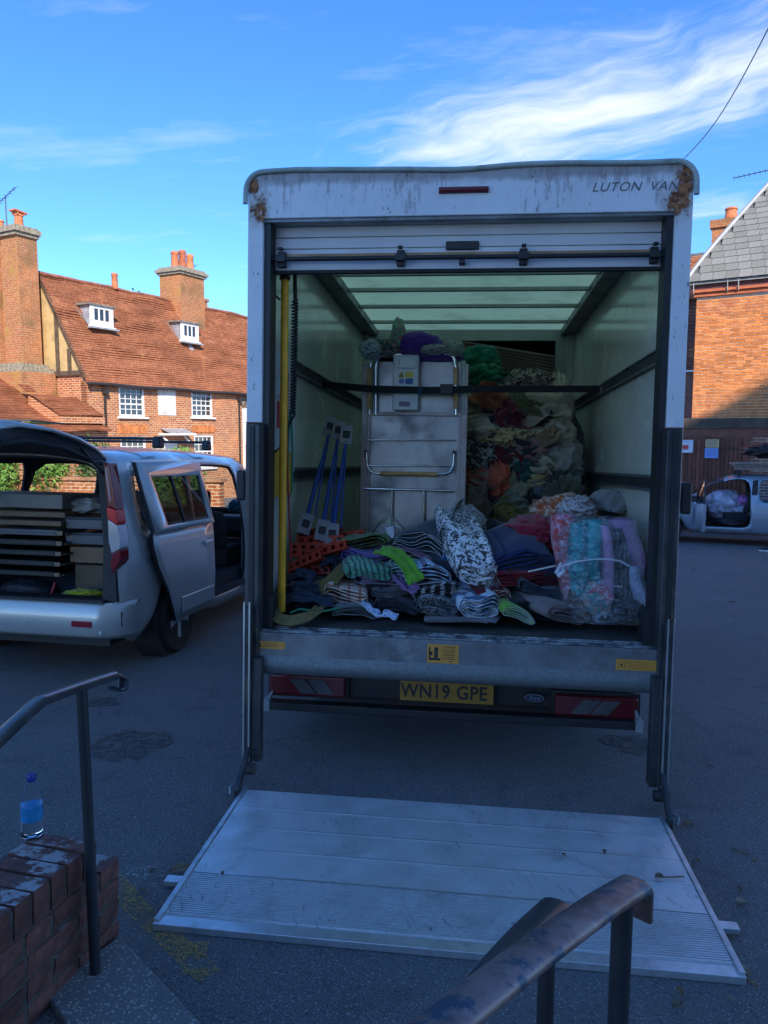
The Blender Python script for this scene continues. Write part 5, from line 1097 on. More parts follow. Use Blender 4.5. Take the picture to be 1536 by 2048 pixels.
# transparent film with creases
def film(name):
    t = NT(name); x, y, z = t.xyz()
    cr = t.noise(1, 5, .65, t.comb(t.math('MULTIPLY', x, 9), t.math('MULTIPLY', y, 9), t.math('MULTIPLY', z, 22)), dist=1.2)
    tr = t.N.new('ShaderNodeBsdfTransparent'); gl = t.N.new('ShaderNodeBsdfGlossy'); gl.inputs['Roughness'].default_value = .12; gl.inputs['Color'].default_value = (.9, .93, 1, 1)
    bm_ = t.N.new('ShaderNodeBump'); bm_.inputs['Strength'].default_value = 1; bm_.inputs['Distance'].default_value = .03; t.L.new(cr, bm_.inputs['Height']); t.L.new(bm_.outputs[0], gl.inputs['Normal'])
    fr = t.N.new('ShaderNodeLayerWeight'); fr.inputs[0].default_value = .35; t.L.new(bm_.outputs[0], fr.inputs['Normal'])
    cr2 = t.noise(1, 3, .5, t.comb(t.math('MULTIPLY', x, 14), t.math('MULTIPLY', y, 6), t.math('MULTIPLY', z, 30)), dist=2.0); rg_ = t.ramp(t.math('ABSOLUTE', t.math('SUBTRACT', cr2, .5)), .0, .03, .42, 0); mx = t.N.new('ShaderNodeMixShader'); t.L.new(t.math('ADD', t.math('MULTIPLY_ADD', fr.outputs['Facing'], .55, .08), rg_, clamp=True), mx.inputs[0]); t.L.new(tr.outputs[0], mx.inputs[1]); t.L.new(gl.outputs[0], mx.inputs[2])
    t.L.new(mx.outputs[0], t.N['Material Output'].inputs[0]); return t.m
M_FILM = film('clear_film')
m = MB(); c1, c2 = P(1200, 1235, .38)-WB, P(1192, 1035, .42)-WB
def fn(s, t_):
    an = s*2*math.pi; p = c1+(c2-c1)*t_; k = .205-.035*t_+.02*math.sin(t_*3.1)
    q = Vector((math.cos(an)*2, math.sin(an)*2, t_*4)); r = 1+.10*noise.noise(q*1.3)+.05*noise.noise(q*3.1)
    x = k*1.12*math.copysign(abs(math.cos(an))**.7, math.cos(an))*r; y = .19*math.copysign(abs(math.sin(an))**.7, math.sin(an))*r
    return p+Vector((x, y, 0))
m.grid(fn, 60, 36); m.build('plastic_wrap', M_FILM, wb, smooth=180, recal=False)
pts = [P(*q, .14)-WB for q in ((1113, 1142), (1125, 1133), (1150, 1124), (1185, 1119), (1215, 1118), (1240, 1122), (1258, 1132))]
o = MB().tube(pts, [.016, .019, .012, .010, .010, .011, .012], 8, flat=.45).build('tie_strip', mat('white_tie', (.62, .63, .68), .5, var=.1), wb, smooth=80)
MB().tube([P(1113, 1146, .14)-WB, P(1122, 1128, .12)-WB, P(1128, 1142, .12)-WB, P(1116, 1152, .13)-WB], .012, 8).build('tie_knot', mat('white_tie', (.62, .63, .68)), wb, smooth=80)
# clear bag behind the navy denim
m = MB(); cb = P(778, 1075, .8)
def fn(s, t_):
    an = s*2*math.pi; k = math.sin(min(1, t_*1.05+.02)*math.pi)**.5; q = Vector((math.cos(an)*2, math.sin(an)*2, t_*5)); r = 1+.22*noise.noise(q*1.6)+.1*noise.noise(q*4)
    return (math.cos(an)*.11*k*r, math.sin(an)*.1*k*r, (t_-.5)*.30)
m.grid(fn, 36, 24); o = m.build('clear_bag', M_FILM, smooth=180, recal=False, rebase=False); o.location = cb; tag(o, 'crumpled clear plastic bag of pink cloth behind the navy denim', 'bag')
crumple('crumpled_cloth', 'pink cloth inside the crumpled clear bag', 780, 1082, .8, 26, 30, .07, fab('bagpink', (.35, .12, .20), (.4, .4, .42), 'floral', 40), 411)
m = MB().add([P(772, 1055, .7), P(787, 1052, .68), P(788, 1075, .66), P(776, 1078, .68)], [(0, 1, 2, 3)]); o = m.build('paper_tag', mat('paper', (.55, .56, .6), .8), recal=False); solidify(o, .002); tag(o, 'small white paper tag sticking up beside the clear bag', 'tag')
# ---- folded aluminium trolley
M_TP = mat('trolley_panel', (.42, .40, .40), .38, .55, var=.12, vs=4, dirt=(.27, .25, .25), ds=3, da=.56)
M_TF = mat('trolley_frame', (.42, .34, .33), .45, .3, var=.12, vs=8, dirt=(.25, .2, .19), ds=6, da=.62)
M_CHR = mat('chrome_tube', (.62, .63, .64), .2, 1, var=.1)
M_WOODH = mat('wood_grip', (.55, .33, .13), .55, var=.2, vs=18)
TY = 1.5; tx0, tx1 = P(724, 1000, TY).x, P(927, 1000, TY).x
tr = empty('folded_trolley', Matrix.Translation(((tx0+tx1)/2, TY, FL))); tag(tr, 'tall folded grey metal trolley with tubular handles and white control box', 'trolley')
TL = tr.location
def T(u, v, dy=0): q = P(u, v, TY+dy)-TL; return q
zt = T(830, 712).z; x0 = tx0-TL.x; x1 = tx1-TL.x; zm = T(830, 828).z
MB().bx(x0+.03, x1-.03, .02, .05, .02, zm).build('lower_panel', M_TP, tr)
MB().bx(x0+.055, x1-.03, .035, .06, zm, zt-.03).build('upper_panel', M_TP, tr, bevel=.01)
MB().bx(x0-.012, x0+.03, -.012, .06, 0, zm+.35).build('side_stile', M_TF, tr, bevel=.004); MB().bx(x1-.03, x1+.012, -.012, .06, 0, zm+.35).build('side_stile', M_TF, tr, bevel=.004)
MB().bx(x0+.031, x1-.031, -.01, .03, zm-.012, zm+.012).build('cross_rail', M_TF, tr, bevel=.003)
for q in (x0+.03, x1-.052): MB().bx(q, q+.022, -.004, .019, .05, zm-.013).build('inner_stile', M_TF, tr)
ub_ = [T(752, 830), T(752, 735), T(756, 716), T(770, 709), T(900, 709), T(908, 716), T(912, 735), T(912, 830)]
ub_ = [q+Vector((0, -.01, 0)) for q in ub_]
MB().tube(ub_, .013, 10).build('upper_handle', M_CHR, tr, smooth=60)
MB().tube([T(739, 830), T(739, 740), T(743, 725)], .011, 10).build('side_tube', M_CHR, tr, smooth=60); MB().tube([T(927, 830), T(928, 735), T(926, 722)], .02, 10).build('side_tube', mat('painted_tube', (.38, .40, .36), .5), tr, smooth=60)
for u in (738, 911):
    for (va, vb) in ((735, 770), (785, 818)):
        MB().cyl(T(u, va, -.02), T(u, vb, -.02), .016, n=10).build('wood_grip', M_WOODH, tr, smooth=50)
for v in (880, 931): MB().cyl(T(735, v, -.012), T(911, v, -.012), .006, n=8).build('cross_rod', M_CHR, tr, smooth=50)
MB().tube([T(733, 905, -.03), T(734, 930, -.03), T(740, 942, -.03), T(752, 947, -.03), T(890, 948, -.03), T(900, 944, -.03), T(906, 932, -.03), T(908, 908, -.03)], .009, 10).build('bail_handle', M_CHR, tr, smooth=60)
MB().cyl(T(760, 947, -.03), T(876, 949, -.03), .016, n=12).build('wood_grip', M_WOODH, tr, smooth=50)
for u in (732, 908): MB().box(T(u, 908, -.02), (.02, .03, .05)).build('hinge_block', M_BLK, tr)
MB().cyl(T(728, 977, -.012), T(908, 982, -.012), .009, n=8).build('cross_rod', M_CHR, tr, smooth=50)
for u in (784, 848): MB().cyl(T(u, 982, -.012), T(u, 1070, -.012), .009, n=8).build('upright_rod', M_CHR, tr, smooth=50)
# white control box
a, b = T(788, 711), T(837, 822)
cb_ = MB().bx(a.x, b.x, -.055, .03, b.z, a.z).build('control_box', mat('control_white', (.62, .62, .62), .4, var=.05), tr, bevel=.01)
q0, q1 = T(792, 713, -.055), T(833, 737, -.055); MB().bx(q0.x, q1.x, -.066, -.0555, q1.z, q0.z).build('box_lid', mat('control_white', (.6, .6, .6)), cb_, bevel=.006)
MB().bx(q0.x+.02, q0.x+.027, -.068, -.0665, q1.z+.02, q0.z-.02).build('latch', M_STEEL, cb_)
M_YL = mat('label_yellow', (.72, .50, .03), .5); M_BL = mat('label_blue', (.02, .10, .38), .5)
def lab(u0, v0, u1, v1, m_): p, q = T(u0, v0, -.055), T(u1, v1, -.055); return MB().bx(p.x, q.x, -.0575, -.0553, q.z, p.z).build('label', m_, cb_)
lab(811, 744, 826, 755, M_YL); lab(811, 757, 826, 768, M_BL); lab(798, 803, 820, 813, mat('label_plate', (.22, .18, .24), .5))
p = T(803, 750, -.055); r = .024
MB().prism([(p.x-r, p.z-r*.7), (p.x+r, p.z-r*.7), (p.x, p.z+r)], 'y', -.0575, -.0553).build('label', M_YL, cb_); MB().prism([(p.x-r*.12, p.z-r*.4), (p.x+r*.12, p.z-r*.4), (p.x+r*.16, p.z+r*.45), (p.x-r*.16, p.z+r*.45)], 'y', -.0582, -.0576).build('warning_mark', M_BLK, cb_)
p = T(803, 762, -.055); MB().prism([(p.x+.018*math.cos(i*.35), p.z+.018*math.sin(i*.35)) for i in range(18)], 'y', -.0575, -.0553).build('label', M_BL, cb_); MB().bx(p.x-.003, p.x+.003, -.0582, -.0576, p.z-.008, p.z+.012).build('mandatory_mark', M_SW, cb_)
m = MB()
for k in range(2): m.bx(T(813, 0).x, T(824, 0).x, -.0582, -.0576, T(0, 748+3*k).z, T(0, 747+3*k).z)
m.build('printed_lines', M_BLK, cb_)
# ---- black webbing strap across the load
sp = [P(645, 769, .9), P(690, 775, 1.1), P(735, 779, 1.38), P(790, 781, 1.41), P(860, 781, 1.41), P(930, 778, 1.38), P(1000, 779, 1.2), P(1100, 778, 1.0), P(1200, 778, .9)]
sp[0].x = -1.02; sp[-1].x = 1.02
sp = [P(645, 769, 1.62), P(720, 776, 1.42), P(745, 778, 1.40), P(860, 781, 1.40), P(925, 779, 1.40), P(950, 778, 1.42), P(1100, 778, 1.75), P(1197, 778, 2.0)]
m = MB(); vs = []
for p in sp: vs += [p+Vector((0, 0, .025)), p-Vector((0, 0, .025))]
m.add(vs, [(2*i, 2*i+1, 2*i+3, 2*i+2) for i in range(len(sp)-1)])
st_ = m.build('load_strap', mat('black_webbing', (.012, .012, .016), .85, var=.2, vs=40)); solidify(st_, .004, 0); tag(st_, 'black webbing strap stretched across the trolley and clothes pile', 'strap')
L0 = st_.location
MB().box(P(893, 779, 1.385)-L0, (.09, .02, .075)).build('buckle', M_BLK, st_, bevel=.006); MB().box(P(840, 782, 1.385)-L0, (.03, .01, .05), Euler((0, .5, 0))).build('strap_tail', mat('teal_tape', (.01, .05, .10), .8), st_)
MB().tube([P(1197, 772, 2.0)-L0, P(1203, 774, 2.02)-L0, P(1203, 783, 2.02)-L0, P(1197, 785, 2.0)-L0], .006, 6).build('hook', M_STEEL, st_)
# ---- bundle of long brown poles lying into the over-cab space
pm = mat('brown_pole', (.10, .065, .05), .6, var=.3, vs=5, rnd=.2)
for i in range(9):
    a = P(925+i*5, 686+i*6, 3.95); b = P(1110, 716+i*6.5, 3.75)
    o = MB().cyl(a, b, .022, n=8).build('brown_pole', pm, smooth=50); tag(o, 'long brown pole lying slantwise under the van roof', 'pole', 'poles under the van roof')
MB_g = crumple('crumpled_cloth', 'emerald green sheet hanging behind the trolley top', 960, 728, 2.9, 40, 34, .2, fab('emerald', (.006, .18, .10)), 601, amp=.35)
# ---- blue steel props with grey end plates
M_PB = mat('prop_blue', (.012, .05, .26), .45, var=.25, vs=10, rnd=.1); M_GP = mat('prop_plate', (.24, .23, .24), .5, .3, var=.15, vs=10)
for i, (ua, va, ub2, vb2, ya, yb2) in enumerate(((612, 1042, 660, 860, .75, 1.25), (645, 1055, 677, 868, .75, 1.2), (665, 1062, 693, 877, .75, 1.15))):
    a, b = P(ua, va, ya), P(ub2, vb2, yb2); e = empty('steel_prop', Matrix.Translation(a)); d = (b-a)
    tag(e, ('blue steel prop leaning nearest the van side wall', 'blue steel prop leaning between two other props', 'blue steel prop leaning nearest the folded trolley')[i], 'prop', 'blue props leaning in the van')
    MB().cyl((0, 0, 0), d*.6, .015, n=10).build('outer_tube', M_PB, e, smooth=50); MB().cyl(d*.55, d, .011, n=10).build('inner_tube', M_PB, e, smooth=50)
    MB().cyl(Vector((.05, .02, .02)), d*.9+Vector((.0, .03, 0)), .006, n=8).build('brace_rod', M_PB, e, smooth=50)
    for q, nm in ((Vector((0, 0, -.02)), 'foot_plate'), (d+Vector((0, 0, .02)), 'head_plate')):
        R_ = Euler((rad(-12), rad(16-6*i), rad(6))).to_matrix()
        m = MB()
        for (bx_, bz_, w2, h2) in ((-.032, 0, .016, .13), (.032, 0, .016, .13), (0, .045, .048, .04), (0, -.045, .048, .04)):
            m.box(q+R_ @ Vector((bx_, -.02, bz_)), (w2, .018, h2), R_)
        pl_ = m.build(nm, M_GP, e); MB().box(q+R_ @ Vector((0, -.012, 0)), (.05, .012, .05), R_).build('slot', M_BLK, pl_)
        MB().cyl(q+R_ @ Vector((0, -.029, -.046)), q+R_ @ Vector((0, -.034, -.046)), .006, n=8).build('pin', M_STEEL, pl_)
# ---- orange slotted channels
M_OC = mat('orange_plastic', (.52, .045, .015), .5, var=.2, vs=9, rnd=.15)
CH = [(640, 1080, .72, .30, -4, 4), (625, 1095, .66, .28, 0, 0), (628, 1108, .62, .3, 3, -3), (650, 1100, .56, .30, -20, 18), (608, 1122, .50, .26, -24, 24), (690, 1072, .85, .26, -14, 10), (650, 1128, .64, .34, 5, -6), (618, 1140, .60, .26, -2, 3), (640, 1062, .9, .3, 4, 14)]
for i, (u, v, y, ln, yaw, roll) in enumerate(CH):
    o_ = empty('slotted_channel', Matrix.Translation(P(u, v, y)) @ Euler((rad(-12), rad(-roll), rad(yaw))).to_matrix().to_4x4())
    tag(o_, 'orange slotted plastic channel in the heap below the blue props', 'channel', 'orange slotted channels')
    m = MB(); n = 5; seg = ln/n
    m.bx(-ln/2, ln/2, -.003, .003, .012, .026).bx(-ln/2, ln/2, -.003, .003, -.026, -.012)
    for k in range(n+1):
        xk = -ln/2+k*seg; m.bx(max(-ln/2, xk-seg*.26), min(ln/2, xk+seg*.26), -.003, .003, -.0119, .0119)
    m.bx(-ln/2, ln/2, .0031, .045, .022, .026).bx(-ln/2, ln/2, .0031, .045, -.026, -.022)
    m.build('channel_body', M_OC, o_); MB().bx(-ln/2+.01, ln/2-.01, .03, .034, -.021, .021).build('channel_back', mat('channel_dark', (.20, .02, .01), .6), o_)
# ---- webbing straps heaped at the left
M_OLV = mat('olive_webbing', (.17, .13, .045), .85, var=.2, vs=30); M_NVW = mat('navy_webbing', (.02, .03, .055), .8, var=.2, vs=30)
drape('webbing_strap', 'olive webbing strap looped over the sill beside the yellow pole', [P(548, 1215, .12), P(552, 1232, .04), P(575, 1241, .0), P(605, 1236, .02), P(628, 1225, .1), P(640, 1212, .2)], .06, M_OLV, 1, 'strap', (0, -.8, .5), .004, 'webbing straps in the van', .003)
drape('webbing_strap', 'olive webbing strap rising from the strap heap to the folded cloths', [P(610, 1165, .5), P(640, 1168, .42), P(660, 1155, .42), P(685, 1130, .5), P(690, 1120, .6)], .06, M_OLV, 2, 'strap', (-.3, -.6, .6), .004, 'webbing straps in the van', .003)
drape('webbing_strap', 'olive webbing strap end curling by the check cloth', [P(640, 1185, .36), P(660, 1175, .36), P(682, 1150, .42), P(690, 1135, .48)], .05, M_OLV, 5, 'strap', (-.5, -.6, .5), .004, 'webbing straps in the van', .003)
for i, (pts, lab_) in enumerate((([(575, 1160, .5), (590, 1150, .45), (610, 1148, .45), (628, 1158, .45)], 'navy webbing strap loop beneath the orange channels'), ([(570, 1200, .25), (600, 1195, .22), (640, 1200, .22), (665, 1205, .25)], 'navy webbing strap lying flat on the van floor'), ([(568, 1180, .4), (595, 1172, .36), (625, 1182, .36), (650, 1190, .4)], 'navy webbing strap coiled in the middle of the strap heap'), ([(640, 1130, .55), (650, 1120, .55), (672, 1118, .58), (680, 1140, .55)], 'navy webbing strap standing up behind the olive strap'))):
    drape('webbing_strap', lab_, [P(*q) for q in pts], .075, M_NVW, 10+i, 'strap', (0, -.5, .8), .006, 'webbing straps in the van', .012)
crumple('strap_heap', 'dark heap of straps on the van floor by the yellow pole', 615, 1185, .55, 55, 34, .3, fab('strapheap', (.015, .02, .035)), 501, floor=FL, group='webbing straps in the van')
o = MB().tube([P(580, 1226, .1), P(600, 1218, .12), (P(640, 1224, .14)), P(680, 1216, .2)], .006, 6).build('green_cord', mat('green_cord', (.02, .22, .12), .7), smooth=80); tag(o, 'thin green cord lying on the van floor sill', 'cord')
# hanging cords at the left
o = MB().tube([P(576, 745, .4), P(574, 900, .38), P(577, 1000, .38), P(582, 1125, .38)], .005, 6).build('hanging_cord', mat('red_cord', (.35, .02, .03), .7), smooth=80); tag(o, 'red cord hanging beside the yellow pole', 'cord', 'cords hanging in the van')
o = MB().tube([P(580, 820, .42), P(576, 900, .42), P(574, 980, .42), P(579, 995, .42), P(584, 980, .42), P(585, 900, .42), P(582, 830, .42)], .006, 6).build('hanging_cord', mat('green_cord', (.02, .22, .12), .7), smooth=80); tag(o, 'green cord hanging in a loop beside the red one', 'cord', 'cords hanging in the van')
pth = [P(571, 730+390*i/300, .36)+Vector((math.cos(i*1.3)*.006, math.sin(i*1.3)*.006, 0)) for i in range(301)]
o = MB().tube(pth, .002, 4).build('coil_spring', M_STEEL); tag(o, 'thin coil spring stretched down the van side wall', 'spring', 'cords hanging in the van')
# ================================================================== cars
def lerp_table(tab, y):
    for a, b in zip(tab, tab[1:]):
        if y <= b[0]:
            f = 0 if b[0] == a[0] else max(0, (y-a[0])/(b[0]-a[0])); return [p+(q-p)*f for p, q in zip(a[1:], b[1:])]
    return list(tab[-1][1:])
def make_section(tab, arches, ra, wz):
    def sec(y):
        zb, zbelt, zwt, zr, hb, hr = lerp_table(tab, y)
        rows = [[hb*.93, zb], [hb*.985, zb+.13], [hb, zb+(zbelt-zb)*.48], [hb*.992, zb+(zbelt-zb)*.80], [hb*.97, zbelt], [hr, zwt], [hr*.88, zr-.045], [hr*.5, zr-.008], [0, zr]]
        for yc in arches:
            if abs(y-yc) <= ra+1e-6:
                za = wz+math.sqrt(max(0, ra*ra-(y-yc)**2))
                for i in range(4): rows[i][1] = max(rows[i][1], za+.028*i)
        return rows
    return sec
def car_shell(name, sec, ys, parent, paint, inner, glass, side_windows, screen, holes, sub=1):
    """side_windows: {side: [(y0,y1)]}, holes: {side: [(y0,y1,row0,row1)]}, screen (y0,y1) rows 5-8"""
    body = MB(); gl = {}; NR = 9
    grid = {}
    for i, y in enumerate(ys):
        for r, (x, z) in enumerate(sec(y)):
            for s in (-1, 1): grid[i, r, s] = Vector((s*x, y, z))
    idx = {}
    def vi(i, r, s):
        if r == NR-1: s = 1
        k = (i, r, s)
        if k not in idx: idx[k] = len(body.v); body.v.append(grid[k])
        return idx[k]
    for s in (-1, 1):
        for i in range(len(ys)-1):
            yc = (ys[i]+ys[i+1])/2
            for r in range(NR-1):
                if any(a < yc < b and r0 <= r < r1 for (a, b, r0, r1) in holes.get(s, [])): continue
                w_ = None
                if r == 4:
                    for k, (a, b) in enumerate(side_windows.get(s, [])):
                        if a < yc < b: w_ = ('side', s, k)
                if screen[0] < yc < screen[1] and r >= 5: w_ = ('screen',)
                q = [(i, r, s), (i+1, r, s), (i+1, r+1, s), (i, r+1, s)]
                if s < 0: q = q[::-1]
                if w_: gl.setdefault(w_, []).append([grid[k] for k in q])
                else: body.f.append(tuple(vi(*k) for k in q))
    o = body.build(name, [paint, inner], parent, smooth=60, recal=False)
    bm = bmesh.new(); bm.from_mesh(o.data); cl = bm.edges.layers.float.get('crease_edge') or bm.edges.layers.float.new('crease_edge')
    for e_ in bm.edges: e_[cl] = .85 if len(e_.link_faces) == 1 else 0.
    bm.to_mesh(o.data); bm.free()
    if sub: subsurf(o, sub)
    solidify(o, .028, -1, 1, 1)
    for k, qs in gl.items():
        m = MB()
        for q in qs: m.add(q, [(0, 1, 2, 3)])
        bm = bmesh.new(); me = m.mesh('g'); bm.from_mesh(me); bmesh.ops.remove_doubles(bm, verts=bm.verts, dist=.001)
        me2 = bpy.data.meshes.new('window_glass'); bm.to_mesh(me2); bm.free(); me2.materials.append(glass); me2.polygons.foreach_set('use_smooth', [True]*len(me2.polygons))
        g_ = link_mesh('windscreen' if k[0] == 'screen' else 'side_window', me2, parent)
    return o
def carglass(name, tint):
    t = NT(name); tr = t.N.new('ShaderNodeBsdfTransparent'); tr.inputs[0].default_value = (*tint, 1); gl = t.N.new('ShaderNodeBsdfGlossy'); gl.inputs['Roughness'].default_value = .02
    fr = t.N.new('ShaderNodeLayerWeight'); fr.inputs[0].default_value = .5; mx = t.N.new('ShaderNodeMixShader'); t.L.new(t.math('MULTIPLY_ADD', t.math('POWER', fr.outputs['Facing'], 5.0), .92, .05, clamp=True), mx.inputs[0]); t.L.new(tr.outputs[0], mx.inputs[1]); t.L.new(gl.outputs[0], mx.inputs[2]); t.L.new(mx.outputs[0], t.N['Material Output'].inputs[0]); return t.m
M_CG = carglass('car_glass', (.80, .84, .82)); M_CGD = carglass('privacy_glass', (.22, .24, .24))
def paint(name, c, metal=.55):
    t = NT(name); k = t.mix(t.ramp(t.noise(400, 2), .3, .7), sc(c, .92), sc(c, 1.08)); k = t.mix(t.ramp(t.noise(2.5, 6, .6), .5, .8, 0, .25), k, sc(c, .55)); t.set('Base Color', k); t.set('Metallic', metal); t.set('Roughness', .33); t.set('Coat Weight', .8); t.set('Coat Roughness', .06); return t.m
M_SIL = paint('silver_paint', (.54, .53, .50), .35); M_SILB = paint('silver_blue_paint', (.34, .38, .44), .45)
M_INN = mat('car_inner', (.022, .022, .025), .8, var=.3)
M_TRIM = mat('car_trim', (.025, .025, .028), .6, var=.2)
# ---- silver people carrier, tailgate up, side door slid back
HD = rad(2.8); FW = Vector((math.sin(HD), math.cos(HD), 0)); RG = Vector((math.cos(HD), -math.sin(HD), 0))
MO = Vector((-2.45, 2.30, 0))-RG*.82-FW*.90
MM = Matrix(((RG.x, FW.x, 0, MO.x), (RG.y, FW.y, 0, MO.y), (0, 0, 1, 0), (0, 0, 0, 1))); MI = MM.inverted()
mpv = empty('people_carrier', MM); tag(mpv, 'silver people carrier with its tailgate raised and side door slid open', 'car')
tab = [(0.0, .36, 1.06, 1.54, 1.655, .80, .70), (.05, .32, 1.07, 1.57, 1.69, .855, .735), (.2, .24, 1.08, 1.59, 1.725, .885, .755), (1.0, .20, 1.08, 1.60, 1.75, .90, .765), (2.0, .20, 1.07, 1.60, 1.75, .90, .765), (2.85, .20, 1.04, 1.56, 1.72, .90, .76), (3.3, .20, .985, 1.30, 1.43, .895, .77), (3.75, .22, .965, 1.03, 1.08, .88, .74), (4.1, .24, .86, .91, .96, .84, .70), (4.35, .28, .70, .75, .78, .74, .6), (4.42, .32, .58, .62, .64, .6, .48)]
sec = make_section(tab, (.90, 3.56), .40, .33)
ys = sorted({0, .05, .12, .2, .3, .5, .56, .66, .78, .9, 1.02, 1.14, 1.24, 1.3, 1.7, 2.05, 2.3, 2.52, 2.58, 2.66, 2.85, 3.1, 3.16, 3.25, 3.34, 3.45, 3.56, 3.68, 3.78, 3.88, 3.96, 4.1, 4.25, 4.35, 4.42})
car_shell('body', sec, ys, mpv, M_SIL, M_INN, M_CG, {1: [(.3, 1.24), (2.66, 3.34)], -1: [(.3, 1.24), (1.3, 2.52), (2.66, 3.34)]}, (2.85, 3.75), {1: [(1.3, 2.52, 1, 5)]})
# front end cap, floor, dashboard, seats
MB().bx(-.6, .6, 4.38, 4.42, .3, .62).build('front_grille', M_TRIM, mpv)
MB().bx(-.84, .84, .02, 3.7, .40, .50).build('floor_pan', M_INN, mpv)
MB().bx(-.80, .80, .02, .12, .501, .60).build('load_sill', M_TRIM, mpv, bevel=.01)
MB().bx(-.78, .78, 3.2, 3.6, .80, 1.0).build('dashboard', M_TRIM, mpv, bevel=.04)
def seat(x, y, parent, mt=M_INN, k=1.0):
    MB().bx(x-.25, x+.25, y, y+.5, .5, .72).build('seat_base', mt, parent, bevel=.04)
    b_ = MB().prism([(y-.16, 1.2*k), (y-.04, 1.2*k), (y+.12, .72), (y-.02, .70)], 'x', x-.25, x+.25).build('seat_back', mt, parent, bevel=.04)
    MB().bx(x-.13, x+.13, y-.19, y-.09, 1.25*k, 1.44*k).build('headrest', mt, b_, bevel=.04)
for x in (-.42, .42): seat(x, 2.55, mpv, M_INN, .92)
# rear face: D pillars, bumper, lamps
for s in (-1, 1):
    MB().prism([(s*.66, 1.62), (s*.73, 1.60), (s*.80, 1.0), (s*.82, .58), (s*.70, .58), (s*.71, 1.0)], 'y', -.012, .05).build('rear_pillar', M_TRIM, mpv, bevel=.008)
    L = lambda pts: [(s*a, .80+(b-.585)*.857) for a, b in pts]
    lp = MB().prism(L([(.735, 1.53), (.775, 1.53), (.815, 1.30), (.835, 1.13), (.765, 1.16), (.755, 1.30)]), 'y', -.05, .075).build('tail_lamp', mat('lamp_red_dark', (.22, .006, .012), .15, coat=.8), mpv, bevel=.008)
    MB().prism(L([(.762, 1.158), (.838, 1.128), (.852, 1.03), (.845, 1.0), (.77, 1.055)]), 'y', -.06, .07).build('red_lens', mat('lamp_red_lit', (.9, .025, .02), .15, coat=.8), lp, bevel=.008)
    MB().prism(L([(.77, 1.053), (.845, .998), (.868, .90), (.868, .80), (.80, .755), (.775, .86)]), 'y', -.055, .072).build('clear_lens', mat('lamp_clear', (.62, .62, .64), .15, .5, coat=.8), lp, bevel=.008)
    MB().prism(L([(.80, .753), (.869, .798), (.872, .70), (.80, .585), (.785, .66)]), 'y', -.05, .075).build('lower_red_lens', mat('lamp_red_dark', (.22, .006, .012)), lp, bevel=.008)
    MB().prism(L([(.748, 1.50), (.765, 1.50), (.80, 1.2), (.785, 1.2)]), 'y', -.053, -.051).build('lamp_strip', mat('lamp_strip', (.5, .3, .32), .2), lp)
# bumper wraps the corners
bp_ = []
for i in range(25):
    a = -1+2*i/24; x = a*.90; bp_.append((x, -.075+.20*max(0, (abs(a)-.72)/.28)**2.2))
def bump_z(x, z0, z1): pass
m = MB(); n = len(bp_); lv = [(.30, .035), (.34, -.005), (.44, -.012), (.54, -.004), (.575, .02), (.58, .075)]
for (z, o_) in lv:
    for (x, y) in bp_: m.v.append(Vector((x*(1-o_*.05), y+o_, z)))
for r in range(len(lv)-1):
    for i in range(n-1): m.f.append((r*n+i, r*n+i+1, (r+1)*n+i+1, (r+1)*n+i))
bo = m.build('rear_bumper', M_SIL, mpv, smooth=50, recal=False); solidify(bo, .02, -1)
MB().bx(-.74, .74, -.075, .06, .578, .60).build('bumper_tread', M_TRIM, mpv)
MB().bx(-.7, .7, .10, .4, .22, .32).build('lower_valance', M_TRIM, mpv)
MB().bx(.50, .66, -.093, -.06, .40, .445).build('reflector', mat('reflector_red', (.28, .01, .02), .2, coat=.5), mpv, bevel=.004)
MB().bx(-.66, -.50, -.093, -.06, .40, .445).build('reflector', mat('reflector_red', (.28, .01, .02)), mpv, bevel=.004)
for x in (.12, .72): MB().cyl((x, -.06, .42 if x < .5 else .36), (x, -.091 if x < .5 else -.075, .42 if x < .5 else .36), .014, n=10).build('parking_sensor', M_SIL, mpv)
# tailgate raised
oz_ = [(.06, 1.69), (-.10, 1.755), (-.4, 1.815), (-.75, 1.86), (-1.02, 1.875), (-1.12, 1.845), (-1.14, 1.80)]; iz_ = [(-1.10, 1.77), (-.95, 1.80), (-.6, 1.765), (-.3, 1.715), (-.05, 1.665), (.06, 1.655)]
def tgw(y): return .70+.10*min(1, max(0, -y/.6))-(.16*max(0, (-y-.85)/.29)**2)
m = MB(); NXs = 12
for (y, z) in oz_:
    for i in range(NXs+1): a = -1+2*i/NXs; m.v.append(Vector((a*tgw(y), y, z-.05*abs(a)**4)))
k_ = NXs+1
for r in range(len(oz_)-1):
    for i in range(NXs): m.f.append((r*k_+i, r*k_+i+1, (r+1)*k_+i+1, (r+1)*k_+i))
tg = m.build('tailgate', M_SIL, mpv, smooth=50); solidify(tg, .02, 0)
m = MB()
for (y, z) in iz_:
    for i in range(NXs+1): a = -1+2*i/NXs; m.v.append(Vector((a*(tgw(y)-.012), y, z-.045*abs(a)**4+.02*math.cos(a*3))))
for r in range(len(iz_)-1):
    for i in range(NXs): m.f.append((r*k_+i, r*k_+i+1, (r+1)*k_+i+1, (r+1)*k_+i))
solidify(m.build('inner_trim', M_INN, tg, smooth=50), .02, 0)
for s in (-1, 1):
    m = MB(); yz = oz_[1:]; 
    m.prism([(y, z-.055) for y, z in oz_]+[(y, z-.04) for y, z in iz_], 'x', *sorted((s*.685, s*.70))); m.build('gate_edge', M_TRIM, tg)
    MB().tube([(s*.72, .03, 1.50), (s*.72, -.30, 1.70)], .011, 8).build('gas_strut', M_TRIM, tg, smooth=60)
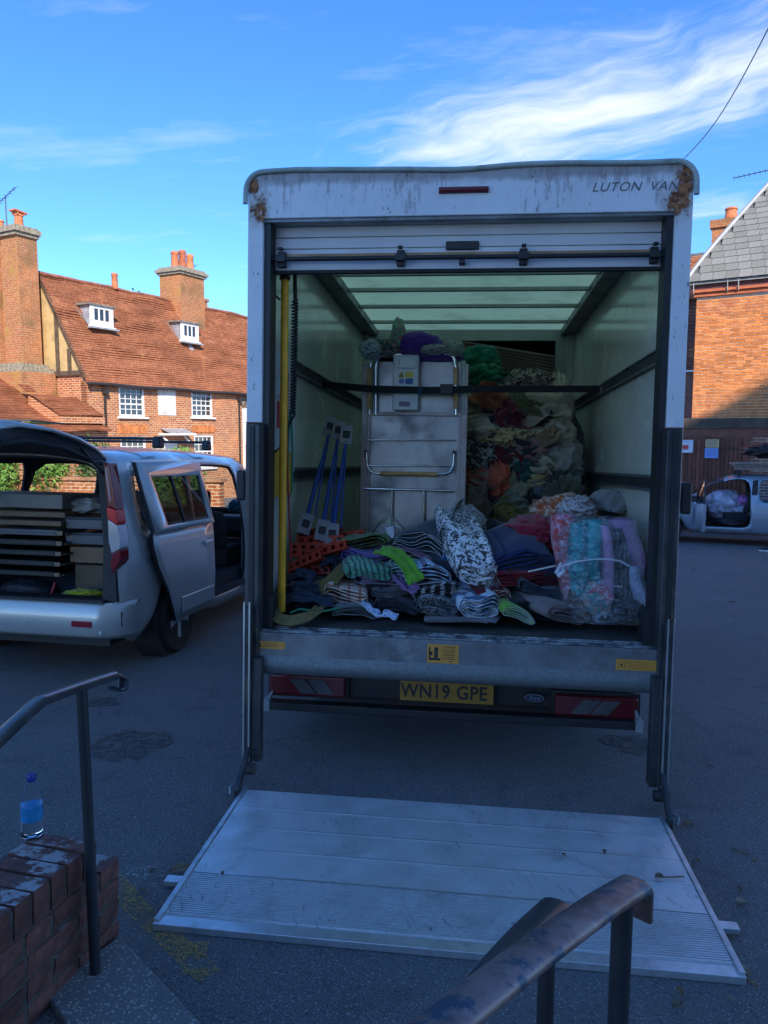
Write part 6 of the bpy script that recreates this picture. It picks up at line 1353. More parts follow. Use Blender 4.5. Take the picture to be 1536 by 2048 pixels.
MB().bx(-.30, .30, -1.08, -1.02, 1.756, 1.775).build('grab_handle', mat('handle_bright', (.62, .6, .55), .2, .9), tg, bevel=.008)
MB().bx(-.25, .25, -.88, -.84, 1.752, 1.768).build('high_stop_lamp', mat('lamp_red_dark', (.22, .006, .012)), tg)
MB().bx(-.55, .55, -.62, -.22, 1.872, 1.882).build('gate_glass', M_GLASSW, tg)
# sliding door (moved back and outboard)
DX, DYs = .065, -1.0
def door_pt(y, r, off=0):
    x, z = sec(min(y, 2.42))[r] if r > 0 else (.885, .30); return Vector((x+DX+off, y+DYs, z))
m = MB(); yy = [1.32, 1.42, 1.55, 1.72, 1.9, 2.08, 2.3, 2.52]; rws = [(.30, .885), (.42, .893), (.60, .90), (.80, .893), (.96, .884), (1.065, .874)]
def dpt(y, z, x):
    y2 = y
    if z < .86: y2 = max(y, 1.32+.40*((.86-z)/.56)**.8*(1-(y-1.32)/1.2)) if y < 2.4 else y
    if z < .86: y2 = 2.52-(2.52-(1.32+.40*((.86-z)/.56)**.8))*(2.52-y)/1.20
    crease = .014*math.exp(-((z-.52)/.05)**2)
    return Vector((x+DX+crease, y2+DYs, z))
for (z, x) in rws:
    for y in yy: m.v.append(dpt(y, z, x))
k_ = len(yy)
for r in range(len(rws)-1):
    for i in range(k_-1): m.f.append((r*k_+i, r*k_+i+1, (r+1)*k_+i+1, (r+1)*k_+i))
dr = m.build('sliding_door', [M_SIL, M_INN], mpv, smooth=60, recal=False); solidify(dr, .03, -1, 1, 1)
def wpt(y, f): # window band, f 0 belt .. 1 top
    a = Vector((.874, y, 1.065)); b = Vector((.765+.02, y, 1.615)); p = a+(b-a)*f; return Vector((p.x+DX, p.y+DYs, p.z))
m = MB()
def quad4(a, b, c, d): m.add([a, b, c, d], [(0, 1, 2, 3)])
ya, yb_, w0, w1 = 1.46, 2.28, .08, .80
m.add([wpt(1.34, 0), wpt(2.52, 0), wpt(2.38, 1), wpt(1.20, 1), wpt(1.56, w0), wpt(2.44, w0), wpt(2.33, w1), wpt(1.40, w1)], [(0, 1, 5, 4), (1, 2, 6, 5), (2, 3, 7, 6), (3, 0, 4, 7)])
wf = m.build('door_window_frame', M_SIL, dr, smooth=60); solidify(wf, .035, 0)
m = MB(); quad4(wpt(1.30, 0), wpt(1.335, 0), wpt(1.195, 1), wpt(1.17, 1)); solidify(m.build('door_edge_seal', M_TRIM, dr), .02, 0)
m = MB(); quad4(wpt(1.56, w0), wpt(1.91, w0), wpt(1.76, w1), wpt(1.40, w1)); m.build('door_glass', M_CGD, dr)
m = MB(); quad4(wpt(1.93, w0), wpt(2.44, w0), wpt(2.33, w1), wpt(1.78, w1)); m.build('door_glass', M_CGD, dr)
m = MB(); quad4(wpt(1.905, w0), wpt(1.935, w0), wpt(1.785, w1), wpt(1.755, w1)); solidify(m.build('glass_divider', M_TRIM, dr), .02, 0)
q = dpt(2.36, .90, .887); MB().bx(q.x, q.x+.03, q.y-.10, q.y+.07, q.z-.015, q.z+.018).build('door_handle', M_SIL, dr, bevel=.008); MB().cyl((q.x-.01, q.y-.02, q.z-.01), (q.x+.006, q.y-.02, q.z-.01), .04, n=16).build('handle_recess', M_SIL, dr)
q = dpt(1.80, .40, .893); MB().bx(q.x+.004, q.x+.016, dpt(1.5, .40, .9).y, dpt(2.48, .4, .9).y, .36, .49).build('rubbing_strip', M_SIL, dr, bevel=.006)
MB().bx(.905, .915, .32, 1.25, .86, .885).build('door_rail_slot', M_TRIM, mpv)
# doorway trim, step, belts
MB().bx(.84, .90, 2.53, 2.64, .30, 1.50).build('centre_pillar', mat('pillar_paint', (.22, .24, .25), .4, .3), mpv, bevel=.02)
for z in (.75, 1.05): MB().bx(.895, .908, 2.55, 2.59, z-.05, z+.05).build('latch_plate', M_TRIM, mpv, bevel=.006)
MB().bx(.62, .90, 1.3, 2.52, .34, .40).build('door_step', M_TRIM, mpv)
q = Vector((.905, 2.80, .90)); MB().bx(q.x-.01, q.x+.025, q.y-.09, q.y+.09, .87, .895).build('front_door_handle', M_SIL, mpv, bevel=.008)
MB().bx(.90, 1.07, 3.28, 3.36, .98, 1.16).build('door_mirror', M_TRIM, mpv, bevel=.03)
MB().bx(.903, .909, 2.605, 2.612, .36, 1.0).build('door_shut_line', M_BLK, mpv)
# roof bars
for y in (.95, 2.0):
    b_ = MB().tube([(-.66, y, 1.815), (.66, y, 1.815)], .022, 10, flat=.6).build('roof_bar', M_BLK, mpv, smooth=60)
    for s in (-1, 1): MB().prism([(y-.06, 1.735), (y+.06, 1.735), (y+.04, 1.835), (y-.04, 1.835)], 'x', *sorted((s*.64, s*.71))).build('bar_foot', M_BLK, b_, bevel=.015)
for s in (-1, 1):
    wheel((s*.80, .90, .315), .315, .2, mpv, s, 5); wheel((s*.80, 3.56, .315), .315, .2, mpv, s, 5)
    MB().lathe([(.39, -.1), (.39, .1)], 24).build('wheel_arch', M_TRIM, mpv).matrix_basis = Matrix.Translation((s*.76, .90, .33)) @ Euler((0, rad(90), 0)).to_matrix().to_4x4()
# ---- load in the people carrier
def inmpv(u, v, yl):  # local point on pixel ray at local depth yl
    o = MI @ CAM; d = MI.to_3x3() @ ray(u, v); return o+d*((yl-o.y)/d.y)
def cargo(name, label, cat, u0, v0, u1, v1, yl, dp, mt, group='load in the people carrier', bevel=.006, rz=0, zb=None):
    a, b = inmpv(u0, v0, yl), inmpv(u1, v1, yl); z0 = b.z if zb is None else zb
    e = MB().bx(-(b.x-a.x)/2, (b.x-a.x)/2, 0, dp, 0, a.z-z0).build(name, mt, bevel=bevel, rebase=False)
    e.matrix_basis = MM @ Matrix.Translation(((a.x+b.x)/2, yl, z0)) @ Euler((0, 0, rad(rz))).to_matrix().to_4x4(); return tag(e, label, cat, group)
M_CARD = mat('cardboard', (.30, .20, .12), .85, var=.12, vs=5, dirt=(.2, .13, .08), ds=5, da=.62); M_CARD2 = mat('cardboard_grey', (.34, .30, .26), .85, var=.12, vs=5)
cargo('cardboard_box', 'wide grey cardboard box on top of the load behind the folding tables', 'box', -60, 985, 128, 1018, .42, .5, M_CARD2, rz=-3)
cargo('cardboard_box', 'flat brown cardboard box under the wide grey one', 'box', -60, 1019, 130, 1036, .38, .55, M_CARD)
cargo('cardboard_box', 'thin brown cardboard box resting on the folding tables', 'box', -60, 1037, 122, 1053, .34, .55, M_CARD)
M_TAB = mat('table_dimmed', (.014, .012, .011), .5, var=.2);  # tables coloured darker for the dim load space
for i in range(5):
    v0 = 1054+i*20.5; a, b = inmpv(-60, v0, .30), inmpv(132-i*1.5, v0+19, .30)
    e = empty('folding_table', MM @ Matrix.Translation(((a.x+b.x)/2, .30, b.z))); wd = b.x-a.x; h = a.z-b.z
    tag(e, ('pale folded table on top of the folding table stack', 'dark folded table second from the top of the table stack', 'dark folded table in the middle of the table stack', 'dark folded table fourth from the top of the table stack', 'dark folded table at the bottom of the table stack')[i], 'table', 'folded tables in the people carrier')
    MB().bx(-wd/2, wd/2-.08, 0, .6, 0, h).build('table_top', mat('table_pale', (.12, .12, .14), .4, var=.1) if i == 0 else M_TAB, e, bevel=.006)
    MB().bx(-wd/2, wd/2-.09, -.006, -.001, h*.42, h*.55).build('edge_trim', mat('trim_alu', (.10, .09, .08), .5, .5), e)
    MB().tube([(wd/2-.07, .02, h*.2), (wd/2-.01, .02, h*.4), (wd/2-.01, .3, h*.5)], .009, 8).build('folded_leg', mat('leg_brass', (.16, .13, .10), .4, .8), e, smooth=60)
    MB().box((wd/2-.05, .0, h*.5), (.05, .02, h*.7)).build('hinge', mat('leg_brass', (.35, .28, .2)), e)
M_TUB = NT('cloudy_tub'); M_TUB.set('Base Color', (.20, .22, .25, 1)); M_TUB.set('Roughness', .25); M_TUB.set('Transmission Weight', .35); M_TUB = M_TUB.m
for i, (v0, v1, lb) in enumerate(((1031, 1061, 'cloudy plastic tub with lid on top of another tub'), (1062, 1092, 'cloudy plastic tub with lid standing on a brown box'))):
    a, b = inmpv(128, v0, .40), inmpv(226, v1, .40); wd = b.x-a.x; h = a.z-b.z
    e = empty('plastic_tub', MM @ Matrix.Translation(((a.x+b.x)/2, .40, b.z))); tag(e, lb, 'tub', 'plastic tubs in the people carrier')
    MB().prism([(-wd*.46, 0), (wd*.46, 0), (wd*.49, h*.78), (-wd*.49, h*.78)], 'y', 0, .45).build('tub_body', M_TUB, e, bevel=.012); MB().bx(-wd/2-.006, wd/2+.006, -.012, .462, h*.785, h*.93).build('tub_lid', M_TUB, e, bevel=.01)
    MB().bx(-wd*.4, wd*.4, .05, .4, h*.05, h*.6).build('tub_contents', mat('tub_contents', (.12, .06, .05), .8, var=.6, vs=40), e)
cargo('cardboard_box', 'brown cardboard box under the lower plastic tub', 'box', 140, 1093, 224, 1128, .42, .4, M_CARD)
cargo('cardboard_box', 'dark brown cardboard box on the load floor under the tubs', 'box', 150, 1129, 222, 1180, .44, .4, mat('cardboard_dark', (.17, .12, .08), .85, var=.1))
def incr(name, label, cat, u, v, yl, ru, rv, ry, mt, seed, **k):
    w_ = MM @ inmpv(u, v, yl); kk = (w_-CAM).dot(CF)/FPX; o = crumple(name, label, u, v, w_.y, ru, rv, ry, mt, seed, cat, 'load in the people carrier', **k); return o
incr('hi_vis_vest', 'crumpled yellow high visibility vest on the load floor', 'vest', 168, 1188, .22, 42, 10, .10, fab('hivis', (.45, .42, .02)), 701, amp=.5)
incr('carrier_bag', 'crumpled pale carrier bag on top of the plastic tubs', 'bag', 185, 1010, .62, 44, 16, .14, mat('pale_bag', (.42, .38, .36), .5, var=.2), 702, amp=.5)
incr('black_bag', 'black holdall on the load floor below the folding tables', 'bag', 60, 1180, .30, 62, 22, .16, mat('holdall', (.015, .016, .022), .6, var=.2), 703, amp=.25)
o = MB().beam(MM @ inmpv(103, 1188, .2), MM @ inmpv(110, 1165, .24), .016, .012).build('red_strap', mat('red_strap', (.40, .03, .05), .7)); tag(o, 'short red strap end on the load floor beside the holdall', 'strap')
# bags and tubs seen through the side window
incr('blue_bag', 'crumpled blue bag on the front seats of the people carrier', 'bag', 478, 1012, 2.9, 20, 14, .2, mat('blue_bag', (.02, .12, .2), .4, var=.3), 704)
# ---- silver hatchback on the right, front door open, loaded roof
HC = rad(-74.5); FW2 = Vector((math.sin(HC), math.cos(HC), 0)); RG2 = Vector((math.cos(HC), -math.sin(HC), 0))
Q = G(1497, 1092); 
CO = Q-FW2*1.75+RG2*.80
CM = Matrix(((RG2.x, FW2.x, 0, CO.x), (RG2.y, FW2.y, 0, CO.y), (0, 0, 1, 0), (0, 0, 0, 1))); CI = CM.inverted()
KS = 1.09
CM = CM @ Matrix.Diagonal((1, 1, 1, 1)); car = empty('hatchback_car', CM); tag(car, 'silver blue hatchback with its front door open and boards on the roof', 'car')
tab2 = [(0.0, .34, .78, .84, .88, .74, .62), (.12, .30, .90, 1.20, 1.28, .83, .66), (.5, .26, .95, 1.42, 1.52, .87, .68), (1.5, .26, .95, 1.46, 1.57, .88, .69), (2.1, .26, .94, 1.45, 1.56, .88, .69), (2.55, .26, .93, 1.31, 1.41, .88, .70), (3.12, .26, .90, .96, 1.0, .87, .72), (3.7, .28, .80, .86, .90, .84, .68), (4.1, .30, .62, .68, .72, .72, .55), (4.2, .34, .52, .56, .58, .6, .45)]
sec2 = make_section(tab2, (.72, 3.42), .37, .31)
ys2 = sorted({0, .05, .12, .25, .36, .46, .58, .72, .86, .98, 1.08, 1.2, 1.4, 1.62, 1.75, 2.0, 2.1, 2.3, 2.55, 2.72, 2.84, 3.05, 3.12, 3.3, 3.42, 3.55, 3.68, 3.78, 3.9, 4.1, 4.2})
car_shell('body', sec2, ys2, car, M_SILB, M_INN, M_CG, {-1: [(.36, .98), (1.08, 1.62)], 1: [(.36, .98), (1.08, 1.62), (1.75, 2.84)]}, (2.3, 3.12), {-1: [(1.75, 2.84, 1, 5)]})
MB().bx(-.8, .8, .3, 3.1, .30, .40).build('floor_pan', M_INN, car); MB().bx(-.74, .74, 2.75, 3.1, .70, .98).build('dashboard', M_TRIM, car, bevel=.04)
MB().lathe([(.17, -.015), (.19, 0), (.17, .015), (.155, 0), (.17, -.015)], 20).build('steering_wheel', M_TRIM, car, smooth=60).matrix_basis = Matrix.Translation((.36, 2.55, .95)) @ Euler((rad(65), 0, 0)).to_matrix().to_4x4()
for x in (-.4, .4): seat(x, 1.78, car, M_INN, .95)
for s in (-1, 1): wheel((s*.80, .72, .31), .31, .19, car, s, 6); wheel((s*.80, 3.42, .31), .31, .19, car, s, 6)
MB().bx(-.90, -.885, 1.02, 1.72, .60, .625).build('side_moulding', M_SILB, car)
MB().bx(-.895, -.882, 1.72, 1.745, .33, .36).build('door_latch', M_TRIM, car)
MB().prism([(1.62, .93), (1.75, .93), (1.72, 1.42), (1.62, 1.44)], 'x', -.80, -.76).build('b_pillar_trim', M_TRIM, car)
# open front door, hinged at its leading edge
dh = empty('front_door', Matrix.Translation((-.87, 2.84, 0)) @ Euler((0, 0, rad(66))).to_matrix().to_4x4()); dh.parent = car; 
m = MB(); prof = [(-1.06, .34), (-1.09, .6), (-1.08, .93), (-.02, .90), (0, .6), (-.02, .36)]
m.prism([(y, z) for y, z in prof], 'x', -.03, .04); 
bpy.data.objects.remove(dh)
DM = Matrix.Translation((-.87, 2.84, 0)) @ Euler((0, 0, rad(-82))).to_matrix().to_4x4()
dd_ = m.build('front_door', [M_SILB, M_INN], car, bevel=.015); dd_.matrix_basis = DM
for p in dd_.data.polygons:
    if p.normal.x > .5: p.material_index = 1
MB().tube([(.0, -1.06, .92), (.02, -1.0, 1.38), (.02, -.80, 1.43), (.02, -.45, 1.32), (.0, -.05, .93)], .022, 8).build('window_frame', M_TRIM, dd_, smooth=60)
MB().add([(.0, -1.05, .92), (.02, -.99, 1.37), (.02, -.80, 1.42), (.02, -.45, 1.31), (.0, -.06, .93)], [(0, 1, 2, 3, 4)]).build('door_glass', M_CG, dd_)
MB().bx(.041, .08, -.95, -.2, .62, .68).bx(.041, .07, -.9, -.15, .42, .5).build('door_lining', M_TRIM, dd_, bevel=.01)
MB().bx(-.20, -.02, -.22, -.08, .93, 1.07).build('door_mirror', M_TRIM, dd_, bevel=.03)
def incar(u, v, x): o = CI @ CAM; d = CI.to_3x3() @ ray(u, v); return CM @ (o+d*((x-o.x)/d.x))
def carcr(name, label, u, v, x, ru, rv, ry, mt, seed, cat='bag', **k):
    w_ = incar(u, v, x); return crumple(name, label, u, v, w_.y, ru, rv, ry, mt, seed, cat, 'bags in the hatchback', **k)
M_PB2 = mat('pale_plastic_bag', (.42, .38, .46), .35, var=.45, vs=9)
carcr('plastic_bag', 'bulging pale lilac plastic bag on the front seat of the hatchback', 1447, 1010, -.35, 34, 30, .30, M_PB2, 801, amp=.20, freq=2.2)
carcr('plastic_bag', 'bright pink plastic bag beside the lilac one in the hatchback', 1482, 1003, -.3, 14, 12, .22, mat('pink_bag', (.62, .20, .50), .4, var=.3, vs=8), 802, amp=.4)
carcr('plastic_bag', 'crumpled white plastic bag under the pink one in the hatchback', 1478, 1024, -.4, 18, 12, .22, mat('white_bag', (.55, .55, .6), .4, var=.2), 803, amp=.4)
carcr('holdall', 'black holdall in the front footwell of the hatchback', 1455, 1045, -.55, 28, 9, .2, mat('holdall', (.015, .016, .022), .6), 804, amp=.25)
# roof load
for y in (1.0, 2.0):
    b_ = MB().tube([(-.72, y, 1.63), (.72, y, 1.63)], .02, 8).build('roof_bar', M_BLK, car, smooth=60)
    for s in (-1, 1): MB().bx(*sorted((s*.62, s*.72)), y-.05, y+.05, 1.53, 1.64).build('bar_foot', M_BLK, b_, bevel=.012)
M_BOARD = mat('roof_board', (.30, .22, .20), .7, var=.25, vs=8, rnd=.2)
for i in range(4):
    o = MB().bx(-.5, .5, 0, 2.25, 0, .038).build('board', M_BOARD, rebase=False, bevel=.004); o.matrix_basis = CM @ Matrix.Translation((.02*i, -.2+.03*i, 1.652+.043*i)) @ Euler((0, 0, rad(1.5*i-2))).to_matrix().to_4x4()
    tag(o, ('bottom board strapped on the hatchback roof bars', 'second lowest board on the hatchback roof', 'second highest board on the hatchback roof', 'top board on the hatchback roof under the black sheet')[i], 'board', 'boards on the hatchback roof')
wq = CM @ Vector((0, .9, 1.93)); 
crumple('black_sheet', 'crumpled black plastic sheet on top of the roof boards', 1540, 902, wq.y-.2, 46, 14, .55, mat('black_sheet', (.012, .013, .018), .35, var=.3), 811, 'sheet', None, amp=.45)
# trainer standing beside the car
q = G(1533, 1103); e = empty('shoe', Matrix.Translation(q) @ Euler((0, 0, rad(70))).to_matrix().to_4x4()); tag(e, 'black trainer with white sole beside the hatchback', 'shoe')
solep = [(-.05, -.14), (.05, -.14), (.055, -.02), (.045, .12), (.0, .155), (-.045, .12), (-.05, -.02)]
MB().prism(solep, 'z', 0, .03).build('sole', M_WHITE, e, bevel=.008)
MB().grid(lambda a, b: (.046*math.cos(a*math.pi)*(1-.25*max(0, b-.6)), -.135+.28*b, .03+math.sin(a*math.pi)*(.10-.075*min(1, max(0, (b-.3)/.5)))), 12, 12).build('upper', M_BLK, e, smooth=80)
# ================================================================== foreground
M_BARE = NT('worn_handrail'); t = M_BARE; x, y, z = t.xyz(); n = t.noise(7, 8, .7); c = t.mix(t.ramp(n, .42, .6), (.16, .10, .095), (.26, .20, .195)); f = t.ramp(t.noise(11, 9, .75), .53, .60); c = t.mix(f, c, (.05, .09, .14)); c = t.mix(t.ramp(t.noise(30, 6, .7), .62, .68, 0, .7), c, (.32, .28, .27))  # blue patches: leftover paint, extended to stand in for sky reflection
t.set('Base Color', c); t.set('Metallic', .6); t.set('Roughness', t.math('MULTIPLY_ADD', n, .35, .22)); t.bump(t.noise(18, 8, .75), .25, .004); M_BARE = t.m
M_RPAINT = mat('rail_paint', (.03, .034, .042), .32, var=.3, vs=9, coat=.2, dirt=(.10, .085, .08), ds=9, da=.62)
M_POSTP = mat('post_paint', (.02, .022, .027), .45, var=.2, vs=12)
def drail(name, path, wd, th, mt, parent, n=12):
    """handrail bar: flat underside, domed top"""
    path = [Vector(p) for p in path]; m = MB(); k = len(path); prof = [(-.5, -.5), (.5, -.5), (.5, .0), (.40, .30), (.2, .47), (0, .5), (-.2, .47), (-.40, .30), (-.5, .0)]
    for i, p in enumerate(path):
        a = path[max(0, i-1)]; b = path[min(k-1, i+1)]; d = (b-a).normalized()
        if i == 0 or True:
            s = d.cross(Vector((0, 0, 1)))
            if s.length < .25: s = prevs
            s.normalize(); 
            if i and s.dot(prevs) < 0: s = -s
            prevs = s
        up = s.cross(d)
        if i and up.dot(prevu) < -.2: up = -up
        prevu = up
        for (px_, pz_) in prof: m.v.append(p+s*(px_*wd)+up*(pz_*th))
    q = len(prof)
    for i in range(k-1):
        for j in range(q): m.f.append((i*q+j, i*q+(j+1) % q, (i+1)*q+(j+1) % q, (i+1)*q+j))
    m.f.append(tuple(range(q))[::-1]); m.f.append(tuple((k-1)*q+j for j in range(q)))
    return m.build(name, mt, parent, smooth=50)
def smoothpath(pts, n=8):
    pts = [Vector(p) for p in pts]; out = []
    for i in range(len(pts)-1):
        p0 = pts[max(0, i-1)]; p1 = pts[i]; p2 = pts[i+1]; p3 = pts[min(len(pts)-1, i+2)]
        for j in range(n):
            f = j/n; out.append(.5*((2*p1)+(p2-p0)*f+(2*p0-5*p1+4*p2-p3)*f*f+(3*p1-p0-3*p2+p3)*f**3))
    return out+[pts[-1]]
def AD(u, v, d):  # point at camera depth d
    return CAM+ray(u, v)*d
def bend(r):
    d = (r[0]-r[1]).normalized(); c = r[0]; z = Vector((0, 0, 1)); R = .016; out = []
    h = Vector((d.x, d.y, 0)).normalized(); a0 = math.asin(max(-1, min(1, d.z)))
    for i in range(1, 8):
        a = a0+(-math.pi/2-a0)*i/7; out.append(c+h*R*(math.sin(a0)-math.sin(a))*1.0+z*R*(math.cos(a)-math.cos(a0)))
    e = out[-1]; return out+[e-z*.02, e-z*.042]
# left rail
base = G(192, 1952, .02); rp = empty('handrail', Matrix.Translation(base)); tag(rp, 'dark painted handrail with curled end beside the water bottle', 'handrail', 'handrails of the steps')
def lr(u, v, d): return AD(u, v, d)-base
dpost = (base-CAM).dot(CF)
top = AD(163, 1385, dpost*1.0)
pts = [lr(-140, 1600, 1.5), lr(0, 1472, 1.8), lr(72, 1406, 2.0), lr(92, 1396, 2.06), lr(160, 1372, 2.30), lr(228, 1350, 2.58)]
drail('rail', smoothpath(pts, 5), .038, .024, M_RPAINT, rp)
drail('curled_end', [lr(228, 1350, 2.58), lr(238, 1350, 2.6), lr(245, 1354, 2.61), lr(247, 1362, 2.61), lr(247, 1372, 2.60), lr(243, 1378, 2.58), lr(232, 1380, 2.55), lr(226, 1375, 2.53)], .036, .010, M_RPAINT, rp)
pt_ = lr(163, 1376, 2.30); MB().tube([(0, 0, -.02), pt_*.5, pt_], .0165, 12).build('post', M_POSTP, rp, smooth=60)
# right rails
base = AD(1245, 1835, 1.12); bz = base.z; e = empty('handrail', Matrix.Translation((base.x, base.y, .02))); tag(e, 'worn bare metal handrail with square turned down end above the ramp', 'handrail', 'handrails of the steps'); E0 = e.location.copy()
ra = [AD(1268, 1766, 1.17), AD(1200, 1808, 1.09), AD(1080, 1893, .97), AD(960, 1985, .87), AD(830, 2090, .78), AD(680, 2220, .7)]
drail('rail', [p-E0 for p in smoothpath(ra[::-1], 5)+bend(ra)], .052, .016, M_BARE, e)
pp_ = AD(1246, 1790, 1.13)-E0; MB().tube([(pp_.x, pp_.y, 0), (pp_.x, pp_.y, pp_.z-.004)], .0155, 14).build('post', M_POSTP, e, smooth=60)
base = AD(1100, 1830, 1.36); e2 = empty('handrail', Matrix.Translation((base.x, base.y, .02))); tag(e2, 'second bluish worn handrail just beyond the bare metal one', 'handrail', 'handrails of the steps'); E0 = e2.location.copy()
rb2 = [AD(1112, 1808, 1.40), AD(1060, 1858, 1.29), AD(1000, 1925, 1.18), AD(930, 2010, 1.07), AD(840, 2120, .97)]
drail('rail', [p-E0 for p in smoothpath(rb2[::-1], 5)+bend(rb2)], .055, .016, M_RPAINT, e2)
pp_ = AD(1097, 1820, 1.37)-E0; MB().tube([(pp_.x, pp_.y, 0), (pp_.x, pp_.y, pp_.z-.004)], .0155, 14).build('post', M_POSTP, e2, smooth=60)
# brick wall at the left: real bricks, brick on edge coping
corner = G(241, 1876); wd_ = Vector((-.57, -.82, 0)).normalized()   # runs back towards the steps
wd_ = (G(0, 2120)-G(238, 1876)); wd_.z = 0; wd_.normalize(); nrm = Vector((-wd_.y, wd_.x, 0))
if nrm.dot(CAM-corner) < 0: nrm = -nrm
WMx = Matrix(((wd_.x, -nrm.x, 0, corner.x), (wd_.y, -nrm.y, 0, corner.y), (0, 0, 1, 0), (0, 0, 0, 1)))
bw_ = empty('brick_wall', WMx); tag(bw_, 'low dark red brick wall with brick on edge coping under the water bottle', 'wall')
t = NT('wall_brick'); c = t.mix(t.ramp(t.noise(22, 6, .7), .35, .68), (.10, .04, .034), (.21, .08, .06)); kk = t.math('MULTIPLY_ADD', t.rnd(), .6, .65); c = t.mix(1., c, t.comb(kk, kk, kk), 'MULTIPLY')
gx = t.N.new('ShaderNodeNewGeometry'); c = t.mix(t.math('MULTIPLY', t.ramp(t.noise(8, 7, .7, vec=gx.outputs['Position']), .52, .58), t.ramp(t.xyz(gx.outputs['Normal'])[2], .3, .8)), c, (.34, .31, .31))
t.set('Base Color', c); t.set('Roughness', .88); t.bump(t.noise(40, 7, .7), .6, .01); M_WBR = t.m
def rough_brick(l, d, h, seed):
    m = MB(); nx, ny, nz = 6, 3, 3; bm = bmesh.new(); bmesh.ops.create_cube(bm, size=1)
    bmesh.ops.subdivide_edges(bm, edges=bm.edges, cuts=2, use_grid_fill=True)
    for v in bm.verts:
        v.co = Vector((v.co.x*l, v.co.y*d, v.co.z*h)); e_ = sum((abs(v.co.x) > l*.49, abs(v.co.y) > d*.49, abs(v.co.z) > h*.49))
        v.co += Vector((noise.noise(v.co*30+Vector((seed, 0, 0))), noise.noise(v.co*30+Vector((0, seed, 0))), noise.noise(v.co*30+Vector((0, 0, seed)))))*.006
        if e_ >= 2: v.co *= .975+.02*noise.noise(v.co*60+Vector((seed, 1, 2)))
    me = bpy.data.meshes.new('brick'); bm.to_mesh(me); bm.free(); me.materials.append(M_WBR)
    me.polygons.foreach_set('use_smooth', [True]*len(me.polygons)); me.set_sharp_from_angle(angle=rad(30)); return me
SB = [rough_brick(.215, .103, .063, i*3.3) for i in range(4)]; HB = [rough_brick(.103, .21, .063, i*2.1+50) for i in range(4)]; EB = [rough_brick(.066, .225, .104, i*4.7+20) for i in range(4)]
rn = random.Random(11)
def putb(me, x, y, z, rz=0):
    o = bpy.data.objects.new('brick', me); COL.objects.link(o); o.parent = bw_; o.location = (x, y, z); o.rotation_euler = (rn.uniform(-.02, .02), rn.uniform(-.02, .02), rz+rn.uniform(-.02, .02))
hc = .0735
for r in range(4):
    z = .037+r*hc; x = .0
    j = 0
    while x < 1.5:
        if (r % 2 == 0): putb(rn.choice(SB), x+.11, .055, z+rn.uniform(-.003, .003)); x += .227
        else:
            if j % 2 == 0: putb(rn.choice(HB), x+.055, .108, z); x += .115
            else: putb(rn.choice(SB), x+.11, .055, z); x += .227
        j += 1
# upper course and brick-on-edge coping start a little back from the end
x = .12
for i in range(17): putb(rn.choice(EB), x+.036+i*.0765, .115, 4*hc+.054)
MB().bx(.007, 1.7, .008, .215, 0, 4*hc-.012).bx(.13, 1.7, .010, .213, 4*hc-.0119, 4*hc+.09).build('mortar', mat('dark_mortar', (.085, .07, .06), .95, var=.25, vs=20, bump=.5), bw_)
# step slab with exposed aggregate
t = NT('exposed_aggregate'); v1 = t.voro(85); v2 = t.voro(85, out='Color'); vx = t.xyz(v2); c = t.mix(vx[0], (.16, .15, .13), (.46, .43, .38)); st = t.ramp(t.math('ADD', v1, t.math('MULTIPLY', vx[1], .25)), .46, .58, 1, 0)
c = t.mix(st, (.17, .165, .155), c); c = t.mix(t.ramp(t.noise(5, 6), .5, .75, 0, .4), c, (.10, .10, .10)); t.set('Base Color', c); t.set('Roughness', .85); t.bump(st, .7, .006); M_AGG = t.m
A_, B_, C_, D_ = G(240, 1872, .03), G(405, 2048, .03), G(560, 2230, .03), G(100, 2400, .03); E_ = G(85, 1975, .03)
sl_ = MB(); ptsl = [A_, B_, C_, D_, G(135, 2052, .03), E_]
sl_.prism([(p.x, p.y) for p in ptsl], 'z', -.05, .032); o = sl_.build('step_slab', M_AGG, bevel=.008); tag(o, 'exposed aggregate concrete step slab at the foot of the left handrail', 'step')
# water bottle
bt = empty('water_bottle', None); q = P(63, 1672, 0)
topz = 4*hc+.054+.052; dd = ray(64, 1672); tt = (topz-CAM.z)/dd.z; bp = CAM+dd*tt; bt.location = bp; tag(bt, 'clear half full water bottle with blue label standing on the brick wall', 'bottle')
R0 = .033
M_PET = NT('clear_pet'); M_PET.set('Transmission Weight', 1.); M_PET.set('Roughness', .03); M_PET.set('IOR', 1.12); M_PET.set('Base Color', (.95, .97, 1, 1)); M_PET = M_PET.m
M_WAT = NT('water'); M_WAT.set('Transmission Weight', 1.); M_WAT.set('Roughness', 0.); M_WAT.set('IOR', 1.33); M_WAT.set('Base Color', (.95, .98, 1, 1)); M_WAT = M_WAT.m
prof = [(.026, 0), (.031, .004), (R0, .012), (R0, .03), (R0-.001, .034), (R0, .04), (R0, .118), (R0-.002, .128), (.028, .145), (.019, .165), (.0125, .176), (.0125, .19)]
MB().lathe(prof, 28).build('body', M_PET, bt, smooth=60)
MB().lathe([(.024, .003), (.030, .006), (R0-.0015, .014), (R0-.0015, .072)], 28).build('water', M_WAT, bt, smooth=60)
MB().lathe([(R0+.0006, .058), (R0+.0006, .108)], 28).build('label', mat('bottle_label', (.015, .20, .42), .35, var=.25, vs=30), bt, smooth=80)
for f in bt.children[-1].data.polygons: pass
MB().lathe([(.0145, .186), (.015, .188), (.015, .205), (.0135, .208), (.001, .208)], 24).build('cap', mat('bottle_cap', (.012, .03, .22), .35), bt, smooth=40)
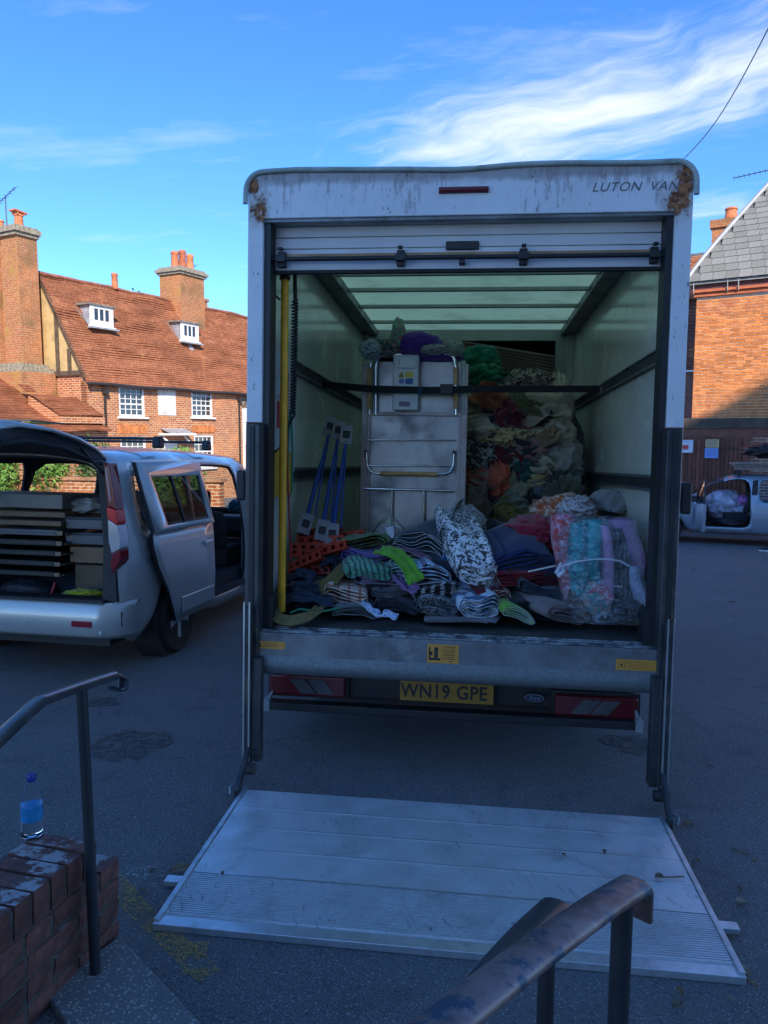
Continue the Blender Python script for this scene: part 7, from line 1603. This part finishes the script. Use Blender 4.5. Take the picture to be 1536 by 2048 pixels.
# leaves, twigs, litter
LMS = [mat('dry_leaf_%d' % i, c, .8, var=.3, vs=20) for i, c in enumerate(((.20, .12, .06), (.14, .10, .06), (.28, .22, .14)))]
def leaf(p, s, rz, mt, lab):
    m = MB(); n = 6; vs = []
    for i in range(n+1):
        f = i/n; wv = s*.32*math.sin(math.pi*f)**.7; z = .006*math.sin(f*3)+.004
        vs += [(-s/2+s*f, -wv, z+.006), (-s/2+s*f, 0, z), (-s/2+s*f, wv, z+.008)]
    m.add(vs, [(3*i+a, 3*i+3+a, 3*i+4+a, 3*i+1+a) for i in range(n) for a in (0, 1)]); o = m.build('dry_leaf', mt, rebase=False); solidify(o, .0012, 0); o.location = p; o.rotation_euler = (0, 0, rz); tag(o, lab, 'leaf', 'dry leaves scattered round the ramp')
def onplat(u, v): # point on platform top
    q = G(u, v, .045); return Vector((q.x, q.y, pz(q.y)+.002))
for i, (u, v, s) in enumerate(((1376, 1652, .05), (1478, 1782, .035), (1482, 1808, .05), (1360, 1988, .035), (1355, 2015, .04), (1460, 2003, .02), (1510, 1725, .03), (1465, 1205, .09), (1300, 1330, .03), (285, 1785, .03), (305, 1745, .03), (1075, 1998, .02), (1395, 1725, .03), (1420, 1535, .04))):
    leaf(G(u, v, .005), s, i*1.7, LMS[i % 3], 'small dry leaf lying on the asphalt beside the ramp')
leaf(G(362, 1742, .02), .09, .5, LMS[0], 'large brown leaf caught under the left edge of the ramp')
for u, v, s in ((445, 1748, .022), (1208, 1708, .028), (1127, 1714, .018)): leaf(onplat(u, v), s, u, LMS[1], 'tiny dark leaf scrap lying on the ramp')
def twig(name, lab, pts, r): o = MB().tube(pts, r, 5).build(name, LMS[1]); tag(o, lab, 'twig')
twig('twig', 'forked twig lying on the ramp near its right edge', [onplat(1310, 1755)+Vector((0, 0, .006)), onplat(1330, 1757)+Vector((0, 0, .008)), onplat(1345, 1756)+Vector((0, 0, .006)), onplat(1368, 1756)+Vector((0, 0, .008))], .003)
leaf(onplat(1318, 1756), .035, .3, LMS[1], 'curled leaf on the forked twig on the ramp')
twig('twig', 'thin twig with a dry leaf beyond the ramp tip corner', [G(1472, 1935, .006), G(1490, 1955, .01), G(1515, 1972, .006)], .004); leaf(G(1482, 1945, .008), .06, -.6, LMS[2], 'dry leaf on the twig beyond the ramp tip corner')
twig('twig', 'straight thin twig on the asphalt right of the ramp', [G(1462, 1694, .005), G(1480, 1702, .006), G(1498, 1709, .005)], .003)
